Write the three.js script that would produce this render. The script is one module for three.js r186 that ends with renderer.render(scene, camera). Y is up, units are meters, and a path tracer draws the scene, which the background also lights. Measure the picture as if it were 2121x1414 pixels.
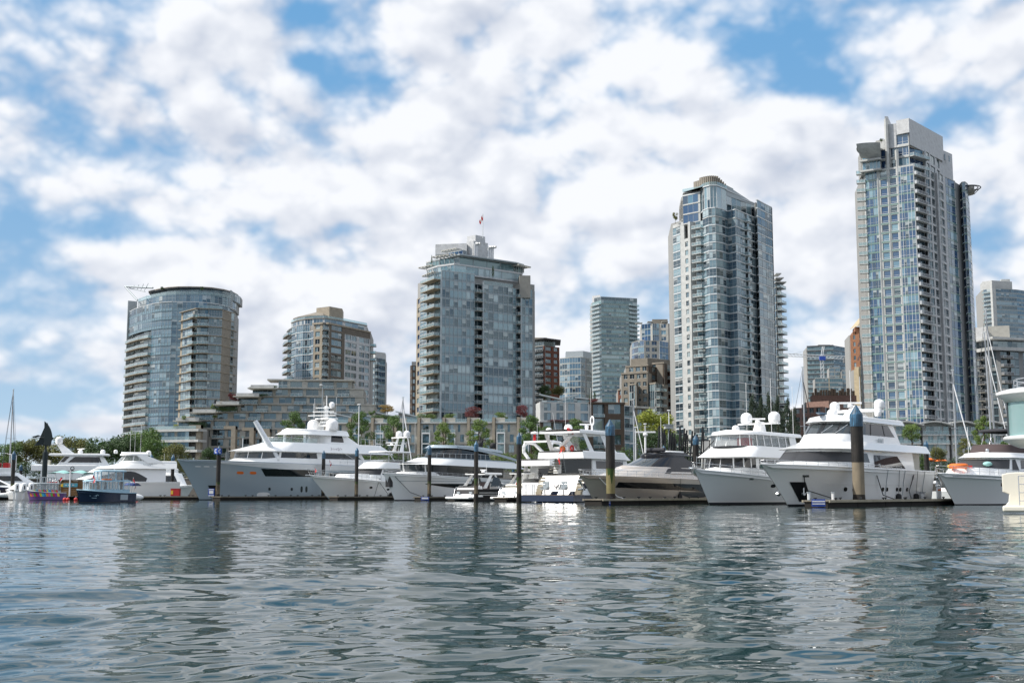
import * as THREE from 'three';
import { ImprovedNoise } from 'three/addons/math/ImprovedNoise.js';
import { mergeGeometries } from 'three/addons/utils/BufferGeometryUtils.js';
import { FontLoader } from 'three/addons/loaders/FontLoader.js';
import { TextGeometry } from 'three/addons/geometries/TextGeometry.js';
import { RoundedBoxGeometry } from 'three/addons/geometries/RoundedBoxGeometry.js';

// ---------------------------------------------------------------- camera (2121 x 1414 photograph, focal length 2500 px, horizon at y = 1020)
const F = 2500, CX = 1060.5, CY = 707, HOR = 1020, EYE = 1.0, TH = Math.atan((HOR - CY) / F);
const scene = new THREE.Scene();
const camera = new THREE.PerspectiveCamera(2 * Math.atan(CY / F) * 180 / Math.PI, 2121 / 1414, 0.1, 20000);
camera.position.set(0, EYE, 0);
camera.rotation.x = TH;
scene.add(camera);
const renderer = new THREE.WebGLRenderer({ antialias: true });
renderer.toneMapping = THREE.LinearToneMapping;
renderer.toneMappingExposure = 1.18;
renderer.shadowMap.enabled = true;

// ---------------------------------------------------------------- random numbers and noise
let seed = 12345;
function rnd() { seed = (seed * 1664525 + 1013904223) >>> 0; return seed / 4294967296; }
const rr = (a, b) => a + (b - a) * rnd();
const pick = (a) => a[Math.floor(rnd() * a.length)];
const clamp = (x, a = 0, b = 1) => Math.min(b, Math.max(a, x));
const sstep = (a, b, x) => { const t = clamp((x - a) / (b - a)); return t * t * (3 - 2 * t); };
const lerp = (a, b, t) => a + (b - a) * t;
const IN = new ImprovedNoise();
function fbm(x, y, z, oct) { let s = 0, a = 0.5, f = 1; for (let i = 0; i < oct; i++) { s += a * IN.noise(x * f + i * 17.3, y * f - i * 9.1, z + i * 5.7); a *= 0.5; f *= 2.03; } return s; }

// a pixel of the photograph gives a direction; the depth comes from what the thing stands on
function ray(px, py) {
  const x = (px - CX) / F, y = (CY - py) / F, fz = Math.cos(TH) - y * Math.sin(TH);
  return [x / fz, (y * Math.cos(TH) + Math.sin(TH)) / fz];
}
const at = (px, py, D) => { const r = ray(px, py); return new THREE.Vector3(r[0] * D, EYE + r[1] * D, -D); };
const yAt = (py, D) => EYE + ray(CX, py)[1] * D;
const C = (px, D, yref = 800) => { const r = ray(px, yref); return [r[0] * D, -D]; };

// ---------------------------------------------------------------- sky: air and broken cloud
{
  const W = 4096, Hh = 2048, data = new Float32Array(W * Hh * 4);
  // blue gaps of the photograph (centre x, y, radii, strength); positive = clearer
  const gaps = [[1590, 125, 160, 85, .52], [1480, 60, 90, 40, .16], [1745, 180, 120, 40, .22], [1290, 190, 70, 22, .2], [1240, 95, 60, 35, .14], [660, 130, 45, 26, .3], [610, 28, 60, 22, .22], [780, 165, 40, 16, .2], [920, 175, 34, 20, .22], [920, 262, 40, 16, .2],
    [60, 125, 50, 40, .16], [20, 400, 40, 50, .12], [90, 350, 40, 30, .14], [130, 470, 170, 28, .26], [280, 488, 120, 18, .2], [545, 480, 30, 32, .2], [725, 468, 50, 22, .26], [110, 830, 190, 40, .36], [40, 740, 120, 20, .1], [1650, 320, 34, 26, .22], [2030, 480, 60, 40, .16], [1960, 215, 120, 30, .16], [1100, 130, 40, 22, .12],
    [1350, 120, 100, 45, -.1], [1130, 60, 160, 60, -.16], [1900, 90, 170, 80, -.2], [330, 330, 240, 110, -.16], [850, 380, 240, 90, -.14], [1350, 300, 150, 90, -.12], [500, 90, 110, 60, -.14], [1700, 520, 200, 70, -.2], [700, 600, 400, 50, -.12], [120, 880, 200, 14, -.3], [1250, 500, 200, 100, -.1], [2060, 330, 90, 50, -.08]];
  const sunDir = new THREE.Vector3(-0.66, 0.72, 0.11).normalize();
  const f3 = (x, y, z, oct) => { let v = 0, am = 0.5, f = 1; for (let k = 0; k < oct; k++) { v += am * IN.noise(x * f + k * 17.3, y * f - k * 9.1, z * f + k * 5.7); am *= 0.52; f *= 2.07; } return v; };
  const dens = (x, y, z, oct) => { const X = x, Y = y, Z = z; let bl = 0, am = 0.5, f = 13; for (let k = 0; k < oct - 2; k++) { bl += am * (Math.abs(IN.noise(X * f + k * 3.1, Y * f - k * 7.7, Z * f + k)) - 0.22); am *= 0.55; f *= 2.1; } return f3(X * 8, Y * 8, Z * 8, oct) * 0.95 + 0.35 * IN.noise(X * 3, Y * 3 + 4, Z * 3) + bl * 1.0; };
  for (let j = Hh / 2; j < Hh; j++) {
    const el = ((j + 0.5) / Hh - 0.5) * Math.PI, dy = Math.sin(el), ch = Math.cos(el);
    for (let i = 0; i < W; i++) {
      const ph = ((i + 0.5) / W - 0.5) * 2 * Math.PI, dx = Math.cos(ph) * ch, dz = Math.sin(ph) * ch, o = (j * W + i) * 4;
      const fw = -dz * Math.cos(TH) + dy * Math.sin(TH), px = CX + F * dx / fw, py = CY - F * (dy * Math.cos(TH) + dz * Math.sin(TH)) / fw, seen = fw > 0.6 && px > -200 && px < 2321 && py > -200;
      if (!seen && ((i & 1) || (j & 1))) { const s = ((j & ~1) * W + (i & ~1)) * 4; for (let k = 0; k < 4; k++) data[o + k] = data[s + k]; continue; }   // coarser where it is only reflected
      const yv = dy * 1.3 + 0.12 * (1 - Math.exp(-dy * 9));
      let bias = 0.265;
      if (fw > 0.6) for (const g of gaps) { const ax = (px - g[0]) / g[2], ay = (py - g[1]) / g[3], e = ax * ax + ay * ay; if (e < 9) bias -= g[4] * 1.25 * Math.exp(-e * 0.7); }
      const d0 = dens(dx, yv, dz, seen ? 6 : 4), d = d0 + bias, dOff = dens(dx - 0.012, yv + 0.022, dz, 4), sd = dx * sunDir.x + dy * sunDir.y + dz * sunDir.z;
      const al = sstep(-0.22, 0.36, d), thick = sstep(0.1, 0.75, d);
      const shade = clamp(0.27 + 1.9 * (dOff - d0) + thick * 0.2 - 0.7 * f3(dx * 3.4, yv * 3.4, dz * 3.4 + 7, 2));
      let cr = lerp(0.82, 0.5, shade), cg = lerp(0.835, 0.545, shade), cb = lerp(0.87, 0.64, shade);
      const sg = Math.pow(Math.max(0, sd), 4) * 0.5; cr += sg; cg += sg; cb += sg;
      const up = 1 - Math.exp(-dy * 5.6), a2 = al * lerp(0.86, 0.985, sstep(0.05, 0.35, d));
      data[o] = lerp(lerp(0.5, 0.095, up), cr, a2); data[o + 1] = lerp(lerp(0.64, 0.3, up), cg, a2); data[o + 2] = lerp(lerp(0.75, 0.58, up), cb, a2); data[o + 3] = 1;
    }
  }
  for (let j = 0; j < Hh / 2; j++) for (let i = 0; i < W; i++) { const o = (j * W + i) * 4; data[o] = 0.1; data[o + 1] = 0.13; data[o + 2] = 0.13; data[o + 3] = 1; }
  const t = new THREE.DataTexture(data, W, Hh, THREE.RGBAFormat, THREE.FloatType);
  t.mapping = THREE.EquirectangularReflectionMapping; t.magFilter = THREE.LinearFilter; t.minFilter = THREE.LinearFilter; t.needsUpdate = true;
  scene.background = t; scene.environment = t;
}
// the sun: high, from the port side of the view
const sun = new THREE.DirectionalLight(new THREE.Color(1, 0.95, 0.87), 4.3);
sun.position.set(-66, 72, -95); sun.target.position.set(0, 0, -106); sun.name = 'sun';
sun.castShadow = true; sun.shadow.mapSize.set(4096, 4096);
Object.assign(sun.shadow.camera, { left: -320, right: 320, top: 320, bottom: -320, near: -600, far: 900 });
scene.add(sun, sun.target);

// ---------------------------------------------------------------- textures
function tex(size, fn, srgb, rep = 1) {
  const d = new Uint8Array(size * size * 4);
  for (let j = 0; j < size; j++) for (let i = 0; i < size; i++) { const c = fn(i / size, j / size), o = (j * size + i) * 4; for (let k = 0; k < 3; k++) d[o + k] = clamp(c[k] ?? c[0]) * 255; d[o + 3] = 255; }
  const t = new THREE.DataTexture(d, size, size); t.wrapS = t.wrapT = THREE.RepeatWrapping; t.magFilter = THREE.LinearFilter; t.minFilter = THREE.LinearMipmapLinearFilter; t.generateMipmaps = true;
  if (srgb) t.colorSpace = THREE.SRGBColorSpace; t.repeat.set(rep, rep); t.needsUpdate = true; return t;
}
// tileable noise on a torus-like blend
function tn(u, v, f, z, oct = 4) { const a = fbm(u * f, v * f, z, oct), b = fbm((u - 1) * f, v * f, z, oct), c = fbm(u * f, (v - 1) * f, z, oct), d = fbm((u - 1) * f, (v - 1) * f, z, oct); return lerp(lerp(a, b, u), lerp(c, d, u), v); }
const grainTex = tex(256, (u, v) => { const n = 0.86 + 0.22 * tn(u, v, 6, 1.3) + 0.14 * tn(u, v, 40, 2.2, 2); return [n, n, n]; }, true, 1 / 6);
const streakTex = tex(256, (u, v) => { const n = 0.85 + 0.2 * tn(u, v, 5, 5.3) + 0.2 * tn(u * 1, v, 24, 7.2, 3) * (0.5 + 0.5 * Math.sin(u * 60)); return [n, n, n * 0.99]; }, true, 1 / 9);
const woodTex = tex(256, (u, v) => { const n = 0.72 + 0.35 * fbm(u * 4, v * 60, 3.3, 3) + 0.18 * tn(u, v, 8, 4.1); return [n, n * 0.98, n * 0.95]; }, true, 1 / 2);
const brickTex = tex(256, (u, v) => { const n = 0.82 + 0.25 * tn(u, v, 30, 8.3, 2) + 0.2 * tn(u, v, 5, 9.2); return [n, n * 0.97, n * 0.94]; }, true, 1 / 4);

const pileTex = tex(512, (u, v) => { const st = fbm(u * 22, v * 1.6, 2.1, 4), bl = tn(u, v, 9, 3.7, 5), gu = sstep(0.16, 0.3, fbm(u * 14 + 5, v * 3, 6.6, 4)) * 0.5; const n = clamp(0.62 + 0.5 * st + 0.55 * bl, 0.18, 1); return [n + gu * 0.5, n * 0.97 + gu * 0.5, n * 0.93 + gu * 0.46]; }, true);
const lin = (r, g, b) => new THREE.Color().setRGB(r, g, b);
const std = (r, g, b, rough = 0.7, o = {}) => new THREE.MeshStandardMaterial({ color: lin(r, g, b), roughness: rough, ...o });
const phy = (r, g, b, rough, o = {}) => new THREE.MeshPhysicalMaterial({ color: lin(r, g, b), roughness: rough, ...o });
const M = {
  white: phy(0.88, 0.88, 0.87, 0.24, { clearcoat: 0.5, clearcoatRoughness: 0.06 }), cream: phy(0.72, 0.68, 0.58, 0.3, { clearcoat: 0.5, clearcoatRoughness: 0.08 }), greyHull: phy(0.35, 0.42, 0.47, 0.25, { clearcoat: 0.7, clearcoatRoughness: 0.05 }), paleHull: phy(0.74, 0.76, 0.78, 0.22, { clearcoat: 0.8, clearcoatRoughness: 0.05 }),
  silver: phy(0.56, 0.5, 0.44, 0.22, { metalness: 0.35, clearcoat: 0.8, clearcoatRoughness: 0.05 }), navy: phy(0.008, 0.018, 0.05, 0.18, { clearcoat: 0.7, clearcoatRoughness: 0.04 }), black: std(0.012, 0.012, 0.014, 0.4), rubber: std(0.015, 0.015, 0.017, 0.75), anti: std(0.02, 0.022, 0.026, 0.6),
  dkGlass: phy(0.01, 0.012, 0.014, 0.03, { ior: 1.6 }), midGlass: phy(0.04, 0.05, 0.055, 0.03, { ior: 1.7 }), mesh: std(0.035, 0.036, 0.04, 0.55), steel: std(0.6, 0.61, 0.62, 0.25, { metalness: 0.9 }), alu: std(0.5, 0.51, 0.52, 0.4, { metalness: 0.7 }), dome: phy(0.8, 0.8, 0.8, 0.35), teak: std(0.32, 0.2, 0.11, 0.6, { map: woodTex }),
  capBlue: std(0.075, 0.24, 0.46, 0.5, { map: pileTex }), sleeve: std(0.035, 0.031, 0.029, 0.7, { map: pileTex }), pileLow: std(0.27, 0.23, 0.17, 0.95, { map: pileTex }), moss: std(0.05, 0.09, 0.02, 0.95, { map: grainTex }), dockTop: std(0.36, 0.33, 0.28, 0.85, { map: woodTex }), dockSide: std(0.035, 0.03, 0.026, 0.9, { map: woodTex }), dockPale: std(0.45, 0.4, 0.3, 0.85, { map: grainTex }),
  red: std(0.5, 0.02, 0.02, 0.5), flagRed: std(0.55, 0.02, 0.025, 0.8), flagWhite: std(0.75, 0.74, 0.73, 0.8), orange: std(0.75, 0.16, 0.02, 0.6), yellow: std(0.75, 0.5, 0.04, 0.6), signBlue: std(0.02, 0.07, 0.36, 0.5), paleBlue: std(0.35, 0.52, 0.62, 0.5), teal: std(0.3, 0.55, 0.52, 0.7), purple: std(0.12, 0.06, 0.2, 0.45), woodPanel: std(0.33, 0.16, 0.035, 0.6, { map: woodTex }), green: std(0.03, 0.16, 0.06, 0.7),
  canvas: std(0.035, 0.035, 0.042, 0.9), whiteCanvas: std(0.75, 0.75, 0.76, 0.85), brownCanvas: std(0.07, 0.05, 0.05, 0.9), clear: phy(0.9, 0.92, 0.93, 0.06, { transmission: 0.85, thickness: 0, ior: 1.45 }), aqua: phy(0.45, 0.68, 0.68, 0.04, { transmission: 0.55, thickness: 0, ior: 1.5 }), darkSteel: std(0.02, 0.022, 0.025, 0.55, { metalness: 0.3 }), vane: std(0.012, 0.022, 0.024, 0.5, { metalness: 0.3 }),
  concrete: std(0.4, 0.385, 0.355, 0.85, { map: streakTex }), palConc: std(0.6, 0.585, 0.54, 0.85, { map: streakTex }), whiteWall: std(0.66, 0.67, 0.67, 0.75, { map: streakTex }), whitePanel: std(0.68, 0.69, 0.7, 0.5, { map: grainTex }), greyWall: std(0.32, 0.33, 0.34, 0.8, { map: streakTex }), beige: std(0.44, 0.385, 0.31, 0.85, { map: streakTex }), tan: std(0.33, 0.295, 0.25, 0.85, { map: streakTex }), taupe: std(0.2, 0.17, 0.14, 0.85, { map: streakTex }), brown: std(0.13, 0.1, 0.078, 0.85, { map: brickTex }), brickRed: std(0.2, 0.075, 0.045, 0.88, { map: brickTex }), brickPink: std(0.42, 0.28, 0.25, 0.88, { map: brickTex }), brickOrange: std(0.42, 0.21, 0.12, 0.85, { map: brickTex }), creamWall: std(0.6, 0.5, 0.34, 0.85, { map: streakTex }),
  core: std(0.3, 0.3, 0.29, 0.9), trimGrey: std(0.36, 0.4, 0.42, 0.5, { metalness: 0.2 }), trimWhite: std(0.62, 0.64, 0.65, 0.5), trimDark: std(0.06, 0.07, 0.08, 0.5), spandBlue: phy(0.11, 0.2, 0.25, 0.12, { ior: 1.9 }), spandGrey: phy(0.17, 0.24, 0.275, 0.15, { ior: 1.8 }), spandGreen: phy(0.13, 0.22, 0.2, 0.12, { ior: 1.8 }), darkRoof: std(0.1, 0.105, 0.11, 0.8, { map: grainTex }), railGlass: phy(0.72, 0.83, 0.85, 0.04, { transmission: 0.85, thickness: 0, ior: 1.5 }),
  bark: std(0.09, 0.065, 0.045, 0.95), land: std(0.22, 0.21, 0.19, 0.95, { map: grainTex }), stone: std(0.17, 0.155, 0.135, 0.95, { map: grainTex }),
};

// ---------------------------------------------------------------- building blocks
const used = {};
function numbered(n) { const k = used[n] = (used[n] ?? -1) + 1; return k ? n + '_' + String(k).padStart(3, '0') : n; }
function tag(o, label, category, group, kind) { if (label) o.userData.label = label; if (category) o.userData.category = category; if (group) o.userData.group = group; if (kind) o.userData.kind = kind; return o; }
function thing(name, label, category, pos = [0, 0, 0], turn = 0, group) { const g = new THREE.Group(); g.name = numbered(name); g.position.set(...pos); g.rotation.y = turn; scene.add(g); return tag(g, label, category, group); }
function shadow(m) { m.castShadow = m.receiveShadow = true; return m; }
class MB {                                            // collects faces, builds one named mesh
  constructor() { this.p = []; this.n = []; this.u = []; this.c = []; this.i = []; }
  get empty() { return !this.i.length; }
  quad(a, b, c, d, col) {
    const ux = b[0] - a[0], uy = b[1] - a[1], uz = b[2] - a[2], vx = d[0] - a[0], vy = d[1] - a[1], vz = d[2] - a[2];
    let nx = uy * vz - uz * vy, ny = uz * vx - ux * vz, nz = ux * vy - uy * vx; const l = Math.hypot(nx, ny, nz) || 1; nx /= l; ny /= l; nz /= l;
    const w = Math.hypot(ux, uy, uz), h = Math.hypot(vx, vy, vz), o = this.p.length / 3, s = a[0] * 0.7 + a[2] * 0.7, t = a[1];
    this.p.push(...a, ...b, ...c, ...d); for (let k = 0; k < 4; k++) this.n.push(nx, ny, nz);
    this.u.push(s, t, s + w, t, s + w, t + h, s, t + h); if (col) for (let k = 0; k < 4; k++) this.c.push(...col);
    this.i.push(o, o + 1, o + 2, o, o + 2, o + 3); return this;
  }
  fbox(f, x0, x1, y0, y1, z0, z1, col) {               // box in a wall frame f = {o:[x,z], d:[dx,dz], n:[nx,nz]}
    const P = (x, y, z) => [f.o[0] + f.d[0] * x + f.n[0] * z, y, f.o[1] + f.d[1] * x + f.n[1] * z];
    const a = P(x0, y0, z1), b = P(x1, y0, z1), c = P(x1, y1, z1), d = P(x0, y1, z1), e = P(x0, y0, z0), g = P(x1, y0, z0), h = P(x1, y1, z0), k = P(x0, y1, z0);
    this.quad(a, b, c, d, col).quad(b, g, h, c, col).quad(g, e, k, h, col).quad(e, a, d, k, col).quad(d, c, h, k, col).quad(e, g, b, a, col); return this;
  }
  box(cx, cy, cz, w, h, d, turn = 0, col) { const cs = Math.cos(turn), sn = Math.sin(turn); return this.fbox({ o: [cx, cz], d: [cs, -sn], n: [sn, cs] }, -w / 2, w / 2, cy - h / 2, cy + h / 2, -d / 2, d / 2, col); }
  prism(pts, y0, y1) {                                 // convex footprint, points run left to right along the front then round the back
    const n = pts.length; for (let k = 0; k < n; k++) { const a = pts[k], b = pts[(k + 1) % n]; this.quad([a[0], y0, a[1]], [b[0], y0, b[1]], [b[0], y1, b[1]], [a[0], y1, a[1]]); }
    for (let k = 1; k < n - 1; k++) { const a = pts[0], b = pts[k], c = pts[k + 1]; this.quad([a[0], y1, a[1]], [b[0], y1, b[1]], [c[0], y1, c[1]], [c[0], y1, c[1]]); this.quad([a[0], y0, a[1]], [c[0], y0, c[1]], [b[0], y0, b[1]], [b[0], y0, b[1]]); }
    return this;
  }
  geo(g, m) {
    if (m) g = g.clone().applyMatrix4(m); const o = this.p.length / 3, p = g.attributes.position, n = g.attributes.normal, u = g.attributes.uv;
    for (let k = 0; k < p.count; k++) { this.p.push(p.getX(k), p.getY(k), p.getZ(k)); this.n.push(n.getX(k), n.getY(k), n.getZ(k)); this.u.push(u ? u.getX(k) : 0, u ? u.getY(k) : 0); if (this.c.length) this.c.push(1, 1, 1); }
    if (g.index) for (let k = 0; k < g.index.count; k++) this.i.push(o + g.index.getX(k)); else for (let k = 0; k < p.count; k++) this.i.push(o + k); return this;
  }
  grid(fn, nu, nv, flip) {                             // smooth surface fn(u, v) -> [x, y, z]
    const g = new THREE.BufferGeometry(), p = [], uv = [], ix = [];
    for (let j = 0; j <= nv; j++) for (let i = 0; i <= nu; i++) { const q = fn(i / nu, j / nv); p.push(...q); uv.push(q[0] * 0.7 + q[2] * 0.7, q[1]); }
    for (let j = 0; j < nv; j++) for (let i = 0; i < nu; i++) { const a = j * (nu + 1) + i, b = a + 1, c = a + nu + 2, d = a + nu + 1; if (flip) ix.push(a, c, b, a, d, c); else ix.push(a, b, c, a, c, d); }
    g.setAttribute('position', new THREE.Float32BufferAttribute(p, 3)); g.setAttribute('uv', new THREE.Float32BufferAttribute(uv, 2)); g.setIndex(ix); g.computeVertexNormals(); return this.geo(g);
  }
  tube(pts, r, seg = 6, r1) {                          // straight pieces between points
    for (let k = 0; k < pts.length - 1; k++) {
      const a = new THREE.Vector3(...pts[k]), b = new THREE.Vector3(...pts[k + 1]), d = b.clone().sub(a), l = d.length(); if (l < 1e-4) continue;
      const ra = r1 === undefined ? r : lerp(r, r1, k / (pts.length - 1)), rb = r1 === undefined ? r : lerp(r, r1, (k + 1) / (pts.length - 1));
      const g = new THREE.CylinderGeometry(rb, ra, l, seg, 1), m = new THREE.Matrix4().compose(a.add(b).multiplyScalar(0.5), new THREE.Quaternion().setFromUnitVectors(new THREE.Vector3(0, 1, 0), d.normalize()), new THREE.Vector3(1, 1, 1)); this.geo(g, m);
    } return this;
  }
  lathe(prof, x, y, z, seg = 14, m) { const g = new THREE.LatheGeometry(prof.map((q) => new THREE.Vector2(q[0], q[1])), seg); return this.geo(g, new THREE.Matrix4().makeTranslation(x, y, z).multiply(m ?? new THREE.Matrix4())); }
  build(name, mat, parent, o) {
    const g = new THREE.BufferGeometry(); let p = this.p; if (o) { p = p.slice(); for (let k = 0; k < p.length; k += 3) { p[k] -= o[0]; p[k + 1] -= o[1]; p[k + 2] -= o[2]; } }
    g.setAttribute('position', new THREE.Float32BufferAttribute(p, 3)); g.setAttribute('normal', new THREE.Float32BufferAttribute(this.n, 3)); g.setAttribute('uv', new THREE.Float32BufferAttribute(this.u, 2));
    if (this.c.length === this.p.length) g.setAttribute('color', new THREE.Float32BufferAttribute(this.c, 3)); g.setIndex(this.i);
    const m = shadow(new THREE.Mesh(g, mat)); m.name = name; (parent ?? scene).add(m); return m;
  }
}
const frame = (a, b) => { const dx = b[0] - a[0], dz = b[1] - a[1], l = Math.hypot(dx, dz); return { o: a, d: [dx / l, dz / l], n: [-dz / l, dx / l], l, turn: Math.atan2(-dz, dx) }; };

// ---------------------------------------------------------------- water: one sheet, waves as real relief, finest where the view is close
const waves = [];
{
  for (let k = 0; k < 72; k++) {
    const t = k / 71, L = 0.11 * Math.pow(3.2 / 0.11, t), ang = (rnd() + rnd() - 1) * 1.75 + 0.12;
    waves.push([2 * Math.PI / L, Math.sin(ang), Math.cos(ang), rnd() * 6.28, L, (L < 0.16 ? 0.009 : L < 0.45 ? 0.0175 : L < 1.3 ? 0.0125 : 0.0055) * rr(0.6, 1.3)]);
  }
}
function waveH(x, z, cell) {
  let h = 0; const pt = clamp(0.62 + 1.1 * IN.noise(x * 0.11, z * 0.07, 3.3) + 0.6 * IN.noise(x * 0.3, z * 0.2, 8.1), 0.25, 1.5), wx = x + 0.16 * Math.sin(z * 1.1 + x * 0.4), wz = z + 0.16 * Math.sin(x * 0.9 - z * 0.3);
  for (const w of waves) { const k = w[4] / cell; if (k < 2.5) continue; const s = Math.sin(w[0] * (w[1] * wx + w[2] * wz) + w[3]); h += (w[4] < 0.6 ? pt : 1) * (k < 5 ? (k - 2.5) / 2.5 : 1) * w[5] * w[4] / 6.283 * (s + 0.25 * s * s); }
  // a passing boat's wake: a few longer crests running obliquely
  const q = (x * 0.55 + z * 0.83) + 11.5, e = Math.exp(-q * q / 7); if (cell < 0.6) h += 0.04 * e * Math.sin(q * 2.6 + x * 0.25) * clamp((r2(x, z) - 4) / 8);
  return h;
}
const r2 = (x, z) => Math.hypot(x, z);
{
  const A = [], R = [], fine = 0.62;
  for (let k = 0; k <= 760; k++) A.push(-fine + 2 * fine * k / 760);
  for (let k = 1; k <= 60; k++) A.push(fine + (2 * Math.PI - 2 * fine) * k / 60);
  for (let r = 0.4; r < 3; r *= 1.15) R.push(r);
  for (let k = 0; k <= 880; k++) R.push(3 * Math.pow(130 / 3, k / 880));
  for (let r = 150; r < 9000; r *= 1.3) R.push(r);
  const p = [], uv = [], ix = [], na = A.length, zc = 2.0;
  for (let j = 0; j < R.length; j++) for (let i = 0; i < na; i++) {
    const a = A[i], r = R[j], x = Math.sin(a) * r, z = zc - Math.cos(a) * r, cell = Math.max(j ? r - R[j - 1] : 0.2, i <= 760 ? r * 0.0017 : r * 0.08);
    const far = r > 135 || i >= 760 || i === 0 || j < 1; p.push(x, far ? 0 : waveH(x, z, Math.max(cell, 0.03)), z); uv.push(x / 11, z / 11);
  }
  for (let j = 0; j < R.length - 1; j++) for (let i = 0; i < na - 1; i++) { const a = j * na + i, b = a + 1, c = a + na + 1, d = a + na; ix.push(a, c, b, a, d, c).length; }
  const g = new THREE.BufferGeometry(); g.setAttribute('position', new THREE.Float32BufferAttribute(p, 3)); g.setAttribute('uv', new THREE.Float32BufferAttribute(uv, 2)); g.setIndex(ix); g.computeVertexNormals();
  if (g.attributes.normal.getY(200000) < 0) { const ar = g.index.array; for (let k = 0; k < ar.length; k += 3) { const t = ar[k]; ar[k] = ar[k + 1]; ar[k + 1] = t; } g.computeVertexNormals(); }
  const comps = []; for (let k = 0; k < 46; k++) { const L = 0.16 * Math.pow(1.3 / 0.16, k / 45), ang = (rnd() + rnd() - 1) * 1.5, n = 11 / L; comps.push([Math.round(Math.sin(ang) * n), Math.round(Math.cos(ang) * n), rnd() * 6.28, L]); }
  const S = 1024, hd = new Float32Array(S * S); let mx = 0;
  for (const c of comps) for (let j = 0; j < S; j++) for (let i = 0; i < S; i++) hd[j * S + i] += c[3] * Math.sin(6.28318 * (c[0] * i + c[1] * j) / S + c[2]);
  for (const v of hd) mx = Math.max(mx, Math.abs(v));
  const bump = tex(S, (u, v) => { const t = hd[Math.round(v * S) % S * S + Math.round(u * S) % S] / mx * 0.5 + 0.5; return [t, t, t]; }, false);
  const m = shadow(new THREE.Mesh(g, phy(0.008, 0.027, 0.026, 0.02, { ior: 1.33, specularIntensity: 0.64, bumpMap: bump, bumpScale: 0.015 }))); m.name = 'water'; tag(m, 'dark green rippled harbour water', 'water', null, 'structure'); scene.add(m);
}
// ---------------------------------------------------------------- land behind the marina, with its stone seawall
const GY = 4.5;
{
  const sh = [[-420, -330], [-120, -322], [-60, -305], [120, -300], [420, -300]];
  const mb = new MB(); for (let k = 0; k < sh.length - 1; k++) { const a = sh[k], b = sh[k + 1]; mb.quad([a[0], GY, a[1]], [b[0], GY, b[1]], [b[0] * 6, GY, -4000], [a[0] * 6, GY, -4000]); }
  tag(mb.build('land', M.land), 'paved city ground behind the seawall', 'ground', null, 'structure');
  const wl = thing('seawall', 'long grey stone seawall behind the moored boats', 'wall', [0, 0, -310]);
  const bm = new MB(); for (let k = 0; k < sh.length - 1; k++) bm.fbox(frame(sh[k], sh[k + 1]), 0, frame(sh[k], sh[k + 1]).l, -2, GY - 0.01, -1.2, 0); bm.build('wall', M.stone, wl, [0, 0, -310]);
  const cp = new MB(); for (let k = 0; k < sh.length - 1; k++) cp.fbox(frame(sh[k], sh[k + 1]), 0, frame(sh[k], sh[k + 1]).l, GY, GY + 0.3, -0.9, 0.15); cp.build('coping', M.concrete, wl, [0, 0, -310]);
  const rl = new MB(); for (let k = 0; k < sh.length - 1; k++) { const f = frame(sh[k], sh[k + 1]); for (const y of [0.7, 1.35]) rl.fbox(f, 0, f.l, GY + y, GY + y + 0.06, -0.4, -0.34); for (let x = 0; x < f.l; x += 2) rl.fbox(f, x, x + 0.06, GY + 0.3, GY + 1.35, -0.41, -0.33); } rl.build('railing', M.trimGrey, wl, [0, 0, -310]);
}

// ---------------------------------------------------------------- facades
const glassMats = {};
const glassMat = (c) => glassMats[c.join()] ??= phy(c[0], c[1], c[2], 0.035, { ior: 2.15, specularColor: lin(0.72, 0.93, 1) });  // cyan specular tint: tinted glass, plus blue sky reflection put into the colour
const glassVC = phy(1, 1, 1, 0.035, { ior: 2.15, specularColor: lin(0.72, 0.93, 1), vertexColors: true });
const PAL = {                                           // panes: room or blind colour behind the glass, reflected sky blue painted in, and how common
  mix: [[.045, .075, .095, 4], [.09, .14, .165, 4], [.18, .25, .275, 3], [.32, .38, .4, 2], [.016, .024, .032, 4]],
  pale: [[.13, .2, .235, 4], [.21, .3, .335, 4], [.08, .13, .165, 4], [.36, .43, .45, 2], [.02, .032, .045, 3]],
  blue: [[.02, .05, .13, 6], [.03, .075, .16, 4], [.1, .19, .26, 2], [.2, .31, .36, 1.5], [.012, .025, .065, 4]],
  teal: [[.05, .1, .11, 4], [.1, .17, .18, 4], [.17, .26, .26, 3], [.03, .055, .065, 3], [.3, .36, .36, 1]],
  dark: [[.02, .028, .034, 4], [.045, .06, .07, 3], [.1, .13, .14, 2], [.22, .25, .26, 1]],
  steel: [[.07, .12, .17, 4], [.12, .18, .23, 3], [.04, .07, .11, 3], [.2, .27, .31, 2], [.02, .03, .045, 1]],
};
function palPick(p) { let t = 0; for (const c of p) t += c[3]; let r = rnd() * t; for (const c of p) { r -= c[3]; if (r <= 0) return c; } return p[0]; }
const unitBox = new THREE.BoxGeometry(1, 1, 1);
const balcGeo = {};
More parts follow.
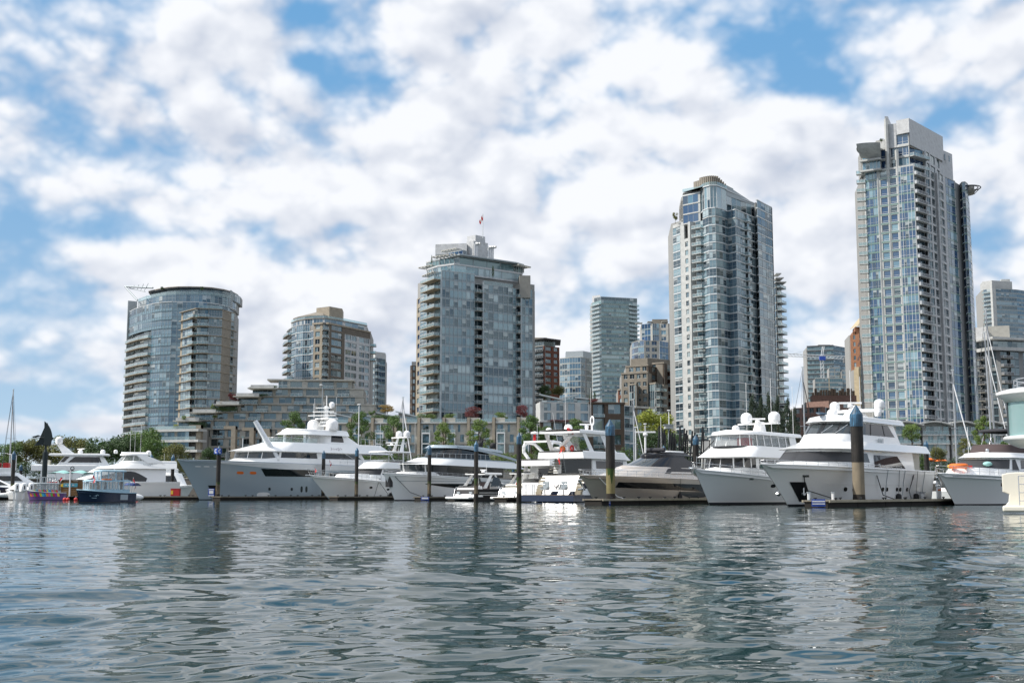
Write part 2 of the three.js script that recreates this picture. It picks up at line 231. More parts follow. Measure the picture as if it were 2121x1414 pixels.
class Building {
  constructor(name, label, category, o, group) { this.root = thing(name, label, category, o, 0, group); this.o = o; this.mb = {}; this.panes = []; this.mats = {}; this.balcs = []; }
  m(part, mat, key = part) { this.mats[key] = [part, mat]; return this.mb[key] ??= new MB(); }
  pane(f, x0, x1, y0, y1, z, col) { if (x1 - x0 < 0.1 || y1 - y0 < 0.1) return; this.panes.push({ f, x0, x1, y0, y1, z, col, a: (x1 - x0) * (y1 - y0) }); }
  blinds(f, x0, x1, y0, y1, z, col) { if (y1 - y0 > 1.3 && rnd() < 0.13) { const m = lerp(y1, y0, pick([0.3, 0.45, 0.6])), p = rr(0.24, 0.42); this.pane(f, x0, x1, y0, m - 0.02, z, [.02, .032, .042, 1]); this.pane(f, x0, x1, m + 0.02, y1, z, [p * 0.94, p, p, 1]); } else this.pane(f, x0, x1, y0, y1, z, col); }
  balcony(f, x0, x1, y, d, slab, rail, h = 1.05, kind = 'glass') { this.balcs.push({ f, x0, x1, y, d, slab, rail, h, kind }); }
  // wall from a to b (seen from outside, starboard of a), floors of height fh from y0; bays: [type, relative width, panes, option]
  // g glazed with spandrel, w window in a solid wall, s solid, b glazed behind a balcony, t full glass without spandrel
  wall(a, b, y0, n, fh, bays, q = {}) {
    const f = frame(a, b), { wall = M.concrete, wallName = 'wall' + wall.uuid, trim = M.trimGrey, span = M.spandGrey, pal = PAL.mix, sp = 0.28, slab = 0.2, out = 0.1, mw = 0.08, bd = 1.5, rail = M.railGlass, slabMat = M.palConc, mid = 0, rec = 0.22, railKind = 'glass', balMat, th = 0.32, mo = 0.06 } = q;
    const tot = bays.reduce((s, v) => s + v[1], 0), H1 = y0 + n * fh; let x = 0;
    const wm = this.m('wall', wall, wallName), tm = this.m('mullion', trim, 'mullion' + trim.uuid);
    for (const [ty, w0, np = 1, bp] of bays) {
      const w = w0 / tot * f.l, x1 = x + w, pw = w / np;
      if (ty === 's') { wm.fbox(f, x, x1, y0, H1, -0.5, 0); x = x1; continue; }
      const z = ty === 'w' ? -rec : ty === 'b' ? -(bp ?? 0.5) : 0;
      for (let k = 0; k < n; k++) {
        const y = y0 + k * fh, sh = ty === 't' || ty === 'b' ? slab : fh * sp, unit = palPick(pal);
        if (ty === 'w') { wm.fbox(f, x, x1, y, y + sh, -0.5, 0); wm.fbox(f, x, x1, y + fh - th, y + fh, -0.5, 0); }
        else if (ty === 'g') this.m('spandrel', span, 'spandrel' + span.uuid + Math.round(y * 2)).fbox(f, x, x1, y + slab, y + sh, z - 0.25, z - 0.02);
        for (let i = 0; i < np; i++) this.blinds(f, x + i * pw + (ty === 'w' && i === 0 ? 0.12 : mw / 2), x + (i + 1) * pw - (ty === 'w' && i === np - 1 ? 0.12 : mw / 2), y + sh + 0.03, y + fh - (ty === 'w' ? th + 0.02 : 0.03), z + rr(-0.012, 0.012), rnd() < 0.7 ? unit : palPick(pal));
        if (ty === 'w') { tm.fbox(f, x + 0.02, x1 - 0.02, y + sh, y + sh + 0.07, z - 0.02, z + 0.1); }
        if (mid && ty !== 's') tm.fbox(f, x, x1, y + sh + (fh - sh) * mid, y + sh + (fh - sh) * mid + 0.07, z - 0.02, z + 0.05);
        if (ty === 'b') this.balcony(f, x + 0.06, x1 - 0.06, y, bd, balMat ?? slabMat, rail, 1.05, railKind);
      }
      for (let i = ty === 'w' ? 1 : 0; i <= (ty === 'w' ? np - 1 : np); i++) tm.fbox(f, x + i * pw - mw / 2, x + i * pw + mw / 2, y0, H1, z - 0.03, z + mo);
      if (ty === 'w') { wm.fbox(f, x - 0.001, x + 0.1, y0, H1, -0.5, -0.004); wm.fbox(f, x1 - 0.1, x1 + 0.001, y0, H1, -0.5, -0.004); }
      x = x1;
    }
    if (slab > 0 && !q.noSlab) for (let k = 0; k <= n; k++) { const y = y0 + k * fh; this.m('floor_slab', slabMat, 'slab' + (q.tagS ?? '') + Math.round(y * 2)).fbox(f, -out * 0.3, f.l + out * 0.3, y - 0.02, y + slab, -0.45, out); }
    return f;
  }
  run(pts, y0, n, fh, bays, q) { for (let k = 0; k < pts.length - 1; k++) this.wall(pts[k], pts[k + 1], y0, n, fh, typeof bays === 'function' ? bays(k) : bays, q); }
  core(pts, y0, y1, mat = M.core, name = 'core') { this.m(name, mat, name + (this.kc = (this.kc ?? 0) + 1)).prism(pts, y0, y1); }
  done(maxPanes = 300) {
    const { root, o } = this;
    for (const k in this.mb) { if (this.mb[k].empty) continue; const [n, mat] = this.mats[k]; this.mb[k].build(n, mat, root, o); }
    for (const b of this.balcs) {
      const w = b.x1 - b.x0, key = [w.toFixed(2), b.d, b.h, b.kind].join();
      const g = balcGeo[key] ??= (() => {
        const F0 = { o: [0, 0], d: [1, 0], n: [0, 1] }, s = new MB(), r = new MB(), t = new MB(); s.fbox(F0, -w / 2, w / 2, 0, 0.2, -0.5, b.d);
        if (b.kind === 'bars') { for (let x = -w / 2 + 0.05; x < w / 2; x += 0.28) r.fbox(F0, x, x + 0.05, 0.2, b.h, b.d - 0.1, b.d - 0.05); } else r.fbox(F0, -w / 2 + 0.05, w / 2 - 0.05, 0.26, b.h, b.d - 0.09, b.d - 0.06);
        for (const sx of [-1, 1]) r.fbox(F0, sx * (w / 2 - 0.06) - 0.015, sx * (w / 2 - 0.06) + 0.015, 0.26, b.h, 0, b.d - 0.1);
        t.fbox(F0, -w / 2, w / 2, b.h, b.h + 0.07, b.d - 0.12, b.d - 0.03); for (const sx of [-1, 1]) t.fbox(F0, sx * (w / 2 - 0.05) - 0.03, sx * (w / 2 - 0.05) + 0.03, b.h, b.h + 0.06, 0, b.d - 0.12);
        const np = Math.max(1, Math.round(w / 1.4)); for (let i = 0; i <= np; i++) { const x = lerp(-w / 2 + 0.03, w / 2 - 0.03, i / np); t.fbox(F0, x - 0.03, x + 0.03, 0.2, b.h, b.d - 0.11, b.d - 0.04); }
        return [s, r, t].map((m) => { const h = new THREE.BufferGeometry(); h.setAttribute('position', new THREE.Float32BufferAttribute(m.p, 3)); h.setAttribute('normal', new THREE.Float32BufferAttribute(m.n, 3)); h.setAttribute('uv', new THREE.Float32BufferAttribute(m.u, 2)); h.setIndex(m.i); return h; });
      })();
      const s = shadow(new THREE.Mesh(g[0], b.slab)), xm = (b.x0 + b.x1) / 2; s.name = 'balcony'; s.position.set(b.f.o[0] + b.f.d[0] * xm - o[0], b.y - o[1], b.f.o[1] + b.f.d[1] * xm - o[2]); s.rotation.y = b.f.turn; root.add(s);
      const r = shadow(new THREE.Mesh(g[1], b.rail)); r.name = 'railing_panel'; s.add(r); const t = shadow(new THREE.Mesh(g[2], b.kind === 'bars' ? b.rail : M.trimWhite)); t.name = 'handrail'; s.add(t);
    }
    const ps = this.panes.sort((p, q) => (q.a - p.a) * 0.2 + (q.y0 - p.y0) * 0.01 || 0), rest = new MB();
    ps.forEach((p, k) => {
      const xm = (p.x0 + p.x1) / 2, ym = (p.y0 + p.y1) / 2;
      if (k < maxPanes) { const m = shadow(new THREE.Mesh(unitBox, glassMat(p.col.slice(0, 3)))); m.name = 'window_pane'; m.scale.set(p.x1 - p.x0, p.y1 - p.y0, 0.04); m.position.set(p.f.o[0] + p.f.d[0] * xm + p.f.n[0] * p.z - o[0], ym - o[1], p.f.o[1] + p.f.d[1] * xm + p.f.n[1] * p.z - o[2]); m.rotation.set(rr(-0.006, 0.006), p.f.turn + rr(-0.01, 0.01), 0); root.add(m); }
      else rest.fbox(p.f, p.x0, p.x1, p.y0, p.y1, p.z - 0.02, p.z + 0.02, p.col.slice(0, 3));
    });
    if (!rest.empty) tag(rest.build('window_panes', glassVC, root, o), null, null, null, 'stuff');
    return root;
  }
}
const back = (pts, depth) => { const m = [0, 0]; const a = pts[0], b = pts[pts.length - 1]; return [...pts, [b[0] + (b[0] / -b[1]) * depth * 0.6, b[1] - depth], [a[0] + (a[0] / -a[1]) * depth * 0.6, a[1] - depth]]; };
const inset = (pts, e) => pts.map((p) => [p[0], p[1] - e]);

// ================================================================ BUILDINGS
const base0 = (px, D) => { const c = C(px, D); return [c[0], GY, c[1]]; };
const tubeB = (B, part, mat, pts, r, key = part) => B.m(part, mat, key).tube(pts, r);

// ---- round blue glass tower with the beige bay
{
  const D = 430, B = new Building('curved_glass_tower', 'round blue glass apartment tower with a projecting beige bay and thin roof canopy', 'tower', base0(370, D));
  const fh = 3.06, P = (px, d) => C(px, d, 740), arc = [P(264, 441), P(274, 435), P(291, 428), P(311, 423), P(331, 419.5), P(352, 418), P(374, 418), P(400, 418.5), P(425, 420), P(450, 424), P(468, 429), P(480, 436)];
  const top = yAt(627, 420), n = Math.floor((top - GY) / fh), y0 = top - n * fh, nb = n - 3;
  B.core(back(inset(arc, 2.6), 12), GY, top - 0.2);
  const q = { trim: M.trimGrey, span: M.spandBlue, pal: PAL.steel, sp: 0.34, slab: 0.16, out: 0.08, slabMat: M.spandBlue, bd: 1.3, balMat: M.beige, mid: 0.62 };
  for (let k = 0; k < arc.length - 1; k++) {
    const l = frame(arc[k], arc[k + 1]).l, np = Math.max(1, Math.round(l / 1.5));
    if (k < 3) { B.wall(arc[k], arc[k + 1], y0, nb, fh, [['b', l, 2, k < 2 ? 1.1 : 0.9]], { ...q, noSlab: true, pal: PAL.dark }); B.wall(arc[k], arc[k + 1], y0 + nb * fh, 3, fh, [['g', l, np]], q); }
    else B.wall(arc[k], arc[k + 1], y0, n, fh, [['g', l, np]], k === 3 || k === 4 ? { ...q, slabMat: M.beige, out: 0.3, pal: PAL.steel } : q);
  }
  // dark fin up the port corner, set-back top floors and the thin curved roof
  B.m('fin_wall', M.trimGrey).fbox(frame(P(261.5, 442), P(264, 441)), 0, 0.45, GY, yAt(622, 441), -3, 0.4);
  const up = (e, a = 0, b = arc.length) => arc.slice(a, b).map((p) => [p[0] * 1 + e * 0.25, p[1] - e]);
  const a2 = up(2.2, 1), y2 = top, fh2 = 2.9; B.core(back(inset(a2, 1.4), 8), top - 0.5, top + fh2);
  for (let k = 0; k < a2.length - 1; k++) B.wall(a2[k], a2[k + 1], y2, 1, fh2, [['t', 1, 3]], { ...q, slabMat: M.trimWhite });
  const a3 = up(5, 2), y3 = y2 + fh2; B.core(back(inset(a3, 1.4), 6), y3 - 0.3, y3 + 2.6);
  for (let k = 0; k < a3.length - 1; k++) { B.wall(a3[k], a3[k + 1], y3, 1, 2.5, [['t', 1, 3]], { ...q, pal: PAL.dark }); }
  for (let k = 0; k < a2.length - 1; k++) { const f = frame(a2[k], a2[k + 1]); B.m('parapet', M.railGlass).fbox(f, 0, f.l, y3 + 0.2, y3 + 1.25, 0, 0.04); }
  const roofPts = back(up(3.4, 2), 9); B.m('roof', M.trimDark).prism(roofPts, y3 + 2.55, y3 + 2.95); B.m('roof_edge', M.beige).prism(back(up(3.2, 2), 9), y3 + 2.951, y3 + 3.2);
  const t0 = at(258, 593, 436), t1 = at(316, 596, 428), t2 = at(284, 622, 430), t3 = at(300, 604, 428); tubeB(B, 'steel_truss', M.trimGrey, [t0.toArray(), t1.toArray()], 0.34); tubeB(B, 'steel_truss', M.trimGrey, [t0.toArray(), t2.toArray()], 0.32); tubeB(B, 'steel_truss', M.trimGrey, [[t0.x + 1.5, t0.y - 0.6, t0.z], t3.toArray()], 0.14); for (let k = 1; k < 6; k++) tubeB(B, 'steel_truss', M.trimGrey, [[lerp(t0.x, t1.x, k / 6), t0.y, lerp(t0.z, t1.z, k / 6)], [lerp(t0.x, t3.x, (k + 0.5) / 6), lerp(t0.y - 0.6, t3.y, k / 6), lerp(t0.z, t3.z, k / 6)]], 0.1);
  for (let k = 0; k < 10; k++) B.m('louvre', M.trimGrey).fbox(frame(P(472, 426), P(481, 434)), 0, 4, top - 1 + k * 0.7, top - 0.75 + k * 0.7, 0, 0.4);
  // beige bay
  const a = P(372, 414), b = P(406, 404), c = P(457, 407), d = P(482, 415), tb = yAt(640, 405), m = Math.floor((tb - GY) / fh), yb = tb - m * fh, qb = { wall: M.beige, wallName: 'bay_wall', trim: M.trimGrey, slabMat: M.beige, out: 0.75, slab: 0.2, pal: PAL.mix, span: M.spandGrey, sp: 0.3, bd: 1.7, balMat: M.beige, mid: 0.35, tagS: 'b' };
  B.core(back(inset([a, b, c, d], 2.4), 12), GY, tb);
  B.wall(a, b, yb, m, fh, [['s', 0.7], ['g', 3.4, 4], ['b', 1.8, 2, 0.8]], qb); B.wall(b, c, yb, m, fh, [['b', 3.6, 3, 0.8], ['g', 4.4, 5]], qb); B.wall(c, d, yb, m, fh, [['s', 1.6], ['g', 0.5, 1]], { ...qb, wall: M.tan, wallName: 'bay_flank', out: 0.18 });
  B.m('bay_wall', M.beige).fbox(frame(P(481, 416), P(487, 421)), 0.2, 3, GY, yAt(658, 416), -6, 0); for (let k = 0; k < m - 1; k++) B.m('wall_ledge', M.beige, 'wall_ledge' + k).fbox(frame(P(481, 416), P(490, 421)), 0.4, 3.2, yb + k * fh, yb + k * fh + 0.22, -4, 0.5);
  for (const s of [[b, c]]) { const f = frame(...s); B.m('parapet', M.railGlass, 'bay_parapet').fbox(f, 0, f.l, tb + 0.2, tb + 1.2, 0.5, 0.55); }
  B.done();
}
// ---- beige-framed tower with stepped glass top and brown roof box
{
  const D = 450, B = new Building('beige_framed_tower', 'mid-height tower in a beige frame with white flank and brown box on its roof', 'tower', base0(675, D));
  const P = (px, d) => C(px, d, 740), fh = 2.85, top = yAt(672, 446), n = Math.floor((top - GY) / fh), y0 = top - n * fh;
  const arc = [P(592, 468), P(596, 461), P(603, 455), P(613, 450), P(626, 447), P(640, 446)], e = P(648, 443), f1 = P(666, 441), g = P(681, 442), h = P(713, 451), i = P(766, 467);
  B.core(back([...inset(arc, 2.4), ...inset([f1, h, i], 2.6)], 22), GY, top - 0.1);
  const q = { wall: M.beige, trim: M.trimWhite, slabMat: M.trimWhite, span: M.spandBlue, pal: PAL.steel, slab: 0.22, out: 0.18, sp: 0.3, bd: 1.5, balMat: M.tan };
  B.run(arc.slice(0, 3), y0, n, fh, [['b', 1, 2]], { ...q, pal: PAL.mix }); B.run(arc.slice(2), y0, n, fh, [['g', 1, 3]], q);
  B.wall(arc[5], e, y0, n - 1, fh, [['g', 1, 2]], { ...q, slabMat: M.beige });
  B.wall(e, f1, y0, n, fh, [['s', 0.5], ['w', 1.6, 2], ['s', 0.7]], { ...q, trim: M.trimWhite, noSlab: true, sp: 0.24, pal: PAL.pale });
  B.wall(f1, g, y0, n, fh, [['b', 2.2, 2, 1.0], ['s', 0.3]], { ...q, wall: M.tan, wallName: 'tan_wall', pal: PAL.dark, balMat: M.tan, bd: 0.9 });
  B.wall(g, h, y0, n, fh, [['s', 0.6], ['w', 3.4, 3], ['s', 0.8]], { ...q, wall: M.taupe, wallName: 'taupe_wall', noSlab: true, sp: 0.2, th: 0.2, pal: PAL.mix });
  B.wall(h, i, y0, n - 1, fh, [['s', 0.25], ['w', 2, 2], ['s', 0.1], ['w', 1.9, 2], ['s', 0.9], ['w', 2, 2], ['s', 0.1], ['w', 1.6, 1], ['s', 0.3]], { ...q, wall: M.whitePanel, wallName: 'white_wall', noSlab: true, sp: 0.3, th: 0.16, pal: PAL.mix });
  B.m('taupe_wall', M.taupe).fbox(frame(h, i), 0, frame(h, i).l, y0 + (n - 1) * fh, y0 + n * fh, -1, 0.02); B.m('cornice', M.beige).fbox(frame(e, f1), -0.5, frame(e, f1).l + 0.4, top - 0.5, top + 0.15, -1, 0.35); B.m('cornice', M.beige).fbox(frame(g, h), -1.2, frame(g, h).l, top - 0.5, top + 0.15, -1, 0.35); B.m('cornice', M.beige).fbox(frame(h, i), 0, frame(h, i).l, top - 0.4, top + 0.15, -1, 0.3);
  for (let k = 0; k < 3; k++) B.balcony(frame(i, P(772, 476)), 0.3, 2.4, y0 + (n - 2 - k) * fh, 2.2, M.tan, M.railGlass);
  // two set-back white storeys
  const up = (e2) => [[...P(600, 462)], [...P(612, 456)], [...P(628, 452)], [...P(646, 450)], [...P(668, 449)], [...P(712, 458)], [...P(757, 470)]].map((p) => [p[0], p[1] - e2]);
  const u1 = up(2); B.core(back(inset(u1, 2), 16), top - 0.2, top + 3); B.run(u1, top, 1, 3, [['t', 1, 3], ['s', 0.15]], { ...q, wall: M.whitePanel, wallName: 'white_panel', slabMat: M.whitePanel, slab: 0.3, out: 0.3 });
  for (const p of [u1]) for (let k = 0; k < p.length - 1; k++) { const f = frame(p[k], p[k + 1]); B.m('roof_railing', M.railGlass).fbox(f, 0, f.l, top + 3.2, top + 4.2, 0.1, 0.14); }
  const u2 = [P(607, 466), P(618, 461), P(640, 458), P(668, 457), P(692, 462)]; B.core(back(inset(u2, 1), 12), top + 2.5, top + 5); B.run(u2, top + 3, 1, 2, [['t', 1, 4]], { ...q, slabMat: M.tan });
  const rf = back(u2.map((p) => [p[0] - 0.3, p[1] + 0.7]), 14), cy = top + 5.1, cc = at(672, 640, 466); const rm = B.m('roof', M.tan, 'sloped_roof'); for (let k = 0; k < rf.length; k++) { const a = rf[k], b = rf[(k + 1) % rf.length]; rm.quad([a[0], cy, a[1]], [b[0], cy, b[1]], [cc.x, cy + 3.4, cc.z], [cc.x, cy + 3.4, cc.z]); } B.m('roof_edge', M.tan).prism(rf, cy - 0.35, cy - 0.01);
  B.m('roof_box', M.beige).prism(back([P(653, 462), P(680, 458), P(707, 464)], 9), top + 4, yAt(636, 460));
  B.done(240);
}
// ---- dark glass slab behind it
{
  const B = new Building('dark_glass_tower', 'narrow dark blue glass tower behind the beige-framed tower', 'tower', base0(780, 520)), P = (px, d) => C(px, d, 790), a = P(758, 524), b = P(776, 518), c = P(797, 524), top = yAt(742, 520), fh = 2.9, n = Math.floor((top - GY) / fh);
  B.core(back(inset([a, b, c], 1.4), 16), GY, top); const q = { trim: M.trimGrey, span: M.spandBlue, pal: PAL.dark, slabMat: M.trimGrey, sp: 0.3 }; B.wall(a, b, top - n * fh, n, fh, [['g', 1, 3]], q); B.wall(b, c, top - n * fh, n, fh, [['b', 1, 1, 0.3], ['g', 2, 2]], { ...q, bd: 0.8 });
  B.m('roof_box', M.whiteWall).prism(back(inset([P(768, 524), P(776, 520), P(797, 525)], 0), 10), top, yAt(728, 520)); B.done(0);
}
// ---- stepped terrace apartments
{
  const D = 400, B = new Building('terraced_apartments', 'long beige apartment block stepping down in planted white terraces', 'apartment block', base0(560, D));
  const P = (px, d) => C(px, d, 860), rows = [[789, 575, 728], [805, 521, 752], [821.5, 491, 754], [838, 450, 775], [854, 402, 785], [871, 368, 790], [889, 327, 792], [908, 330, 792], [927, 338, 792], [946, 336, 792], [968, 336, 792]];
  const dp = (px) => 398 - (px - 320) * 0.012, q0 = { wall: M.palConc, trim: M.trimGrey, slabMat: M.palConc, slab: 0.3, out: 0.3, pal: PAL.mix, span: M.spandGrey, sp: 0.2, bd: 1.3, balMat: M.whiteWall };
  for (let k = 0; k < rows.length - 1; k++) {
    const [yt, l, r] = rows[k], yT = yAt(yt, 396), yB = yAt(rows[k + 1][0], 396), fh = yT - yB, ex = k >= 5 ? (k - 4) * 0.35 : 0, a = P(l, dp(l)), b = P(r, dp(r) + 6), len = frame(a, b).l;
    const stepIn = Math.max(0, (rows[k + 1][1] < l ? 0 : 0)); B.core(back(inset([a, b], 1.6), 14), yB, yT + 0.02);
    const bays = []; let x = 0; const tw = k === 0 ? 3 : 6.5; bays.push(['b', tw, 4, 0.9]); x = tw; let t = k % 2;
    while (x < len - 5) { const w = pick([4.2, 5]); if (t++ % 3 === 2) { bays.push(['b', 4, 3, 0.9]); x += 4; } else { bays.push(['s', 0.9], ['w', w * 0.85, 2], ['s', 0.8]); x += w * 0.85 + 1.7; } } bays.push(['s', Math.max(0.5, len - x)]);
    B.wall(a, b, yB, 1, fh, bays, { ...q0, sp: 0.22, rec: 0.4, th: 0.2, pal: PAL.dark });
    // white parapet box and planter at the terrace end
    if (k > 0 && k < 7) { const c1 = P(l - 4, dp(l) - 4.5), c2 = P(rows[k][1] + 44, dp(l) - 4.5), f = frame(c1, c2); B.m('terrace_parapet', M.whiteWall, 'par' + k).fbox(f, 0, f.l, yT - 0.1, yT + 0.85, -0.3, 0); B.m('terrace_parapet', M.whiteWall, 'par' + k).fbox(f, 0, 0.3, yT - 0.1, yT + 0.85, -5, -0.3); B.m('terrace_slab', M.palConc, 'ts' + k).fbox(f, -0.9, f.l, yT - 0.42, yT - 0.1, -5.5, 0.5); }
  }
  const r0 = P(571, 396), r1 = P(732, 398), yr = yAt(788, 396); B.m('roof', M.palConc).fbox(frame(r0, r1), -3, frame(r0, r1).l, yr, yr + 0.45, -9, 0.8);
  // lower port wing: deep slabs and glass
  const a = P(323, 390), b = P(392, 386), c = P(425, 389); for (const [yt, yb, l] of [[889, 911, 321], [911, 932, 319], [932, 955, 336], [955, 985, 338]]) { const f = frame(P(l, 390), b), y = yAt(yt, 388); B.m('wing_slab', M.whiteWall, 'ws' + yt).fbox(f, -1, f.l + 4, y - 0.75, y, -4, 0.9); B.wall(P(l + 6, 392), b, yAt(yb, 388), 1, y - yAt(yb, 388), [['t', 3, 5], ['s', 0.5], ['t', 2, 3]], { ...q0, wallName: 'wing', noSlab: true, pal: PAL.mix, slab: 0 }); B.m('wing_railing', M.railGlass, 'wr' + yt).fbox(f, -0.8, f.l + 3, y + 0.02, y + 1.0, 0.75, 0.8); }
  B.core(back(inset([a, b, c], 3), 8), GY, yAt(889, 388));
  for (const [px, yt, d] of [[413, 880, 386], [485, 882, 388], [523, 885, 389], [556, 888, 389], [596, 890, 390]]) { const w = P(px - 6, d), w2 = P(px + 6, d); B.m('pier', M.beige, 'pier' + px).fbox(frame(w, w2), 0, 1.4, GY, yAt(yt, d), -3, 0); B.m('pier', M.beige, 'pier' + px).fbox(frame(w, w2), -2.4, 1.4, yAt(yt, d) - 1, yAt(yt, d) + 0.002, -3, 0.003); }
  B.done();
}
// ---- central glass tower
{
  const D = 380, B = new Building('central_glass_tower', 'broad pale blue glass tower with stepped pergola roof and a flag on top', 'tower', base0(985, D));
  const P = (px, d) => C(px, d, 720), fh = 3.0, top = yAt(560, 378), n = Math.floor((top - GY) / fh), y0 = top - n * fh;
  const c = [P(862, 398), P(870, 394), P(884, 388), P(913, 378), P(982, 385), P(1000, 388), P(1001, 386.5), P(1062, 394), P(1079, 397), P(1080, 395.5), P(1103, 398), P(1108, 400)];
  B.core(back(inset([c[0], c[3], c[8], c[11]], 4), 26), GY, top - 0.1);
  const q = { trim: M.trimGrey, span: M.spandGrey, pal: PAL.pale, slabMat: M.trimGrey, slab: 0.14, out: 0.07, sp: 0.24, bd: 1.5, balMat: M.beige, mw: 0.15, mo: 0.12, mid: 0.16 };
  B.wall(c[0], c[1], y0, n - 2, fh, [['s', 0.5], ['w', 1, 1], ['s', 0.3]], { ...q, wall: M.beige, pal: PAL.blue, noSlab: true, sp: 0.35 });
  B.wall(c[1], c[2], y0, n - 1, fh, [['g', 1, 2]], { ...q, trim: M.trimWhite, slabMat: M.trimWhite, slab: 0.3, out: 0.12, mid: 0.6 });
  B.wall(c[2], c[3], y0, n, fh, [['b', 5, 4, 0.3]], { ...q, bd: 2.6, noSlab: true });
  B.wall(c[3], c[4], y0, n, fh, [['g', 1, 8]], q); B.wall(c[4], c[5], y0, n - 1, fh, [['b', 1, 2, 0.6]], { ...q, bd: 1.4, balMat: M.concrete, pal: PAL.mix });
  B.wall(c[6], c[7], y0, n - 1, fh, [['g', 1, 6]], q); B.wall(c[7], c[8], y0, n - 1, fh, [['g', 0.6, 1], ['b', 1, 1, 0.5]], { ...q, bd: 1.3, balMat: M.concrete });
  B.wall(c[9], c[10], y0, n - 1, fh, [['g', 1, 3]], q); B.wall(c[10], c[11], y0, n - 1, fh, [['s', 1]], { ...q, wall: M.greyWall, wallName: 'edge_wall', noSlab: true });
  for (const k of [3, 6, 9]) B.m('corner_post', M.trimGrey, 'corner' + k).box(c[k][0], (y0 + top) / 2 - 1, c[k][1] + 0.15, 0.5, top - y0 - 2, 0.5);
  // stepped upper storeys
  const u0 = [P(884, 394), P(905, 388), P(940, 384), P(1062, 399), P(1076, 401)]; B.core(back(inset(u0, 2), 20), top - 0.3, top + 3); B.run(u0, top, 1, 3, [['t', 1, 5]], { ...q, slabMat: M.whitePanel, slab: 0.5, out: 0.2 });
  { const f = frame(c[3], c[4]); B.m('parapet', M.railGlass, 'parapet_a').fbox(f, 0, f.l, top, top + 1.3, 0, 0.05); const f2 = frame(c[6], c[7]); B.m('parapet', M.railGlass).fbox(f2, 0, f2.l, top - fh, top - fh + 1.3, 0, 0.05); }
  const u1 = [P(882, 398), P(908, 393), P(910, 391), P(950, 387), P(1064, 401), P(1082, 404)]; B.core(back(inset(u1, 2), 16), top + 2.6, top + 6.3); B.run(u1, top + 3.4, 1, 2.8, [['t', 1, 4]], { ...q, slabMat: M.whitePanel, slab: 0.45, out: 0.2, pal: PAL.teal });
  const rf = back([P(890, 396), P(951, 384.5), P(1070, 399), P(1086, 403)], 14); B.m('roof', M.trimGrey).prism(rf, top + 6.35, top + 6.75);
  // pergola slats over the set-backs
  const per = (pa, pb, y, nS, ln) => { const f = frame(pa, pb); for (let k = 0; k < nS; k++) B.m('pergola_slat', M.palConc, 'perg' + y.toFixed(1) + pa[0].toFixed(1) + k).fbox(f, lerp(0, f.l - 0.4, k / (nS - 1)), lerp(0, f.l - 0.4, k / (nS - 1)) + 0.4, y, y + 0.22, -1, ln); B.m('pergola_beam', M.palConc, 'pb' + y.toFixed(1) + pa[0].toFixed(1)).fbox(f, 0, f.l, y + 0.22, y + 0.4, ln - 0.4, ln); };
  per(P(900, 391), P(948, 386), top + 6.4, 7, 1.8); per(P(874, 399), P(902, 394), top + 4.3, 5, 2); per(P(886, 389.5), P(911, 381), top - 0.2, 6, 2.4); per(P(1062, 400), P(1088, 405), top + 5.6, 7, 2.6);
  const ph = [P(924, 398), P(958, 392), P(966, 394)]; B.core(back(inset(ph, 1), 8), top + 6.5, top + 9.4); B.run(ph, top + 6.8, 1, 2.6, [['t', 1, 4]], { ...q, pal: PAL.blue }); per(P(920, 396), P(952, 391), top + 9.4, 6, 1.8);
  const bx = [P(964, 398), P(980, 396), P(1010, 400)]; B.m('roof_box', M.whitePanel).prism(back(bx, 8), top + 6.5, yAt(501, 398)); const bx2 = [P(966, 400), P(984, 397.5), P(1004, 400.5)]; B.m('roof_box', M.whitePanel, 'roof_box_upper').prism(back(bx2, 6), yAt(501, 398) - 0.2, yAt(487, 398));
  { const w = [P(900, 398), P(966, 396)]; B.m('roof_box', M.whitePanel, 'roof_wedge').prism(back(w, 7), top + 9.2, yAt(506, 398)); }
  for (const [px, py] of [[984, 518], [988, 518], [1012, 525], [1016, 525], [1020, 525]]) { const b = at(px, py, 396), m = B.m('vent_pipe', M.alu, 'vent' + px); m.tube([[b.x, b.y - 4, b.z], [b.x, b.y + 1.6, b.z], [b.x + 0.5, b.y + 2.2, b.z + 0.4], [b.x + 1.1, b.y + 2.0, b.z + 0.9]], 0.45, 8); }
  const tr = at(1078, 562, 396); { const w = B.m('parapet_wall', M.concrete); w.fbox(frame(c[8], c[9]), -3, 2, top - 6, top + 1.5, -3, 0.6); w.fbox(frame(c[9], c[11]), 0, 4.6, top - 3, top - 1.4, -3, 0.2); }
  B.done();
  // flag on the roof
  const fp = at(1000, 487, 399), g = thing('flagpole', 'red and white flag on a thin white pole on the central tower roof', 'flagpole', [fp.x, fp.y, fp.z]); new MB().tube([[0, -1, 0], [0, 7.4, 0]], 0.11, 8).build('pole', M.trimWhite, g);
  const fl = (u, v) => [-u * 1.0 - 0.1 - 0.15 * Math.sin(v * 5), 7.1 - v * 1.7 - u * 1.9, 0.3 * Math.sin(u * 5 + v * 2)]; const cloth = new MB().grid((u, v) => fl(u * 0.33, v), 4, 6).grid((u, v) => fl(0.67 + u * 0.33, v), 4, 6).build('flag_red_bands', M.flagRed, g); new MB().grid((u, v) => fl(0.33 + u * 0.34, v), 4, 6).build('flag_white_band', M.flagWhite, g);
}
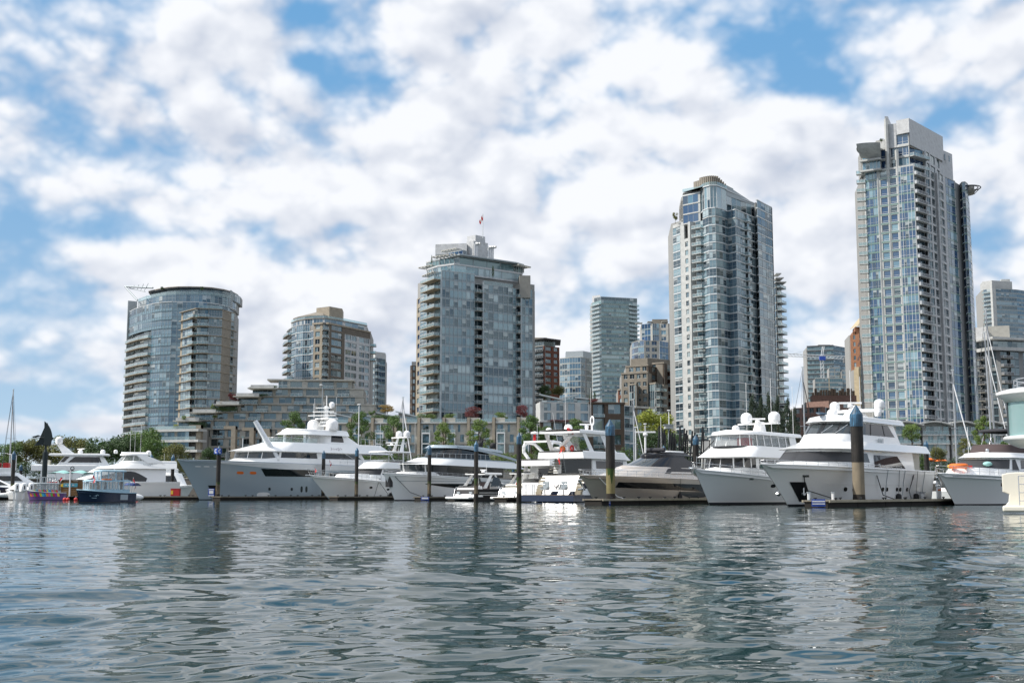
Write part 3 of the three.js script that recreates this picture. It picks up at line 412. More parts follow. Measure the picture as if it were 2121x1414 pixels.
// ---- thin brown tower behind
{ const B = new Building('thin_brown_tower', 'thin brown brick tower peeking out beside the central glass tower', 'tower', base0(855, 620)), P = (px, d) => C(px, d, 800), a = P(849, 620), b = P(853, 618), c = P(862, 620), top = yAt(757, 620), n = 18, fh = (top - GY) / n; B.core(back(inset([a, b, c], 2), 14), GY, top); B.wall(a, b, GY, n, fh, [['s', 0.4], ['w', 1, 1], ['s', 0.4]], { wall: M.brown, noSlab: true }); B.wall(b, c, GY, n, fh, [['w', 1, 1], ['s', 0.3]], { wall: M.brown, noSlab: true }); B.m('roof_box', M.greyWall).prism(back([P(852, 622), P(862, 622)], 6), top, yAt(748, 620)); B.done(0); }

// ---- row of townhouses with beige piers
{
  const D = 350, P = (px, d) => C(px, d, 900), piers = [673, 725, 772, 820, 868, 920, 971, 1023, 1074, 1110], dd = (px) => D + (870 - px) * 0.012, yT = yAt(877, D), yM = yAt(865, D), yG = GY;
  for (let k = 0; k < piers.length - 1; k++) {
    const l = piers[k], r = piers[k + 1], side = k < 4, B = new Building('townhouse', ['pale townhouse hidden behind the grey yacht mast', 'pale townhouse with sloped roof studio beside the thin lamp post', 'pale townhouse with a sloped roof studio and clipped shrubs on its roof', 'pale townhouse with sloped roof studio behind the leaning boat masts', 'pale townhouse with long green hedge on its roof below the glass tower', 'pale townhouse with a round green shrub on its roof below the glass tower', 'pale townhouse with a dark red maple on its roof', 'pale townhouse with white framed bay window and round roof shrub', 'pale townhouse with purple maple on its roof beside the white podium block'][k], 'townhouse', base0((l + r) / 2, D), 'row of townhouses behind the seawall');
    const a = P(l, dd(l)), b = P(r, dd(r)), f = frame(a, b), fh = (yT - yAt(940, D)) / 3; B.core(back(inset([a, b], 1.4), 10), yG, yT - 0.05);
    const q = { wall: M.palConc, trim: M.trimGrey, slabMat: M.palConc, pal: PAL.mix, sp: 0.14, slab: 0.25, out: 0.12, noSlab: true, rec: 0.3 };
    for (let s = 0; s < 3; s++) B.wall(a, b, yT - (s + 1) * fh, 1, fh, s === 0 ? [['s', 0.9], ['w', 1.9, 2], ['s', 1.1], ['w', 0.9, 1], ['s', 2.4]] : s === 1 ? [['s', 0.8], ['w', 2.3, 2], ['s', 1.4], ['w', 1.3, 1], ['s', 1.3]] : [['s', 0.8], ['w', 2.3, 2], ['s', 1], ['w', 1.8, 2], ['s', 1.2]], { ...q, wall: s === 2 ? M.concrete : M.palConc, wallName: s === 2 ? 'ground_floor_wall' : 'wall' });
    B.m('ground_floor_wall', M.concrete).fbox(f, 0, f.l, yG, yT - 3 * fh, -0.6, 0);
    B.m('pier', M.beige).fbox(f, -0.38, 0.38, yG, yM, -2.2, 1.1); B.m('roof_ledge', M.whiteWall).fbox(f, 0.56, f.l - 0.56, yT, yT + 0.35, -1.2, 0.9);
    B.m('roof_parapet', M.palConc).fbox(f, 0.6, f.l * 0.45, yT + 0.35, yT + 1.6, -1.0, 0.4); B.m('roof_railing', M.railGlass).fbox(f, f.l * 0.45, f.l - 0.6, yT + 0.35, yT + 1.3, 0.3, 0.34);
    const bx = f.l * 0.12, y1 = yT - 1.05 * fh; B.m('bay_frame', M.trimWhite); for (const [x0, x1, ya, yb] of [[bx, bx + 0.25, yT - 3 * fh, y1], [bx + 2.2, bx + 2.45, yT - 3 * fh, y1], [bx, bx + 2.45, y1, y1 + 0.25], [bx, bx + 2.45, yT - 2 * fh - 0.15, yT - 2 * fh + 0.15]]) B.m('bay_frame', M.trimWhite).fbox(f, x0, x1, ya, yb, 0, 1.1);
    for (const ya of [yT - 2 * fh + 0.2, yT - 3 * fh + 0.2]) B.pane(f, bx + 0.28, bx + 2.17, ya, ya + fh - 0.5, 0.9, PAL.mix[Math.floor(rr(0, 3))]); B.balcony(f, bx, bx + 2.45, y1 + 0.25, 1.1, M.trimWhite, M.railGlass, 0.95);
    if (side) { const s0 = P(l + 6, D + 9), s1 = P(r - 3, D + 9), g = frame(s0, s1); B.core([s0, s1, P(r - 3, D + 16), P(l + 6, D + 16)].map((p) => [p[0], p[1] - 0.6]), yT, yT + 2.6); B.wall(s0, s1, yT + 0.3, 1, 2.3, [['t', 1, 4]], { ...q, slab: 0.1, pal: PAL.pale }); const A = (x, y, z) => [g.o[0] + g.d[0] * x + g.n[0] * z, y, g.o[1] + g.d[1] * x + g.n[1] * z], L = g.l + 0.8; B.m('studio_roof', M.trimGrey).quad(A(-1, yT + 4.2, 1), A(L, yT + 2.5, 1), A(L, yT + 2.5, -6), A(-1, yT + 4.2, -6)).quad(A(-1, yT + 3.85, 1), A(L, yT + 2.15, 1), A(L, yT + 2.5, 1), A(-1, yT + 4.2, 1)); B.m('studio_wall', M.greyWall).quad(A(-0.2, yT + 2.5, 0.02), A(L - 0.6, yT + 2.5, 0.02), A(L - 0.6, yT + 2.55, 0.02), A(-0.2, yT + 4.0, 0.02)); }
    B.done(60);
  }
}
// ---- podium block: white upper box, brown frame
{
  const D = 345, B = new Building('podium_apartments', 'low apartment block with a white upper box set in a dark brown frame', 'apartment block', base0(1210, D)), P = (px, d) => C(px, d, 890);
  const w0 = P(1110, 352), w1 = P(1119, 344), w2 = P(1222, 347), w3 = P(1294, 349), w4 = P(1315, 353), yt = yAt(833, 346), ym = yAt(873, 346); B.core(back(inset([w1, w2, w3], 2), 18), GY, yt - 0.1); B.core(back(inset([w3, w4], 2), 12), GY, yAt(842, 350));
  const fh = (yt - ym) / 2, q = { wall: M.whiteWall, trim: M.trimGrey, noSlab: true, pal: PAL.steel, sp: 0.1, rec: 0.3 };
  B.wall(w0, w1, ym, 2, fh, [['s', 1]], { ...q, wallName: 'white_side_wall' }); B.wall(w1, w2, ym, 2, fh, [['s', 1], ['w', 2.2, 2], ['s', 1.4], ['w', 2.2, 2], ['s', 1.2], ['w', 2.2, 2], ['s', 1.4], ['w', 2.4, 2], ['s', 0.4]], { ...q, wallName: 'white_wall' });
  B.m('white_ledge', M.whiteWall).fbox(frame(w1, w2), -0.3, frame(w1, w2).l, ym - 0.3, ym, -1, 0.5);
  const f2 = (ym - GY) / 4; B.wall(w1, w2, GY, 4, f2, [['s', 0.8], ['w', 2.4, 2], ['s', 0.5], ['b', 3, 3, 1.2], ['s', 0.6], ['w', 2.2, 2], ['s', 0.8], ['b', 3, 2, 1.2], ['s', 0.6]], { ...q, wall: M.brown, wallName: 'brown_wall', pal: PAL.dark, sp: 0.16, bd: 0.6, balMat: M.brown });
  const n3 = 5, f3 = (yt - GY) / n3; B.wall(w2, w3, GY, n3, f3, [['s', 0.8], ['b', 2.8, 2, 1.4], ['s', 0.8], ['w', 3.2, 2], ['s', 0.8]], { ...q, wall: M.brown, wallName: 'brown_wall', pal: PAL.mix, sp: 0.3, bd: 0.4, balMat: M.brown, noSlab: true }); B.m('brown_cornice', M.brown).fbox(frame(w2, w3), -0.3, frame(w2, w3).l + 0.2, yt - 0.4, yt + 0.15, -2, 0.3);
  B.wall(w3, w4, GY, 6, (yAt(841, 350) - GY) / 6, [['g', 1, 2]], { ...q, pal: PAL.pale, noSlab: false, slabMat: M.trimWhite, sp: 0.25 });
  const rb = [P(1315, 362), P(1352, 366)]; B.core(back(inset(rb, 1.5), 10), GY, yAt(843, 364)); B.wall(rb[0], rb[1], GY, 6, (yAt(846, 364) - GY) / 6, [['s', 1], ['w', 2, 2], ['s', 1], ['w', 2, 2], ['s', 0.5]], { ...q, wall: M.tan, wallName: 'rear_wall' }); B.m('rear_roof', M.palConc).fbox(frame(...rb), -0.5, frame(...rb).l + 0.5, yAt(846, 364), yAt(842, 364), -4, 1);
  for (const [l, r, yl, yr] of [[1122, 1166, 815, 827], [1168, 1196, 824, 815], [1196, 1232, 822, 826]]) { const a = P(l, 358), b = P(r, 358), g = frame(a, b), A = (x, y, z) => [g.o[0] + g.d[0] * x, y, g.o[1] + z], y1 = yAt(yl, 357), y2 = yAt(yr, 357); B.wall(a, b, yt - 0.5, 1, Math.min(y1, y2) - yt + 0.3, [['t', 1, 4]], { ...q, slab: 0.1, pal: PAL.pale }); B.m('pavilion_roof', M.trimGrey, 'pr' + l).quad(A(-0.8, y1, 1.2), A(g.l + 0.5, y2, 1.2), A(g.l + 0.5, y2, -6), A(-0.8, y1, -6)).quad(A(-0.8, y1 - 0.35, 1.2), A(g.l + 0.5, y2 - 0.35, 1.2), A(g.l + 0.5, y2, 1.2), A(-0.8, y1, 1.2)); }
  B.m('roof_box', M.whiteWall).prism(back([P(1180, 362), P(1248, 362)], 6), yt - 0.4, yAt(825, 360)); B.done(80);
}
// ---- mid-distance blocks between the towers
{ const B = new Building('red_brick_block', 'red brick apartment block with dark balconies beside the central tower', 'apartment block', base0(1135, 480)), P = (px, d) => C(px, d, 760), a = P(1100, 484), b = P(1127, 478), c = P(1159, 484), top = yAt(717, 480), n = 22, fh = (top - GY) / n; B.core(back(inset([a, b, c], 2), 16), GY, top); B.wall(a, b, GY, n, fh, [['b', 1, 3, 0.6]], { pal: PAL.dark, bd: 1, balMat: M.darkRoof, rail: M.midGlass, slabMat: M.trimDark }); B.wall(b, c, GY, n, fh, [['s', 0.4], ['w', 2, 3], ['s', 0.7], ['w', 1.4, 2], ['s', 0.5]], { wall: M.brickRed, noSlab: true, pal: PAL.dark }); B.m('roof', M.darkRoof).prism(back([P(1098, 482), P(1127, 476), P(1162, 483)], 16), top + 2.6, top + 3); const t = [P(1104, 486), P(1127, 481), P(1150, 485)]; B.core(back(inset(t, 1), 10), top - 0.2, top + 2.6); B.run(t, top, 1, 2.6, [['t', 1, 5]], { pal: PAL.dark }); B.m('roof_box', M.creamWall).prism(back([P(1104, 494), P(1133, 494)], 8), top + 2.8, yAt(699, 494)); B.done(60); }
{ const B = new Building('grey_glass_block', 'grey glass mid-rise with a dark panel box on its roof', 'apartment block', base0(1192, 560)), P = (px, d) => C(px, d, 770), a = P(1160, 566), b = P(1180, 562), c = P(1203, 560), d = P(1212, 563), e = P(1226, 570), top = yAt(741, 562), n = 21, fh = (top - GY) / n; B.core(back(inset([a, c, e], 2), 18), GY, top); B.run([a, b, c, d], GY, n, fh, [['g', 1, 4]], { pal: PAL.steel, slabMat: M.trimWhite, trim: M.trimWhite, slab: 0.3 }); B.wall(d, e, GY, n, fh, [['s', 0.3], ['g', 1, 2]], { wall: M.greyWall, pal: PAL.dark }); B.m('roof_box', M.trimGrey).prism(back([P(1172, 568), P(1208, 565), P(1226, 572)], 10), top, yAt(727, 566)); B.done(0); }
{
  const B = new Building('green_glass_tower', 'slim green-blue glass tower with thin white balcony edges', 'tower', base0(1273, 800)), P = (px, d) => C(px, d, 720), a = P(1226, 812), b = P(1246, 800), c = P(1303, 806), d = P(1322, 812), top = yAt(622, 802), fh = 2.87, n = Math.floor((top - GY) / fh); B.core(back(inset([a, b, c, d], 3), 30), GY, top);
  B.wall(a, b, top - n * fh, n, fh, [['b', 1, 3, 0.6]], { pal: PAL.teal, bd: 1.6, balMat: M.trimWhite, noSlab: true }); B.wall(b, c, top - n * fh, n, fh, [['g', 1, 11]], { pal: PAL.teal, span: M.spandGreen, sp: 0.3, slab: 0.14 }); B.wall(c, d, top - n * fh, n, fh, [['b', 1, 2, 0.6]], { pal: PAL.teal, bd: 1.6, balMat: M.trimGrey, noSlab: true });
  const u = [P(1232, 812), P(1246, 806), P(1321, 814)]; B.core(back(inset(u, 2), 20), top, top + 2.9); B.run(u, top, 1, 3, [['t', 1, 10]], { pal: PAL.dark, slabMat: M.trimGrey, slab: 0.3 }); B.m('roof_box', M.whitePanel).prism(back([P(1228, 820), P(1244, 815)], 8), top, yAt(612, 818)); B.done(0);
}
{
  const B = new Building('beige_curved_tower', 'beige tower with curved blue window bay stepping back at the top', 'tower', base0(1360, 560)), P = (px, d) => C(px, d, 710), fh = 3, arc = [P(1309, 566), P(1314, 561), P(1322, 557), P(1334, 555)], e = P(1338, 554), f = P(1366, 556), g = P(1384, 562), h = P(1404, 570), t1 = yAt(706, 557), n = Math.floor((t1 - GY) / fh);
  B.core(back(inset([arc[0], e, f, h], 2.5), 20), GY, t1); const q = { wall: M.palConc, pal: PAL.blue, trim: M.trimWhite, slabMat: M.palConc, noSlab: true }; B.run(arc, t1 - n * fh, n, fh, [['g', 1, 3]], { ...q, noSlab: false, out: 0.15 }); B.wall(arc[3], f, t1 - n * fh, n, fh, [['s', 0.8], ['w', 1.6, 2], ['s', 0.8], ['w', 2.2, 2], ['s', 1]], q); B.wall(f, g, t1 - n * fh, n, fh, [['g', 1, 3]], q); 
  const t2 = yAt(668, 562), m = Math.floor((t2 - t1) / fh), p = [P(1330, 566), P(1352, 562), P(1368, 563)], p2 = [P(1366, 563), P(1385, 562), P(1404, 572)]; B.core(back(inset([p[0], p[1], p2[2]], 2), 16), t1 - 1, t2); B.run(p, t1, m, fh, [['g', 1, 3], ['s', 0.2]], q); B.wall(p2[0], p2[1], t1 - 6, m + 2, fh, [['s', 0.5], ['w', 1.4, 2], ['s', 0.6]], { ...q, wall: M.palConc }); B.wall(p2[1], p2[2], t1 - 9 * fh, m + 9, fh, [['s', 0.5], ['w', 0.8, 1], ['s', 0.8], ['w', 0.8, 1], ['s', 0.5]], { ...q, wall: M.concrete, wallName: 'shade_wall' }); for (const x of [P(1326, 564), P(1350, 560), P(1380, 560)]) B.m('roof_pergola', M.palConc, 'pg' + x[0].toFixed(0)).box(x[0], t2 + 0.5, x[1] - 4, 3, 0.3, 4); B.m('roof_box', M.tan).prism(back([P(1352, 570), P(1384, 570)], 8), t2, yAt(661, 570)); B.done(80);
}
{
  const B = new Building('brown_stepped_block', 'brown concrete block stepping up with grey glass bays and red brick ends', 'apartment block', base0(1340, 460)), P = (px, d) => C(px, d, 800), fh = 2.95, q = { wall: M.tan, pal: PAL.mix, trim: M.trimWhite, noSlab: true, sp: 0.34 };
  const blk = (l, m, r, dl, dm, dr, yt, bl, br, wl, w2, nm) => { const a = P(l, dl), b = P(m, dm), c = P(r, dr), top = yAt(yt, dm), n = Math.floor((top - GY) / fh); B.core(back(inset([a, b, c], 2.2), 16), GY, top + 0.02); B.wall(a, b, top - n * fh, n, fh, bl, { ...q, wall: wl, wallName: nm }); B.wall(b, c, top - n * fh, n, fh, br, { ...q, wall: w2, wallName: nm + '_return' }); B.m('cornice', M.tan, nm + '_cornice').fbox(frame(a, b), -0.2, frame(a, b).l + 0.2, top - 0.1, top + 0.5, -1, 0.2); };
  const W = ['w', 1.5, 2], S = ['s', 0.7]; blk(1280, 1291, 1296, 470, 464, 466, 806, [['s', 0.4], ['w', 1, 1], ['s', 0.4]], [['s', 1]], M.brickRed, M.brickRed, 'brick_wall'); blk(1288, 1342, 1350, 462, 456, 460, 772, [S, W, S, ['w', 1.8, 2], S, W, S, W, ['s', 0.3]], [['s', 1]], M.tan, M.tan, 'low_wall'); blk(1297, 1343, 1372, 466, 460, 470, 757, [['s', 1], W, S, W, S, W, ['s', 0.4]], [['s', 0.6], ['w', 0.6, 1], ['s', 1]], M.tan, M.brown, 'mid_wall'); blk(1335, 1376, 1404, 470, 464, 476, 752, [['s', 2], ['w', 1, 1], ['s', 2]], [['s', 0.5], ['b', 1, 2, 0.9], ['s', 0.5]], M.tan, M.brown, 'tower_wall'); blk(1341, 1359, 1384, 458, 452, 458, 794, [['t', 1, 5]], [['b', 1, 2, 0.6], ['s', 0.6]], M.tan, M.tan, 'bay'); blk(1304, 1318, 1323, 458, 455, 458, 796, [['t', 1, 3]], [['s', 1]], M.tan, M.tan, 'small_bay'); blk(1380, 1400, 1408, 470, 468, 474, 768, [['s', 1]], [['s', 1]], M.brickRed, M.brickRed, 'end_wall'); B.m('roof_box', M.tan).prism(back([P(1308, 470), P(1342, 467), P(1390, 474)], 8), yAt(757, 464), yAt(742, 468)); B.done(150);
}
// ---- pale glass tower with curved front and finned crown
{
  const D = 390, B = new Building('curved_front_tower', 'tall pale glass tower with a curved front, white piers and a finned crown', 'tower', base0(1500, D)), P = (px, d) => C(px, d, 640), fh = 2.84;
  const top = yAt(437, 388), n = Math.floor((top - GY) / fh), y0 = top - n * fh, nl = Math.floor((yAt(462, 396) - y0) / fh), nm = Math.floor((yAt(478, 392) - y0) / fh);
  const a0 = P(1397, 402), a1 = P(1412, 398), a2 = P(1420, 396), a3 = P(1432, 393), a4 = P(1440, 391), a5 = P(1460, 388), cv = [a5, P(1472, 384.5), P(1486, 383.5), P(1500, 385.5), P(1512, 389)], r0 = P(1512, 389), r1 = P(1528, 386), r2 = P(1572, 399), r3 = P(1574, 396), r4 = P(1590, 402), r5 = P(1604, 407);
  B.core(back(inset([a0, a5, r1, r5], 4.5), 22), GY, top - 0.1);
  const q = { wall: M.whiteWall, trim: M.trimGrey, span: M.spandGrey, pal: PAL.pale, slabMat: M.trimWhite, slab: 0.26, out: 0.16, sp: 0.24, bd: 1.5, mid: 0.3 };
  B.wall(a0, a1, y0, nl, fh, [['g', 1, 2]], { ...q, slabMat: M.trimWhite, slab: 0.3, trim: M.trimWhite }); B.wall(a1, a2, y0, nl, fh, [['s', 1]], { ...q, noSlab: true, wallName: 'pier_wall' }); B.m('pier_wall', M.whiteWall, 'pier_wall').fbox(frame(a0, a2), 0, frame(a0, a2).l, y0 + nl * fh, y0 + nl * fh + 1.2, -3, 0.05);
  B.wall(a2, a3, y0, nm, fh, [['s', 0.15], ['w', 1, 2], ['s', 0.15]], { ...q, noSlab: true, sp: 0.3, wallName: 'strip_wall' }); B.m('strip_wall', M.whiteWall, 'strip_wall').fbox(frame(a2, a3), 0, frame(a2, a3).l, y0 + nm * fh, y0 + nm * fh + 0.8, -3, 0.02);
  B.m('tall_pier', M.whiteWall).fbox(frame(a3, a4), -0.1, 1.2, GY, yAt(459, 392), -3, 0.7);
  B.wall(a4, a5, y0, n - 1, fh, [['b', 1, 2, 1.1]], { ...q, noSlab: true, balMat: M.whiteWall, pal: PAL.mix, bd: 1.3 });
  B.run(cv, y0, n, fh, [['g', 1, 2]], q); B.wall(r0, r1, y0, n, fh, [['g', 1, 2]], { ...q, pal: PAL.steel }); B.wall(r1, r2, y0, n, fh, [['g', 1.8, 4], ['b', 0.6, 1, 0.4], ['g', 2.1, 4]], { ...q, pal: PAL.mix }); B.wall(r3, r4, y0, n + 2, fh, [['g', 1, 2]], { ...q, pal: PAL.steel }); B.wall(r4, r5, y0, n + 2, fh, [['g', 1, 3]], { ...q, pal: PAL.mix }); B.m('corner_post', M.trimDark).fbox(frame(r4, r5), frame(r4, r5).l, frame(r4, r5).l + 0.5, GY, y0 + (n + 2) * fh, -4, 0.1); B.core(back(inset([r3, r5], 2.5), 12), top - 2, y0 + (n + 2) * fh - 0.1);
  // upper storeys: tall glazed drum, port block, sloping roof
  const u = [P(1456, 392), P(1464, 388), P(1476, 386), P(1490, 386), P(1510, 391), P(1540, 399), P(1572, 407)], hU = yAt(388, 388) - top, ul = [P(1419, 396), P(1455, 391)];
  B.core(back(inset([ul[0], u[1], u[6]], 4), 14), top - 0.5, top + hU * 0.8); B.core(back(inset([ul[0], u[1], u[4]], 4), 14), top, top + hU - 0.4);
  B.wall(ul[0], ul[1], top - fh, 3, (hU + fh) / 3 * 0.9, [['t', 3, 3], ['s', 0.4]], { ...q, pal: PAL.blue, mid: 0, slabMat: M.whiteWall, slab: 0.4 });
  for (let k = 0; k < u.length - 1; k++) { const hh = k < 4 ? hU : hU * (k === 4 ? 0.96 : 0.86); B.wall(u[k], u[k + 1], top, 1, hh, [['t', 1, k < 4 ? 2 : 3]], { ...q, mid: 0.5, mw: 0.2, trim: M.trimWhite, slabMat: M.trimWhite, slab: 0.3, out: 0.35 }); }
  const rp = back([ul[0], u[0], u[1], u[2], u[3], u[4]], 14), yr = top + hU; B.m('roof', M.trimWhite).prism(rp.map((p) => [p[0], p[1] + 0.4]), yr, yr + 0.35); const sl = B.m('sloped_roof', M.trimGrey); sl.quad([u[4][0], yr + 1.6, u[4][1]], [u[6][0], top + hU * 0.84, u[6][1]], [u[6][0], top + hU * 0.84, u[6][1] - 12], [u[4][0], yr + 1.6, u[4][1] - 12]); sl.quad([u[4][0], yr - 2, u[4][1] + 0.1], [u[6][0], top + hU * 0.78, u[6][1] + 0.1], [u[6][0], top + hU * 0.84, u[6][1] + 0.1], [u[4][0], yr + 1.6, u[4][1] + 0.1]);
  for (let k = 0; k < 5; k++) { const f = frame(rp[k], rp[k + 1]); B.m('roof_railing', M.railGlass).fbox(f, 0, f.l, yr + 0.35, yr + 1.4, 0.2, 0.24); }
  const cr = []; for (let k = 0; k <= 20; k++) { const t = k / 20, x = lerp(1446, 1527, t), d = 400 - 7 * Math.sin(Math.PI * t) + 6 * t; cr.push(P(x, d)); } const cp = cr.concat([P(1527, 412), P(1446, 408)]); B.m('crown_wall', M.trimGrey).prism(cp.map((p) => [p[0], p[1] - 1]), yr - 0.5, yr + 3.2);
  cr.forEach((p, k) => { const t = k / 20, h = yAt(361, 394) - yr + (t > 0.55 ? -(t - 0.55) * 9 : 0) - (t < 0.12 ? 0.8 : 0); B.m('crown_fin', M.tan, 'fin' + k).box(p[0], yr + h / 2, p[1] - 0.4, 0.4, h, 1.5, 0.5); });
  B.m('crown_glass', M.spandGreen).prism(cp.map((p) => [p[0], p[1] - 1.6]), yr + 3.2, yr + 4.6);
  B.m('podium', M.whiteWall).prism(back([P(1452, 376), P(1520, 374), P(1560, 380)], 12), GY, yAt(912, 376)); B.done();
}
{ const B = new Building('balconied_tower', 'grey tower with stacked balconies behind the curved-front tower', 'tower', base0(1612, 450)), P = (px, d) => C(px, d, 700), a = P(1588, 460), b = P(1612, 446), c = P(1624, 452), top = yAt(583, 450), fh = 2.9, n = Math.floor((top - GY) / fh); B.core(back(inset([a, b, c], 2), 14), GY, top); B.wall(a, b, top - n * fh, n, fh, [['g', 1, 6]], { pal: PAL.steel }); B.wall(b, c, top - n * fh, n, fh, [['b', 1, 2, 0.5]], { pal: PAL.mix, bd: 1.5, balMat: M.trimGrey }); for (let k = 0; k < 3; k++) B.m('roof_canopy', M.whiteWall, 'rc' + k).box(b[0] + 1.5 - k * 0.4, top + k * 1.6 - 1, b[1] - 2, 4 - k, 0.35, 6); B.done(0); }
// ---- distant slab, lower glass block, crane
{ const B = new Building('distant_striped_tower', 'distant office-like tower with white floor bands and a dark flank', 'tower', base0(1712, 1000)), P = (px, d) => C(px, d, 770), a = P(1674, 1006), b = P(1728, 998), c = P(1752, 1012), top = yAt(717, 1000), n = 30, fh = (top - GY) / n; B.core(back(inset([a, b, c], 3), 30), GY, top); B.wall(a, b, GY, n, fh, [['g', 1, 12]], { pal: PAL.teal, slabMat: M.trimWhite, slab: 0.9, out: 0.9, sp: 0.4 }); B.wall(b, c, GY, n, fh, [['g', 1, 8]], { pal: PAL.dark, slabMat: M.darkRoof, slab: 0.5 }); B.m('roof_box', M.greyWall).prism(back([P(1697, 1012), P(1722, 1012)], 8), top, yAt(713, 1010)); B.done(0); }
{ const B = new Building('glass_terrace_block', 'mid-rise of pale glass boxes in front of the striped tower', 'apartment block', base0(1725, 900)), P = (px, d) => C(px, d, 800); for (const [l, r, yt, pal, dd] of [[1690, 1746, 784, PAL.teal, 900], [1720, 1741, 762, PAL.pale, 912], [1746, 1768, 768, PAL.pale, 905]]) { const a = P(l, dd), b = P(r, dd), top = yAt(yt, dd), n = Math.round((top - GY) / 3.2), fh = (top - GY) / n; B.core(back(inset([a, b], 2), 15), GY, top); B.wall(a, b, GY, n, fh, [['g', 1, 8], ['s', 0.1], ['g', 1, 6]], { pal, slabMat: M.palConc, slab: 0.5, wall: M.creamWall }); } B.done(0); }
{
  const D = 940, o = at(1703, 745, D), g = thing('tower_crane', 'white lattice tower crane with a long horizontal jib', 'crane', [o.x, GY, o.z]), hJ = yAt(741, D) - GY;
  const lat = (name, a, b, w, mat, sway) => { const m = new MB(), A = new THREE.Vector3(...a), Bv = new THREE.Vector3(...b), L = A.distanceTo(Bv), k = Math.max(3, Math.round(L / (w * 1.4))), d = Bv.clone().sub(A).normalize(), s1 = Math.abs(d.y) > 0.8 ? new THREE.Vector3(1, 0, 0) : new THREE.Vector3(0, 1, 0), s2 = d.clone().cross(s1).normalize(); const pt = (t, i, j) => A.clone().lerp(Bv, t).addScaledVector(s1, i * w / 2).addScaledVector(s2, j * w / 2).toArray(); for (const [i, j] of [[-1, -1], [1, -1], [1, 1], [-1, 1]]) m.tube([pt(0, i, j), pt(1, i, j)], 0.16, 4); for (let q = 0; q < k; q++) { m.tube([pt(q / k, -1, 1), pt((q + 1) / k, 1, 1)], 0.1, 4); m.tube([pt(q / k, -1, -1), pt((q + 1) / k, 1, -1)], 0.1, 4); } m.build(name, mat, g); };
  lat('mast', [0, 0, 0], [0, hJ, 0], 2.2, M.trimWhite); const jx = at(1598, 738, D).x - o.x, cx = at(1754, 745, D).x - o.x; lat('jib', [0, hJ + 1, 0], [jx, hJ + 3, 0], 2, M.trimWhite); lat('counter_jib', [0, hJ + 1, 0], [cx, hJ, 0], 2, M.trimWhite); new MB().box(cx - 1, hJ - 2, 0, 3, 4, 2.2).build('counterweight', M.greyWall, g); new MB().box(0, hJ - 0.5, 1.6, 4.6, 3, 2).build('cab', M.signBlue, g); lat('peak', [0, hJ + 1, 0], [1.5, hJ + 9, 0], 1.4, M.trimWhite); const tp = new MB(); tp.tube([[1.5, hJ + 9, 0], [jx * 0.6, hJ + 3, 0]], 0.09, 4).tube([[1.5, hJ + 9, 0], [cx, hJ + 1, 0]], 0.09, 4); tp.build('stay_cable', M.trimGrey, g);
}
// ---- brick gabled tower, cream arched block, pink brick block
{
  const B = new Building('gabled_brick_tower', 'orange brick tower with pointed glass gable and an arched window column', 'tower', base0(1785, 520)), P = (px, d) => C(px, d, 740), a = P(1763, 520), b = P(1782, 517), c = P(1812, 524), top = yAt(692, 518), fh = 3, n = Math.floor((top - GY) / fh); B.core(back(inset([a, b, c], 2), 18), GY, top); B.wall(a, b, top - n * fh, n, fh, [['s', 1], ['w', 1, 1], ['s', 1.4]], { wall: M.brickOrange, noSlab: true, pal: PAL.dark }); B.wall(b, c, top - n * fh, n, fh, [['b', 1.4, 2, 0.5], ['s', 0.4], ['b', 1.4, 2, 0.5]], { wall: M.brickOrange, pal: PAL.dark, bd: 0.8, balMat: M.brickOrange, slabMat: M.brickOrange });
  B.m('upper_wall', M.brickOrange).prism(back([P(1774, 521), P(1812, 521)], 10), top - 0.2, yAt(676, 520)); B.m('upper_wall', M.brickOrange, 'step').prism(back([P(1769, 521), P(1776, 521)], 8), top - 0.2, yAt(686, 520)); const y1 = yAt(676, 520), pk = at(1793, 650, 524); B.m('gable', M.creamWall).quad([P(1777, 520)[0], y1, -519], [P(1814, 520)[0], y1, -519], [pk.x, pk.y, -523], [pk.x, pk.y, -523]).quad([P(1777, 520)[0], y1, -519], [pk.x, pk.y, -523], [pk.x, pk.y, -531], [P(1777, 520)[0], y1, -531]); B.pane(frame(P(1785, 518.4), P(1801, 518.4)), 0.3, 3, y1 + 0.4, y1 + 2.4, 0.1, PAL.teal[2]);
  for (const yy of [742, 713]) { const w = new THREE.RingGeometry(2.6, 3.2, 14, 1, 0, Math.PI), p = at(1792, yy, 515.5); B.m('window_arch', M.brickPink, 'arch' + yy).geo(w, new THREE.Matrix4().makeTranslation(p.x, p.y - 1, p.z)); } B.done(60);
}
{ const B = new Building('cream_arched_block', 'cream apartment block with tall arched balconies beside the tallest tower', 'apartment block', base0(1790, 495)), P = (px, d) => C(px, d, 820), a = P(1771, 495), b = P(1781, 493), c = P(1808, 498), top = yAt(765, 494), fh = 3, n = Math.floor((top - GY) / fh); B.core(back(inset([a, b, c], 2), 14), GY, top); B.wall(a, b, top - n * fh, n, fh, [['s', 1]], { wall: M.creamWall, noSlab: true }); B.wall(b, c, top - n * fh, n, fh, [['s', 0.3], ['b', 1.4, 2, 0.7], ['s', 0.3]], { wall: M.creamWall, pal: PAL.dark, bd: 0.7, balMat: M.creamWall, noSlab: true }); B.m('parapet', M.creamWall).fbox(frame(b, c), 0, 6, top, top + 1, -2, 0.1); B.done(60); }
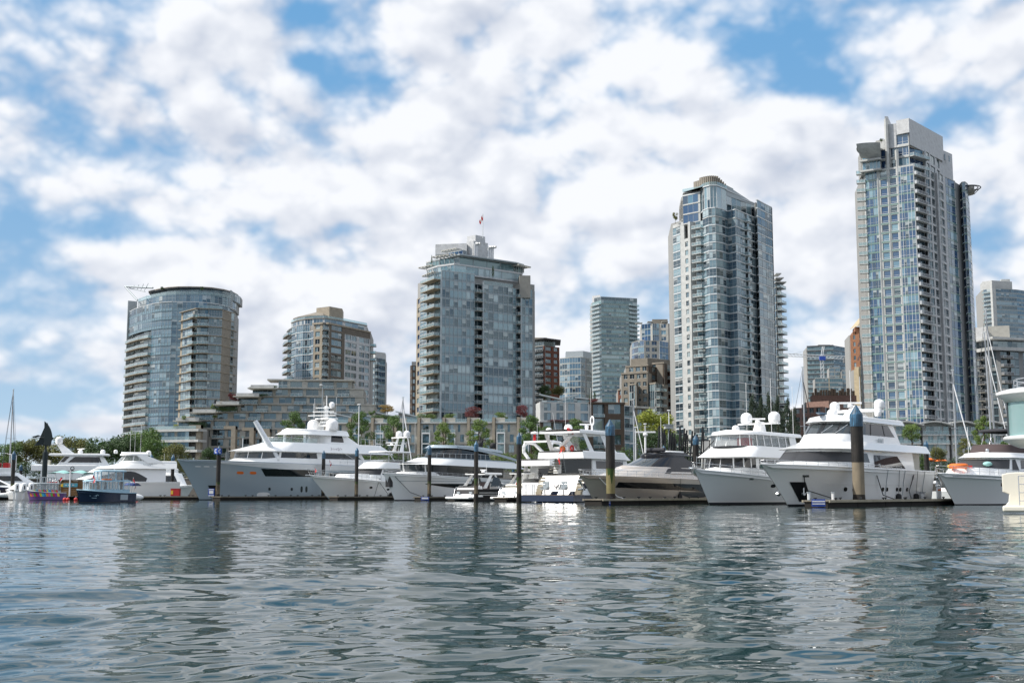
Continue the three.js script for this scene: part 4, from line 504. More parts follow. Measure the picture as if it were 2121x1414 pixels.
{
  const B = new Building('pink_brick_block', 'low pinkish brick block with rooftop chimneys and red brick base', 'apartment block', base0(1705, 430)), P = (px, d) => C(px, d, 860), q = { wall: M.brickPink, pal: PAL.mix, noSlab: true, trim: M.trimWhite, sp: 0.34 };
  const blk = (l, m, r, dl, dm, dr, yt, bl, br) => { const a = P(l, dl), b = P(m, dm), c = P(r, dr), top = yAt(yt, dm), fh = 3, n = Math.floor((top - GY) / fh), y0 = top - n * fh; B.core(back(inset([a, b, c], 2), 14), GY, top); B.wall(a, b, y0, n, fh, bl, { ...q }); B.wall(b, c, y0, n, fh, br, { ...q }); };
  const W = ['w', 1.6, 2], S = ['s', 0.8]; blk(1644, 1705, 1746, 436, 428, 440, 842, [S, W, S, ['w', 2, 2], S, W, S, W, S], [S, ['b', 2, 2, 1], S, ['b', 2, 2, 1], S]); blk(1672, 1718, 1770, 446, 440, 452, 830, [['s', 1]], [S, W, S, W, S]); B.m('upper_wall', M.brickPink).prism(back([P(1684, 450), P(1776, 452)], 8), yAt(830, 442), yAt(818, 450)); for (let k = 0; k < 16; k++) { const p = P(1686 + k * 5.6, 448), h = rr(1, 3.2); B.m('chimney', M.brown, 'ch' + k).box(p[0], yAt(818, 450) + h / 2 - 0.3, p[1], rr(0.5, 0.9), h, 0.9); } const rb = [P(1675, 424), P(1730, 426)]; B.m('brick_base', M.brickRed).prism(back(rb, 6), GY, yAt(888, 425)); B.done(80);
}
// ---- tallest tower, white frame with blue windows
{
  const D = 370, B = new Building('tallest_white_tower', 'tallest tower, white frame with blue windows, stacked balconies and slanted roof screens', 'tower', base0(1905, D)), P = (px, d) => C(px, d, 600), fh = 2.9;
  const top = yAt(346, 366), n = Math.floor((top - GY) / fh), y0 = top - n * fh;
  const g0 = P(1802, 373.5), g1 = P(1826, 371), s1 = P(1830, 370.6), c0 = P(1904, 364), b1 = P(1927, 369), w1 = P(1969, 378), v1 = P(1989, 384), v2 = P(1999, 388);
  B.core(back(inset([g0, c0, v2], 4.5), 20), GY, top - 0.1);
  const q = { wall: M.whiteWall, trim: M.trimWhite, span: M.spandBlue, pal: PAL.blue, slabMat: M.whiteWall, slab: 0.45, out: 0.1, sp: 0.2, bd: 1.6, rec: 0.25, mid: 0.22, mw: 0.1, th: 0.12 };
  B.wall(g0, g1, y0, n, fh, [['g', 2, 2], ['g', 1.3, 2]], { ...q, span: M.spandGreen, slabMat: M.spandGreen, slab: 0.35, pal: PAL.blue, trim: M.trimGrey });
  B.wall(s1, c0, y0, n, fh, [['s', 0.35], ['w', 2.3, 1], ['s', 0.6], ['w', 2.3, 1], ['s', 0.6], ['g', 1.6, 2], ['g', 3.2, 3], ['s', 0.15]], { ...q, noSlab: false, slab: 0.5, out: 0.02 });
  for (const x of [1828, 1850, 1870]) { const f = frame(P(x - 2, 371 - (x - 1828) * 0.085), P(x + 2, 371 - (x - 1828) * 0.085)); B.m('white_pier', M.whiteWall, 'wp' + x).fbox(f, -0.05, 0.65, GY, x === 1850 ? yAt(243, 368) : top + 6, -1, 0.5); }
  B.wall(c0, b1, y0, n, fh, [['b', 1, 2, 1.1]], { ...q, bd: 0.8, rail: M.alu, railKind: 'bars', balMat: M.whiteWall, pal: PAL.mix, noSlab: true, wallName: 'bw' });
  // zig-zag shaded flank
  const z = [b1, P(1938, 369.6), P(1948, 373.4), P(1952, 372.4), P(1958, 372.6), P(1969, 378)]; B.wall(z[0], z[1], y0, n, fh, [['s', 0.15], ['w', 1, 2], ['s', 0.1]], { ...q, pal: PAL.dark, wall: M.whitePanel, wallName: 'flank_wall', noSlab: true, trim: M.trimWhite }); B.wall(z[1], z[2], y0, n, fh, [['s', 0.2], ['w', 1, 1], ['s', 0.2]], { ...q, pal: PAL.dark, wall: M.whitePanel, wallName: 'flank_wall', noSlab: true }); B.wall(z[3], z[4], y0, n, fh, [['w', 1, 1]], { ...q, pal: PAL.mix, wall: M.whitePanel, wallName: 'flank_wall', noSlab: true }); B.wall(z[4], z[5], y0, n, fh, [['w', 1, 2], ['s', 0.7]], { ...q, pal: PAL.dark, wall: M.whitePanel, wallName: 'flank_wall', noSlab: true }); B.wall(z[2], z[3], y0, n, fh, [['s', 1]], { ...q, wall: M.whitePanel, wallName: 'flank_wall', noSlab: true });
  B.wall(w1, v1, y0, n, fh, [['g', 0.7, 1], ['g', 1.6, 1], ['s', 0.2]], { ...q, span: M.spandGreen, slabMat: M.spandGreen, slab: 0.3, pal: PAL.blue, trim: M.trimGrey }); B.wall(v1, v2, y0, n, fh, [['s', 1]], { ...q, wall: M.greyWall, wallName: 'grey_pier', noSlab: true });
  const dr = [v2, P(2004, 385), P(2010, 384.5), P(2015, 387), P(2017, 391)]; for (let k = 0; k < 4; k++) B.wall(dr[k], dr[k + 1], y0, n, fh, [['g', 1, 1]], { ...q, span: M.spandGreen, slabMat: M.spandGreen, slab: 0.3, pal: PAL.blue, trim: M.trimGrey }); { const p = P(2008, 391), t = new THREE.TorusGeometry(4.4, 0.18, 6, 28); B.m('ring_canopy', M.trimDark).geo(t, new THREE.Matrix4().makeRotationX(Math.PI / 2).setPosition(p[0] + 0.8, top - 0.4, p[1])).geo(new THREE.TorusGeometry(3.6, 0.1, 6, 28), new THREE.Matrix4().makeRotationX(Math.PI / 2).setPosition(p[0] + 0.8, top - 0.4, p[1])); for (let k = 0; k < 14; k++) { const a = k / 14 * 6.283; B.m('ring_canopy', M.trimDark).tube([[p[0] + 0.8 + Math.cos(a) * 2.4, top - 2.4, p[1] + Math.sin(a) * 2.4], [p[0] + 0.8 + Math.cos(a) * 4.4, top - 0.4, p[1] + Math.sin(a) * 4.4]], 0.08, 4); } B.m('drum_top', M.concrete).lathe([[0, top], [3.2, top], [3.2, top - 2.4], [0, top - 2.4]], p[0], 0.0, p[1], 18); }
  // balconies hung off the port corner: wedge-shaped
  const fL = frame(P(1790, 377), g0); for (let k = 0; k < n; k++) B.balcony(frame(P(1783.5, 375), P(1801, 374)), 0, frame(P(1783.5, 375), P(1801, 374)).l, y0 + (k + 0.9) * fh, 1.2, M.whiteWall, M.railGlass, 1.15); B.wall(P(1798, 377), g0, y0, n, fh, [['s', 1]], { ...q, noSlab: true, wallName: 'port_wall' });
  // upper part: three storeys of windows and roof screens
  const t0 = P(1833, 372), t1 = P(1896, 366.5), t2 = P(1962, 385), h2 = yAt(300, 366) - top; B.core(back(inset([t0, t1, t2], 3), 12), top - 0.3, top + h2 + 4);
  B.wall(t0, t1, top, 2, h2 / 2, [['s', 0.3], ['w', 2, 1], ['s', 0.5], ['w', 4.5, 3], ['s', 0.1]], { ...q, slab: 0.5 }); B.wall(P(1868, 369), t1, top + h2, 1, 4, [['s', 0.2], ['w', 3, 2], ['s', 0.1]], { ...q, noSlab: true });
  B.wall(t1, P(1930, 372), top, 2, h2 / 2, [['b', 1, 2, 1]], { ...q, bd: 1.6, noSlab: true, balMat: M.whiteWall }); B.wall(P(1930, 372), t2, top, 2, h2 / 2, [['s', 0.3], ['w', 1, 1], ['s', 0.3], ['w', 1.6, 2], ['s', 0.6], ['w', 1, 1], ['s', 0.6]], { ...q, wall: M.whitePanel, wallName: 'panel_wall', pal: PAL.dark, noSlab: true });
  B.m('roof_screen', M.whitePanel).fbox(frame(P(1851, 370), P(1870, 368.6)), 0, frame(P(1851, 370), P(1870, 368.6)).l, top + h2, yAt(254, 368), -0.6, 0); B.m('roof_screen', M.whitePanel, 'screen2').fbox(frame(P(1871, 368.4), P(1898, 365.6)), 0, frame(P(1871, 368.4), P(1898, 365.6)).l, top + h2 + 4, yAt(245, 366), -0.6, 0);
  { const a = P(1898, 365.6), b = P(1968, 385), ya = yAt(245, 366), yb = yAt(283, 385), yc = top + h2; B.m('roof_screen', M.whitePanel, 'screen3').quad([a[0], yc, a[1]], [b[0], yc, b[1]], [b[0], yb, b[1]], [a[0], ya, a[1]]).quad([a[0], yc, a[1] - 0.6], [b[0], yc, b[1] - 0.6], [b[0], yb, b[1] - 0.6], [a[0], ya, a[1] - 0.6]).quad([a[0], ya, a[1]], [b[0], yb, b[1]], [b[0], yb, b[1] - 0.6], [a[0], ya, a[1] - 0.6]); const c = P(1846, 371), d = P(1864, 380); B.m('roof_fin', M.whitePanel).quad([c[0], top, c[1] + 0.6], [c[0] + 1, top, c[1] + 0.6], [c[0] + 1, yAt(240, 370), c[1] + 0.6], [c[0], yAt(240, 370), c[1] + 0.6]).quad([c[0] + 1, top + h2, c[1] + 0.6], [d[0], top + h2, d[1]], [d[0], yAt(262, 378), d[1]], [c[0] + 1, yAt(240, 370), c[1] + 0.6]).quad([c[0], top, c[1] + 0.6], [c[0], yAt(240, 370), c[1] + 0.6], [d[0] - 1, yAt(262, 378), d[1]], [d[0] - 1, top, d[1]]); }
  const st = [P(1962, 385), P(1986, 391)]; B.core(back(inset(st, 1), 8), top - 1, yAt(322, 390)); B.m('panel_wall', M.whitePanel, 'panel_wall').fbox(frame(P(1958, 384), st[1]), 0, frame(P(1958, 384), st[1]).l, top - 2, yAt(314, 388), -1.5, 0); for (const [px, py] of [[1968, 330], [1977, 334]]) { const f = frame(P(px, 386.2), P(px + 5, 387.6)); B.pane(f, 0, 0.9, yAt(py, 386), yAt(py - 12, 386), 0.2, PAL.dark[1]); }
  // curved white roof on the port set-back
  const rc = []; for (let k = 0; k <= 10; k++) { const t = k / 10; rc.push(P(lerp(1786, 1834, t), 372 - 3 * Math.sin(t * 3.14))); } const yC = yAt(312, 371); B.m('curved_roof', M.whiteWall).grid((u, v) => { const p = P(lerp(1785, 1836, u), lerp(366.5, 378, v)); return [p[0] + (u < 0.3 ? (v - 0.5) * (v - 0.5) * 5 * (0.3 - u) * 3 : 0), yC + 1.4 - Math.pow(1 - u, 3) * 0.5, p[1]]; }, 12, 8).grid((u, v) => { const p = P(lerp(1785, 1836, u), 366.5), w = P(lerp(1794, 1836, u), 370.5); return [lerp(p[0], w[0], v), lerp(yC + 1.4 - Math.pow(1 - u, 3) * 0.5, yC - 2.6 - u * 0.3, Math.pow(v, 0.7)), lerp(p[1], w[1], v)]; }, 12, 6);
  const sb = [P(1797, 373), P(1834, 370)]; B.core(back(inset(sb, 1.5), 8), top - 0.2, yC + 1); B.wall(sb[0], sb[1], top, 2, (yC - top) / 2, [['t', 1, 5]], { ...q, slabMat: M.whiteWall, slab: 0.5, out: 1.6, mid: 0 }); B.m('roof_block', M.whiteWall).prism(back([P(1822, 374), P(1848, 372)], 6), yC + 1, yAt(292, 372));
  B.done();
}
{ const B = new Building('distant_white_capped_tower', 'distant grey-blue tower with a white rooftop block', 'tower', base0(2080, 800)), P = (px, d) => C(px, d, 640), a = P(2039, 806), b = P(2060, 800), c = P(2108, 806), d = P(2130, 812), top = yAt(598, 802), n = 46, fh = (top - GY) / n; B.core(back(inset([a, b, d], 3), 26), GY, top); B.wall(a, b, GY, n, fh, [['b', 1, 3, 0.4]], { pal: PAL.steel, bd: 1.4, balMat: M.whiteWall, noSlab: true }); B.wall(b, c, GY, n, fh, [['g', 1, 9]], { pal: PAL.steel, span: M.spandGrey }); B.wall(c, d, GY, n, fh, [['g', 1, 5]], { pal: PAL.steel }); B.m('white_pier', M.whiteWall).fbox(frame(P(2057, 801), P(2060, 800)), 0, 1.6, GY, yAt(582, 802), -2, 1.5); B.m('roof_box', M.whiteWall).prism(back([P(2039, 808), P(2058, 803), P(2100, 808)], 12), top, yAt(581, 804)); B.m('roof_box', M.whiteWall, 'upper_box').prism(back([P(2078, 812), P(2096, 812)], 8), top, yAt(578, 812)); B.done(0); }
{
  const B = new Building('balcony_midrise', 'grey mid-rise with stacked railed balconies and white rooftop structure', 'apartment block', base0(2085, 420)), P = (px, d) => C(px, d, 800), a = P(2018, 428), b = P(2052, 420), c = P(2076, 418), d = P(2140, 424), top = yAt(727, 420), fh = 2.9, n = Math.floor((top - GY) / fh); B.core(back(inset([a, b, d], 3), 20), GY, top); const q = { wall: M.greyWall, pal: PAL.dark, noSlab: true, bd: 1.4, balMat: M.concrete, rail: M.alu, railKind: 'bars' }; B.wall(a, b, top - n * fh, n, fh, [['g', 2, 3], ['b', 2.4, 2, 0.8], ['s', 0.6]], q); B.wall(b, c, top - n * fh, n, fh, [['s', 0.5], ['g', 1, 1], ['s', 0.9]], q); B.wall(c, d, top - n * fh, n, fh, [['b', 2.4, 2, 0.8], ['g', 2, 2], ['s', 1], ['g', 2, 2]], q); B.m('roof_slab', M.whiteWall).prism(back([P(2016, 427), P(2060, 416), P(2142, 421)], 16), top, top + 1.2); const u = [P(2024, 432), P(2062, 424), P(2142, 428)]; B.core(back(inset(u, 1), 10), top + 1, top + 5); B.run(u, top + 1.2, 1, 3, [['t', 1, 8]], { ...q, slab: 0.2 }); B.m('roof_slab', M.whiteWall, 'upper_slab').prism(back([P(2018, 430), P(2062, 420), P(2142, 425)], 12), top + 4.4, top + 5.2); B.m('roof_box', M.whitePanel).prism(back([P(2020, 434), P(2052, 430)], 8), top + 5.2, yAt(676, 430)); B.m('roof_box', M.palConc, 'roof_box_two').prism(back([P(2054, 434), P(2098, 432)], 8), top + 5.2, yAt(674, 432)); B.done(80);
}
// ---- white townhouses with wavy roofs under the tallest tower
{
  const P = (px, d) => C(px, d, 900), D = 345; [[1850, 1906, 'white wavy-roofed townhouse half hidden behind the big white yacht'], [1912, 1966, 'white wavy-roofed townhouse beside the bright green tree'], [1972, 2022, 'white wavy-roofed townhouse behind the thin sailboat mast'], [2028, 2078, 'white wavy-roofed townhouse behind the small leafy tree and twin masts'], [2082, 2134, 'white wavy-roofed townhouse behind the glass wheelhouse boat']].forEach(([l, r, label], k) => {
    const B = new Building('wavy_roof_townhouse', label, 'townhouse', base0((l + r) / 2, D), 'white wavy-roofed townhouses'), a = P(l, D), b = P(r, D), f = frame(a, b), y1 = yAt(882, D), y2 = yAt(900, D), y3 = yAt(918, D), y4 = yAt(940, D); B.core([a, b, [b[0], b[1] - 9], [a[0], a[1] - 9]].map((p) => [p[0], p[1] - 2.6]), GY, y1); const q = { wall: M.whiteWall, trim: M.trimWhite, pal: PAL.teal, noSlab: true, rec: 0.2, sp: 0.1 };
    const au = P(l, D + 2), bu = P(r, D + 2); B.wall(au, bu, y2, 1, y1 - y2, [['s', 0.6], ['t', 3, 4], ['s', 0.3], ['t', 1, 1]], { ...q, mid: 0.55, slab: 0.1 }); B.wall(a, b, y3, 1, y2 - y3, [['s', 1.2], ['w', 1.4, 2], ['s', 0.8], ['w', 2.4, 3], ['s', 0.5]], q); B.wall(a, b, y4, 1, y3 - y4, [['s', 0.6], ['w', 2, 2], ['s', 0.4], ['w', 2.4, 3], ['s', 0.6]], q); B.m('base_wall', M.whiteWall).fbox(f, 0, f.l, GY, y4, -0.5, 0);
    B.m('terrace_ledge', M.whiteWall).fbox(f, -0.2, f.l + 0.2, y2 - 0.3, y2 + 0.1, -3, 0.6); B.m('terrace_railing', M.railGlass).fbox(f, 0, f.l, y2 + 0.1, y2 + 1.1, 0.4, 0.44); B.m('balcony_ledge', M.whiteWall).fbox(f, 0.2, f.l, y3 - 0.3, y3, -0.4, 1); B.m('balcony_railing', M.railGlass).fbox(f, 0.2, f.l, y3, y3 + 0.9, 0.9, 0.94);
    const wave = (u) => y1 + 0.3 + 0.9 * Math.sin(u * 3.0 + 0.3); B.m('roof', M.whiteWall).grid((u, v) => [f.o[0] + f.d[0] * lerp(-0.5, f.l + 0.9, u), wave(u) + 0.25, f.o[1] + lerp(1.4, -9, v)], 14, 2).grid((u, v) => [f.o[0] + f.d[0] * lerp(-0.5, f.l + 0.9, u), wave(u) + lerp(-0.15, 0.25, v), f.o[1] + 1.4], 14, 1).grid((u, v) => [f.o[0] + f.d[0] * lerp(-0.5, f.l + 0.9, u), wave(u) - 0.15, f.o[1] + lerp(1.4, -9, v)], 14, 2); B.m('gable_wall', M.whiteWall).grid((u, v) => [f.o[0] + f.d[0] * lerp(0, f.l, u), lerp(y1 - 0.3, wave(u) - 0.1, v), f.o[1] - 2.02], 12, 1); B.done(40);
  });
}
// ---- black steel rigging frames on a barge and white sheds behind the silver yacht
{
  const D = 262, o = at(1405, 960, D), g = thing('steel_frame_barge', 'barge with a forest of leaning black steel frames', 'barge', [o.x, 0, o.z]); new MB().box(1.5, 0.7, -2, 16, 1.6, 7).build('deck', M.darkSteel, g); const X = (px) => at(px, 930, D).x - o.x, Y = (py) => yAt(py, D);
  for (let k = 0; k < 13; k++) { const px = 1358 + k * 7.2, m = new MB(), x = X(px), l = k < 7 ? 0.9 : 1.3, z = (k % 3) * -1.6, yt = Y(882 + (k * 37 % 17)); m.tube([[x, 0.8, z], [x + l, yt, z]], 0.2, 5).tube([[x + 1.1, 0.8, z - 1], [x + l + 0.35, yt - 1, z - 1]], 0.15, 5); for (let j = 1; j < 5; j++) m.tube([[x + l * j / 5, yt * j / 5, z], [x + 1.1 + (l - 0.75) * j / 5, yt * j / 5 + 0.2, z - 1]], 0.1, 4); m.build('steel_frame', M.darkSteel, g); }
  const m = new MB(); m.tube([[X(1425), Y(912), 0], [X(1472), Y(912), 0]], 0.13, 5).tube([[X(1425), Y(938), 0], [X(1472), Y(938), 0]], 0.13, 5).tube([[X(1425), Y(938), 0], [X(1440), Y(912), 0], [X(1455), Y(938), 0], [X(1480), Y(912), 0]], 0.1, 5).tube([[X(1440), 0.8, 0], [X(1440), Y(905), 0]], 0.12, 5).tube([[X(1470), 0.8, 0], [X(1470), Y(912), 0]], 0.12, 5); m.build('gangway_truss', M.darkSteel, g);
}
for (const [px, w, yt, yb, label] of [[1385, 16, 881, 888, 'white box lamp housing on a post among black frames'], [1476, 10, 905, 950, 'white marina office wall beneath the curved tower']]) { const D = 285, p = at(px, yb, D), g = thing('marina_shed', label, 'shed', [p.x, GY, p.z]), hw = w * D / 2500, h0 = yAt(yb, D) - GY, h1 = yAt(yt, D) - GY; new MB().box(0, (h0 + h1) / 2, 0, hw, h1 - h0, 3).build('wall', M.whiteWall, g); new MB().box(0, h1 + 0.1, 0, hw + 0.5, 0.2, 3.5).build('roof', M.trimGrey, g); new MB().tube([[0, 0, 0], [0, h0, 0]], 0.15, 6).build('post', M.trimGrey, g); }

// ================================================================ BOATS
const font = await new FontLoader().loadAsync('fonts/droid/droid_serif_bold.typeface.json');
const fontSans = await new FontLoader().loadAsync('fonts/droid/droid_sans_bold.typeface.json');
const U0 = [0.64, 0.768];
class Boat {
  // bow = [px, depth]: the pixel column and depth of the stem head; u points from bow to stern over the water (x, depth). stern: true = given point is the stern
  constructor(name, label, category, p, L, o = {}) {
    const u = o.u ?? U0, r = ray(p[0], p[2] ?? 985), X = r[0] * p[1], D = p[1]; this.L = L;
    const dir = o.stern ? [u[0], -u[1]] : [-u[0], u[1]], pos = o.stern ? [X, -D] : [X + u[0] * L, -D - u[1] * L];
    this.g = thing(name, label, category, [pos[0], 0, pos[1]], Math.atan2(-dir[1], dir[0]), o.group);
  }
  mesh(name, mat, fn, parent) { const m = new MB(); fn(m); return m.build(name, mat, parent ?? this.g); }
  hull(o) {
    const L = this.L, { B, hb, hs, rake = 2, sp = 2.2, flare = 1.6, mat = M.white, full = 0.5, tr = 0, anti = 0.12, wl = 0.84, bw = 1.7, bd = 2.3, stripe, deckDrop = 0.25, sternW = 0.92 } = o; this.o = o; this.B = B;
    const ys = (s) => hs + (hb - hs) * Math.pow(s, sp);
    const half = (s, v) => { const d = B / 2 * (s < full ? lerp(sternW, 1, Math.sin(s / full * 1.57)) : 1 - Math.pow((s - full) / (1 - full), bd)), w = B / 2 * wl * (s < full * 0.7 ? lerp(sternW, 1, s / (full * 0.7)) : 1 - Math.pow((s - full * 0.7) / (1 - full * 0.7), bw)); return Math.max(0.015, lerp(w, d, Math.pow(Math.max(0, v), flare))); };
    this.ys = ys; this.hp = (s, v, side, off = 0) => { s = clamp(s); const y = -0.5 + (ys(s) + 0.5) * v; return [s * (L - rake * Math.pow(Math.max(0, 1 - v), 0.9) * Math.pow(s, 1.5)) - tr * (1 - s) * (1 - s) * (v - 0.4) * (tr > 0 ? -1 : 1) * 1, y, side * (half(s, v) + off)]; };
    this.half = half; const hp = this.hp; this.vy = (s, y) => (y + 0.5) / (ys(s) + 0.5);
    this.hullMesh = this.mesh('hull', mat, (m) => { for (const sd of [-1, 1]) m.grid((u, v) => hp(u, v, sd), 44, 12, sd > 0); m.grid((u, v) => { const a = hp(0, v, -1), b = hp(0, v, 1); return [a[0], a[1], lerp(a[2], b[2], u)]; }, 2, 4); });
    this.mesh('deck', o.deckMat ?? M.white, (m) => m.grid((u, v) => { const a = hp(u, 1, -1), b = hp(u, 1, 1); return [a[0], a[1] - deckDrop * (u > 0.97 ? (1 - u) / 0.03 : 1), lerp(a[2], b[2], v)]; }, 30, 2));
    if (anti) this.band('boot_stripe', M.anti, 0, 1, -0.3, anti, 0.012);
    if (stripe) for (const [n, mt, s0, s1, a, b] of stripe) this.band(n, mt, s0, s1, a, b, 0.014);
    this.mesh('rub_rail', o.railMat ?? mat, (m) => { for (const sd of [-1, 1]) m.grid((u, v) => { const p = hp(u, 1, sd); const a = v * 6.283; return [p[0], p[1] + 0.05 * Math.cos(a), p[2] + sd * 0.05 * Math.sin(a)]; }, 36, 6); });
    return this;
  }
  band(name, mat, s0, s1, y0, y1, off = 0.015, sides = [-1, 1], ends = [0, 0]) { return this.mesh(name, mat, (m) => { for (const sd of sides) m.grid((u, v) => { const s = lerp(s0 + ends[0] * v, s1 + ends[1] * v, u), Y0 = typeof y0 === 'function' ? y0(s) : y0, Y1 = typeof y1 === 'function' ? y1(s) : y1; return this.hp(s, this.vy(s, lerp(Y0, Y1, v)), sd, off); }, Math.max(6, Math.round((s1 - s0) * 36)), 3, sd > 0); }); }
  port(s, y, w, h, mat = M.dkGlass, name = 'porthole') { const ds = w / this.L; for (const sd of [-1, 1]) this.mesh(name, mat, (m) => { const c = this.hp(s, this.vy(s, y), sd, 0.02), n = 12; for (let k = 0; k < n; k++) { const f = (t) => { const a = t / n * 6.283, ss = s + ds / 2 * Math.sign(Math.cos(a)) * Math.pow(Math.abs(Math.cos(a)), 0.7), yy = y + h / 2 * Math.sign(Math.sin(a)) * Math.pow(Math.abs(Math.sin(a)), 0.7); return this.hp(ss, this.vy(ss, yy), sd, 0.02); }; m.quad(c, f(k), f(k + 1), f(k + 1)); } }); }
  // superstructure shell; x0 aft, x1 nose, xc where the nose begins to curve, W half width, y: all [bottom, top]
  tier(name, mat, o) {
    const pr = (k, v) => Array.isArray(o[k]) ? lerp(o[k][0], o[k][1], v) : o[k], q = 2 / (o.p ?? 2.4), bow = o.bow ?? 0, sl = o.slope ?? 0, sx = o.sx ?? 0;
    const tp = (a, v, sd, off = 0) => { a = Math.max(0, a); const x0 = pr('x0', v), x1 = pr('x1', v), xc = pr('xc', v), W = pr('W', v); let x, z; if (a <= 1) { const t = a * Math.PI / 2; x = xc + (x1 + off - xc) * Math.pow(Math.max(0, Math.cos(t)), q); z = (W + off) * Math.pow(Math.max(0, Math.sin(t)), q); } else { x = lerp(xc, x0, a - 1); z = (W + off) * (1 - (o.tuck ?? 0.04) * (a - 1)); } const yy = pr('y', v) + sl * (x - pr('x1', 0)) * (o.slopeTop ? v : 1) + sx * Math.pow(clamp((xc - x) / (xc - x0 + 1e-3)), 2) * (o.slopeTop ? v : 1) + bow * (v > 0.5 ? 1 : 0) * Math.sin(clamp((x - x0) / (x1 - x0)) * 3.14); return [x, yy, sd * z]; };
    const na = 26, e = o.edge ?? 0.12;
    const m = this.mesh(name, mat, (mb) => {
      for (const sd of [-1, 1]) { mb.grid((u, v) => tp(u * 2, v, sd), na, 3, sd < 0); mb.grid((u, v) => { const p = tp(u * 2, 1, sd), c = tp(1.3, 1, 1), t = v * 1.57; return [p[0] - Math.sin(t) * 0 - (p[0] - c[0]) * 0.03 * (1 - Math.cos(t)) * 2, p[1] + e * Math.sin(t), p[2] * (1 - 0.05 * (1 - Math.cos(t)))]; }, na, 4, sd < 0); }
      mb.grid((u, v) => { const c = tp(1.3, 1, 1), p = tp(u * 2, 1, 1); return [p[0] - (p[0] - c[0]) * 0.06, p[1] + e + (o.crown ?? 0.05) * (1 - Math.pow(2 * v - 1, 2)), p[2] * 0.95 * (2 * v - 1)]; }, na, 6);
      mb.grid((u, v) => { const a = tp(2, v, -1), b = tp(2, v, 1); return [a[0], a[1], lerp(a[2], b[2], u)]; }, 2, 3);
      mb.grid((u, v) => { const p = tp(u * 2, 0, 1); return [p[0], p[1], p[2] * (2 * v - 1)]; }, na, 2);
    }, o.parent);
    tp.mesh = m; return tp;
  }
  // window on a tier: a from nose (0) to corner (1) to aft end (2); slant shifts the upper edge of each end
  win(tp, a0, a1, v0, v1, mat = M.dkGlass, o = {}) { const nm = o.name ?? 'window'; for (const sd of o.sides ?? [-1, 1]) this.mesh(nm, mat, (m) => m.grid((u, v) => { const t0 = a0 + (o.s0 ?? 0) * v, t1 = a1 + (o.s1 ?? 0) * v; return tp(lerp(t0, t1, u), lerp(typeof v0 === 'function' ? v0(u) : v0, typeof v1 === 'function' ? v1(u) : v1, v), sd, o.off ?? 0.025); }, Math.max(4, Math.ceil(Math.abs(a1 - a0) * 14)), 2, sd < 0), o.parent ?? tp.mesh); }
  post(tp, a, v0, v1, w = 0.02, mat = M.white, s = 0) { for (const sd of [-1, 1]) this.mesh('window_post', mat, (m) => m.grid((u, v) => tp(a + s * v + (u - 0.5) * w, lerp(v0, v1, v), sd, 0.05), 2, 2, sd < 0), tp.mesh); }
  rail(s0, s1, h, n, lean = 0, mat = M.steel, r = 0.022) { this.mesh('bow_rail', mat, (m) => { for (const sd of [-1, 1]) { const top = [], mid = []; for (let k = 0; k <= n; k++) { const s = lerp(s0, s1, k / n), p = this.hp(s, 1, sd, -0.06), q = [p[0] + lean * h * (s > 0.9 ? 1 : 0), p[1] + h, p[2]]; top.push(q); mid.push([lerp(p[0], q[0], 0.5), p[1] + h * 0.5, p[2]]); m.tube([p, q], r, 5); } m.tube(top, r, 5); m.tube(mid, r * 0.7, 4); } if (s1 > 0.97) { const a = this.hp(s1, 1, -1, -0.06), b = this.hp(s1, 1, 1, -0.06); m.tube([[a[0] + lean * h, a[1] + h, a[2]], [b[0] + lean * h, b[1] + h, b[2]]], r, 5); } }); }
  line(name, mat, pts, r, parent) { return this.mesh(name, mat, (m) => m.tube(pts, r, 6), parent); }
  dome(x, y, z, r, mat = M.dome) { return this.mesh('radar_dome', mat, (m) => { const p = [[0, 0], [r * 0.78, 0], [r * 0.95, r * 0.2], [r, r * 0.5], [r, r * 1.1]]; for (let k = 1; k <= 7; k++) { const a = k / 7 * 1.57; p.push([r * Math.cos(a), r * 1.1 + r * 0.85 * Math.sin(a)]); } m.lathe(p, x, y, z, 18); }); }
  radar(x, y, z, w, turn = 0.6) { return this.mesh('radar', M.dome, (m) => { m.lathe([[0, 0], [0.22, 0], [0.2, 0.25], [0, 0.28]], x, y, z, 12).box(x, y + 0.36, z, 0.16, 0.14, w, turn); }); }
  ant(x, y, z, h, lean = 0, r = 0.02) { return this.line('antenna', M.dome, [[x, y, z], [x - lean * h, y + h, z]], r); }
  fender(s, y, sd = -1, r = 0.22, h = 0.75, mat = M.rubber) { const p = this.hp(s, this.vy(s, y), sd, r); this.mesh('fender', mat, (m) => m.lathe([[0, -h / 2], [r * 0.6, -h / 2], [r, -h * 0.32], [r, h * 0.32], [r * 0.6, h / 2], [0, h / 2]], p[0], p[1], p[2], 12)); const q = this.hp(s, 1, sd, 0.05); this.line('fender_line', M.rubber, [[p[0], p[1] + h / 2, p[2]], q], 0.018); }
  text(str, size, mat, pos, rotY, f = font, tilt = 0, name = 'boat_name') { const g = new TextGeometry(str, { font: f, size, depth: 0.015, curveSegments: 2 }); g.center(); const m = shadow(new THREE.Mesh(g, mat)); m.name = name; m.position.set(...pos); m.rotation.set(tilt, rotY, 0, 'YXZ'); this.g.add(m); return m; }
  script(size, len, mat, pos, rotY, tilt = 0, r = 0.03) { const m = new MB(), p = []; for (let k = 0; k <= 40; k++) { const t = k / 40; p.push([(t - 0.5) * len + 0.12 * size * Math.sin(t * 31), size * 0.5 * Math.sin(t * 31 + 1) * (0.5 + 0.5 * Math.cos(t * 9)), 0]); } m.tube(p, r, 5); const o = m.build('script_lettering', mat, this.g); o.position.set(...pos); o.rotation.set(tilt, rotY, 0, 'YXZ'); return o; }
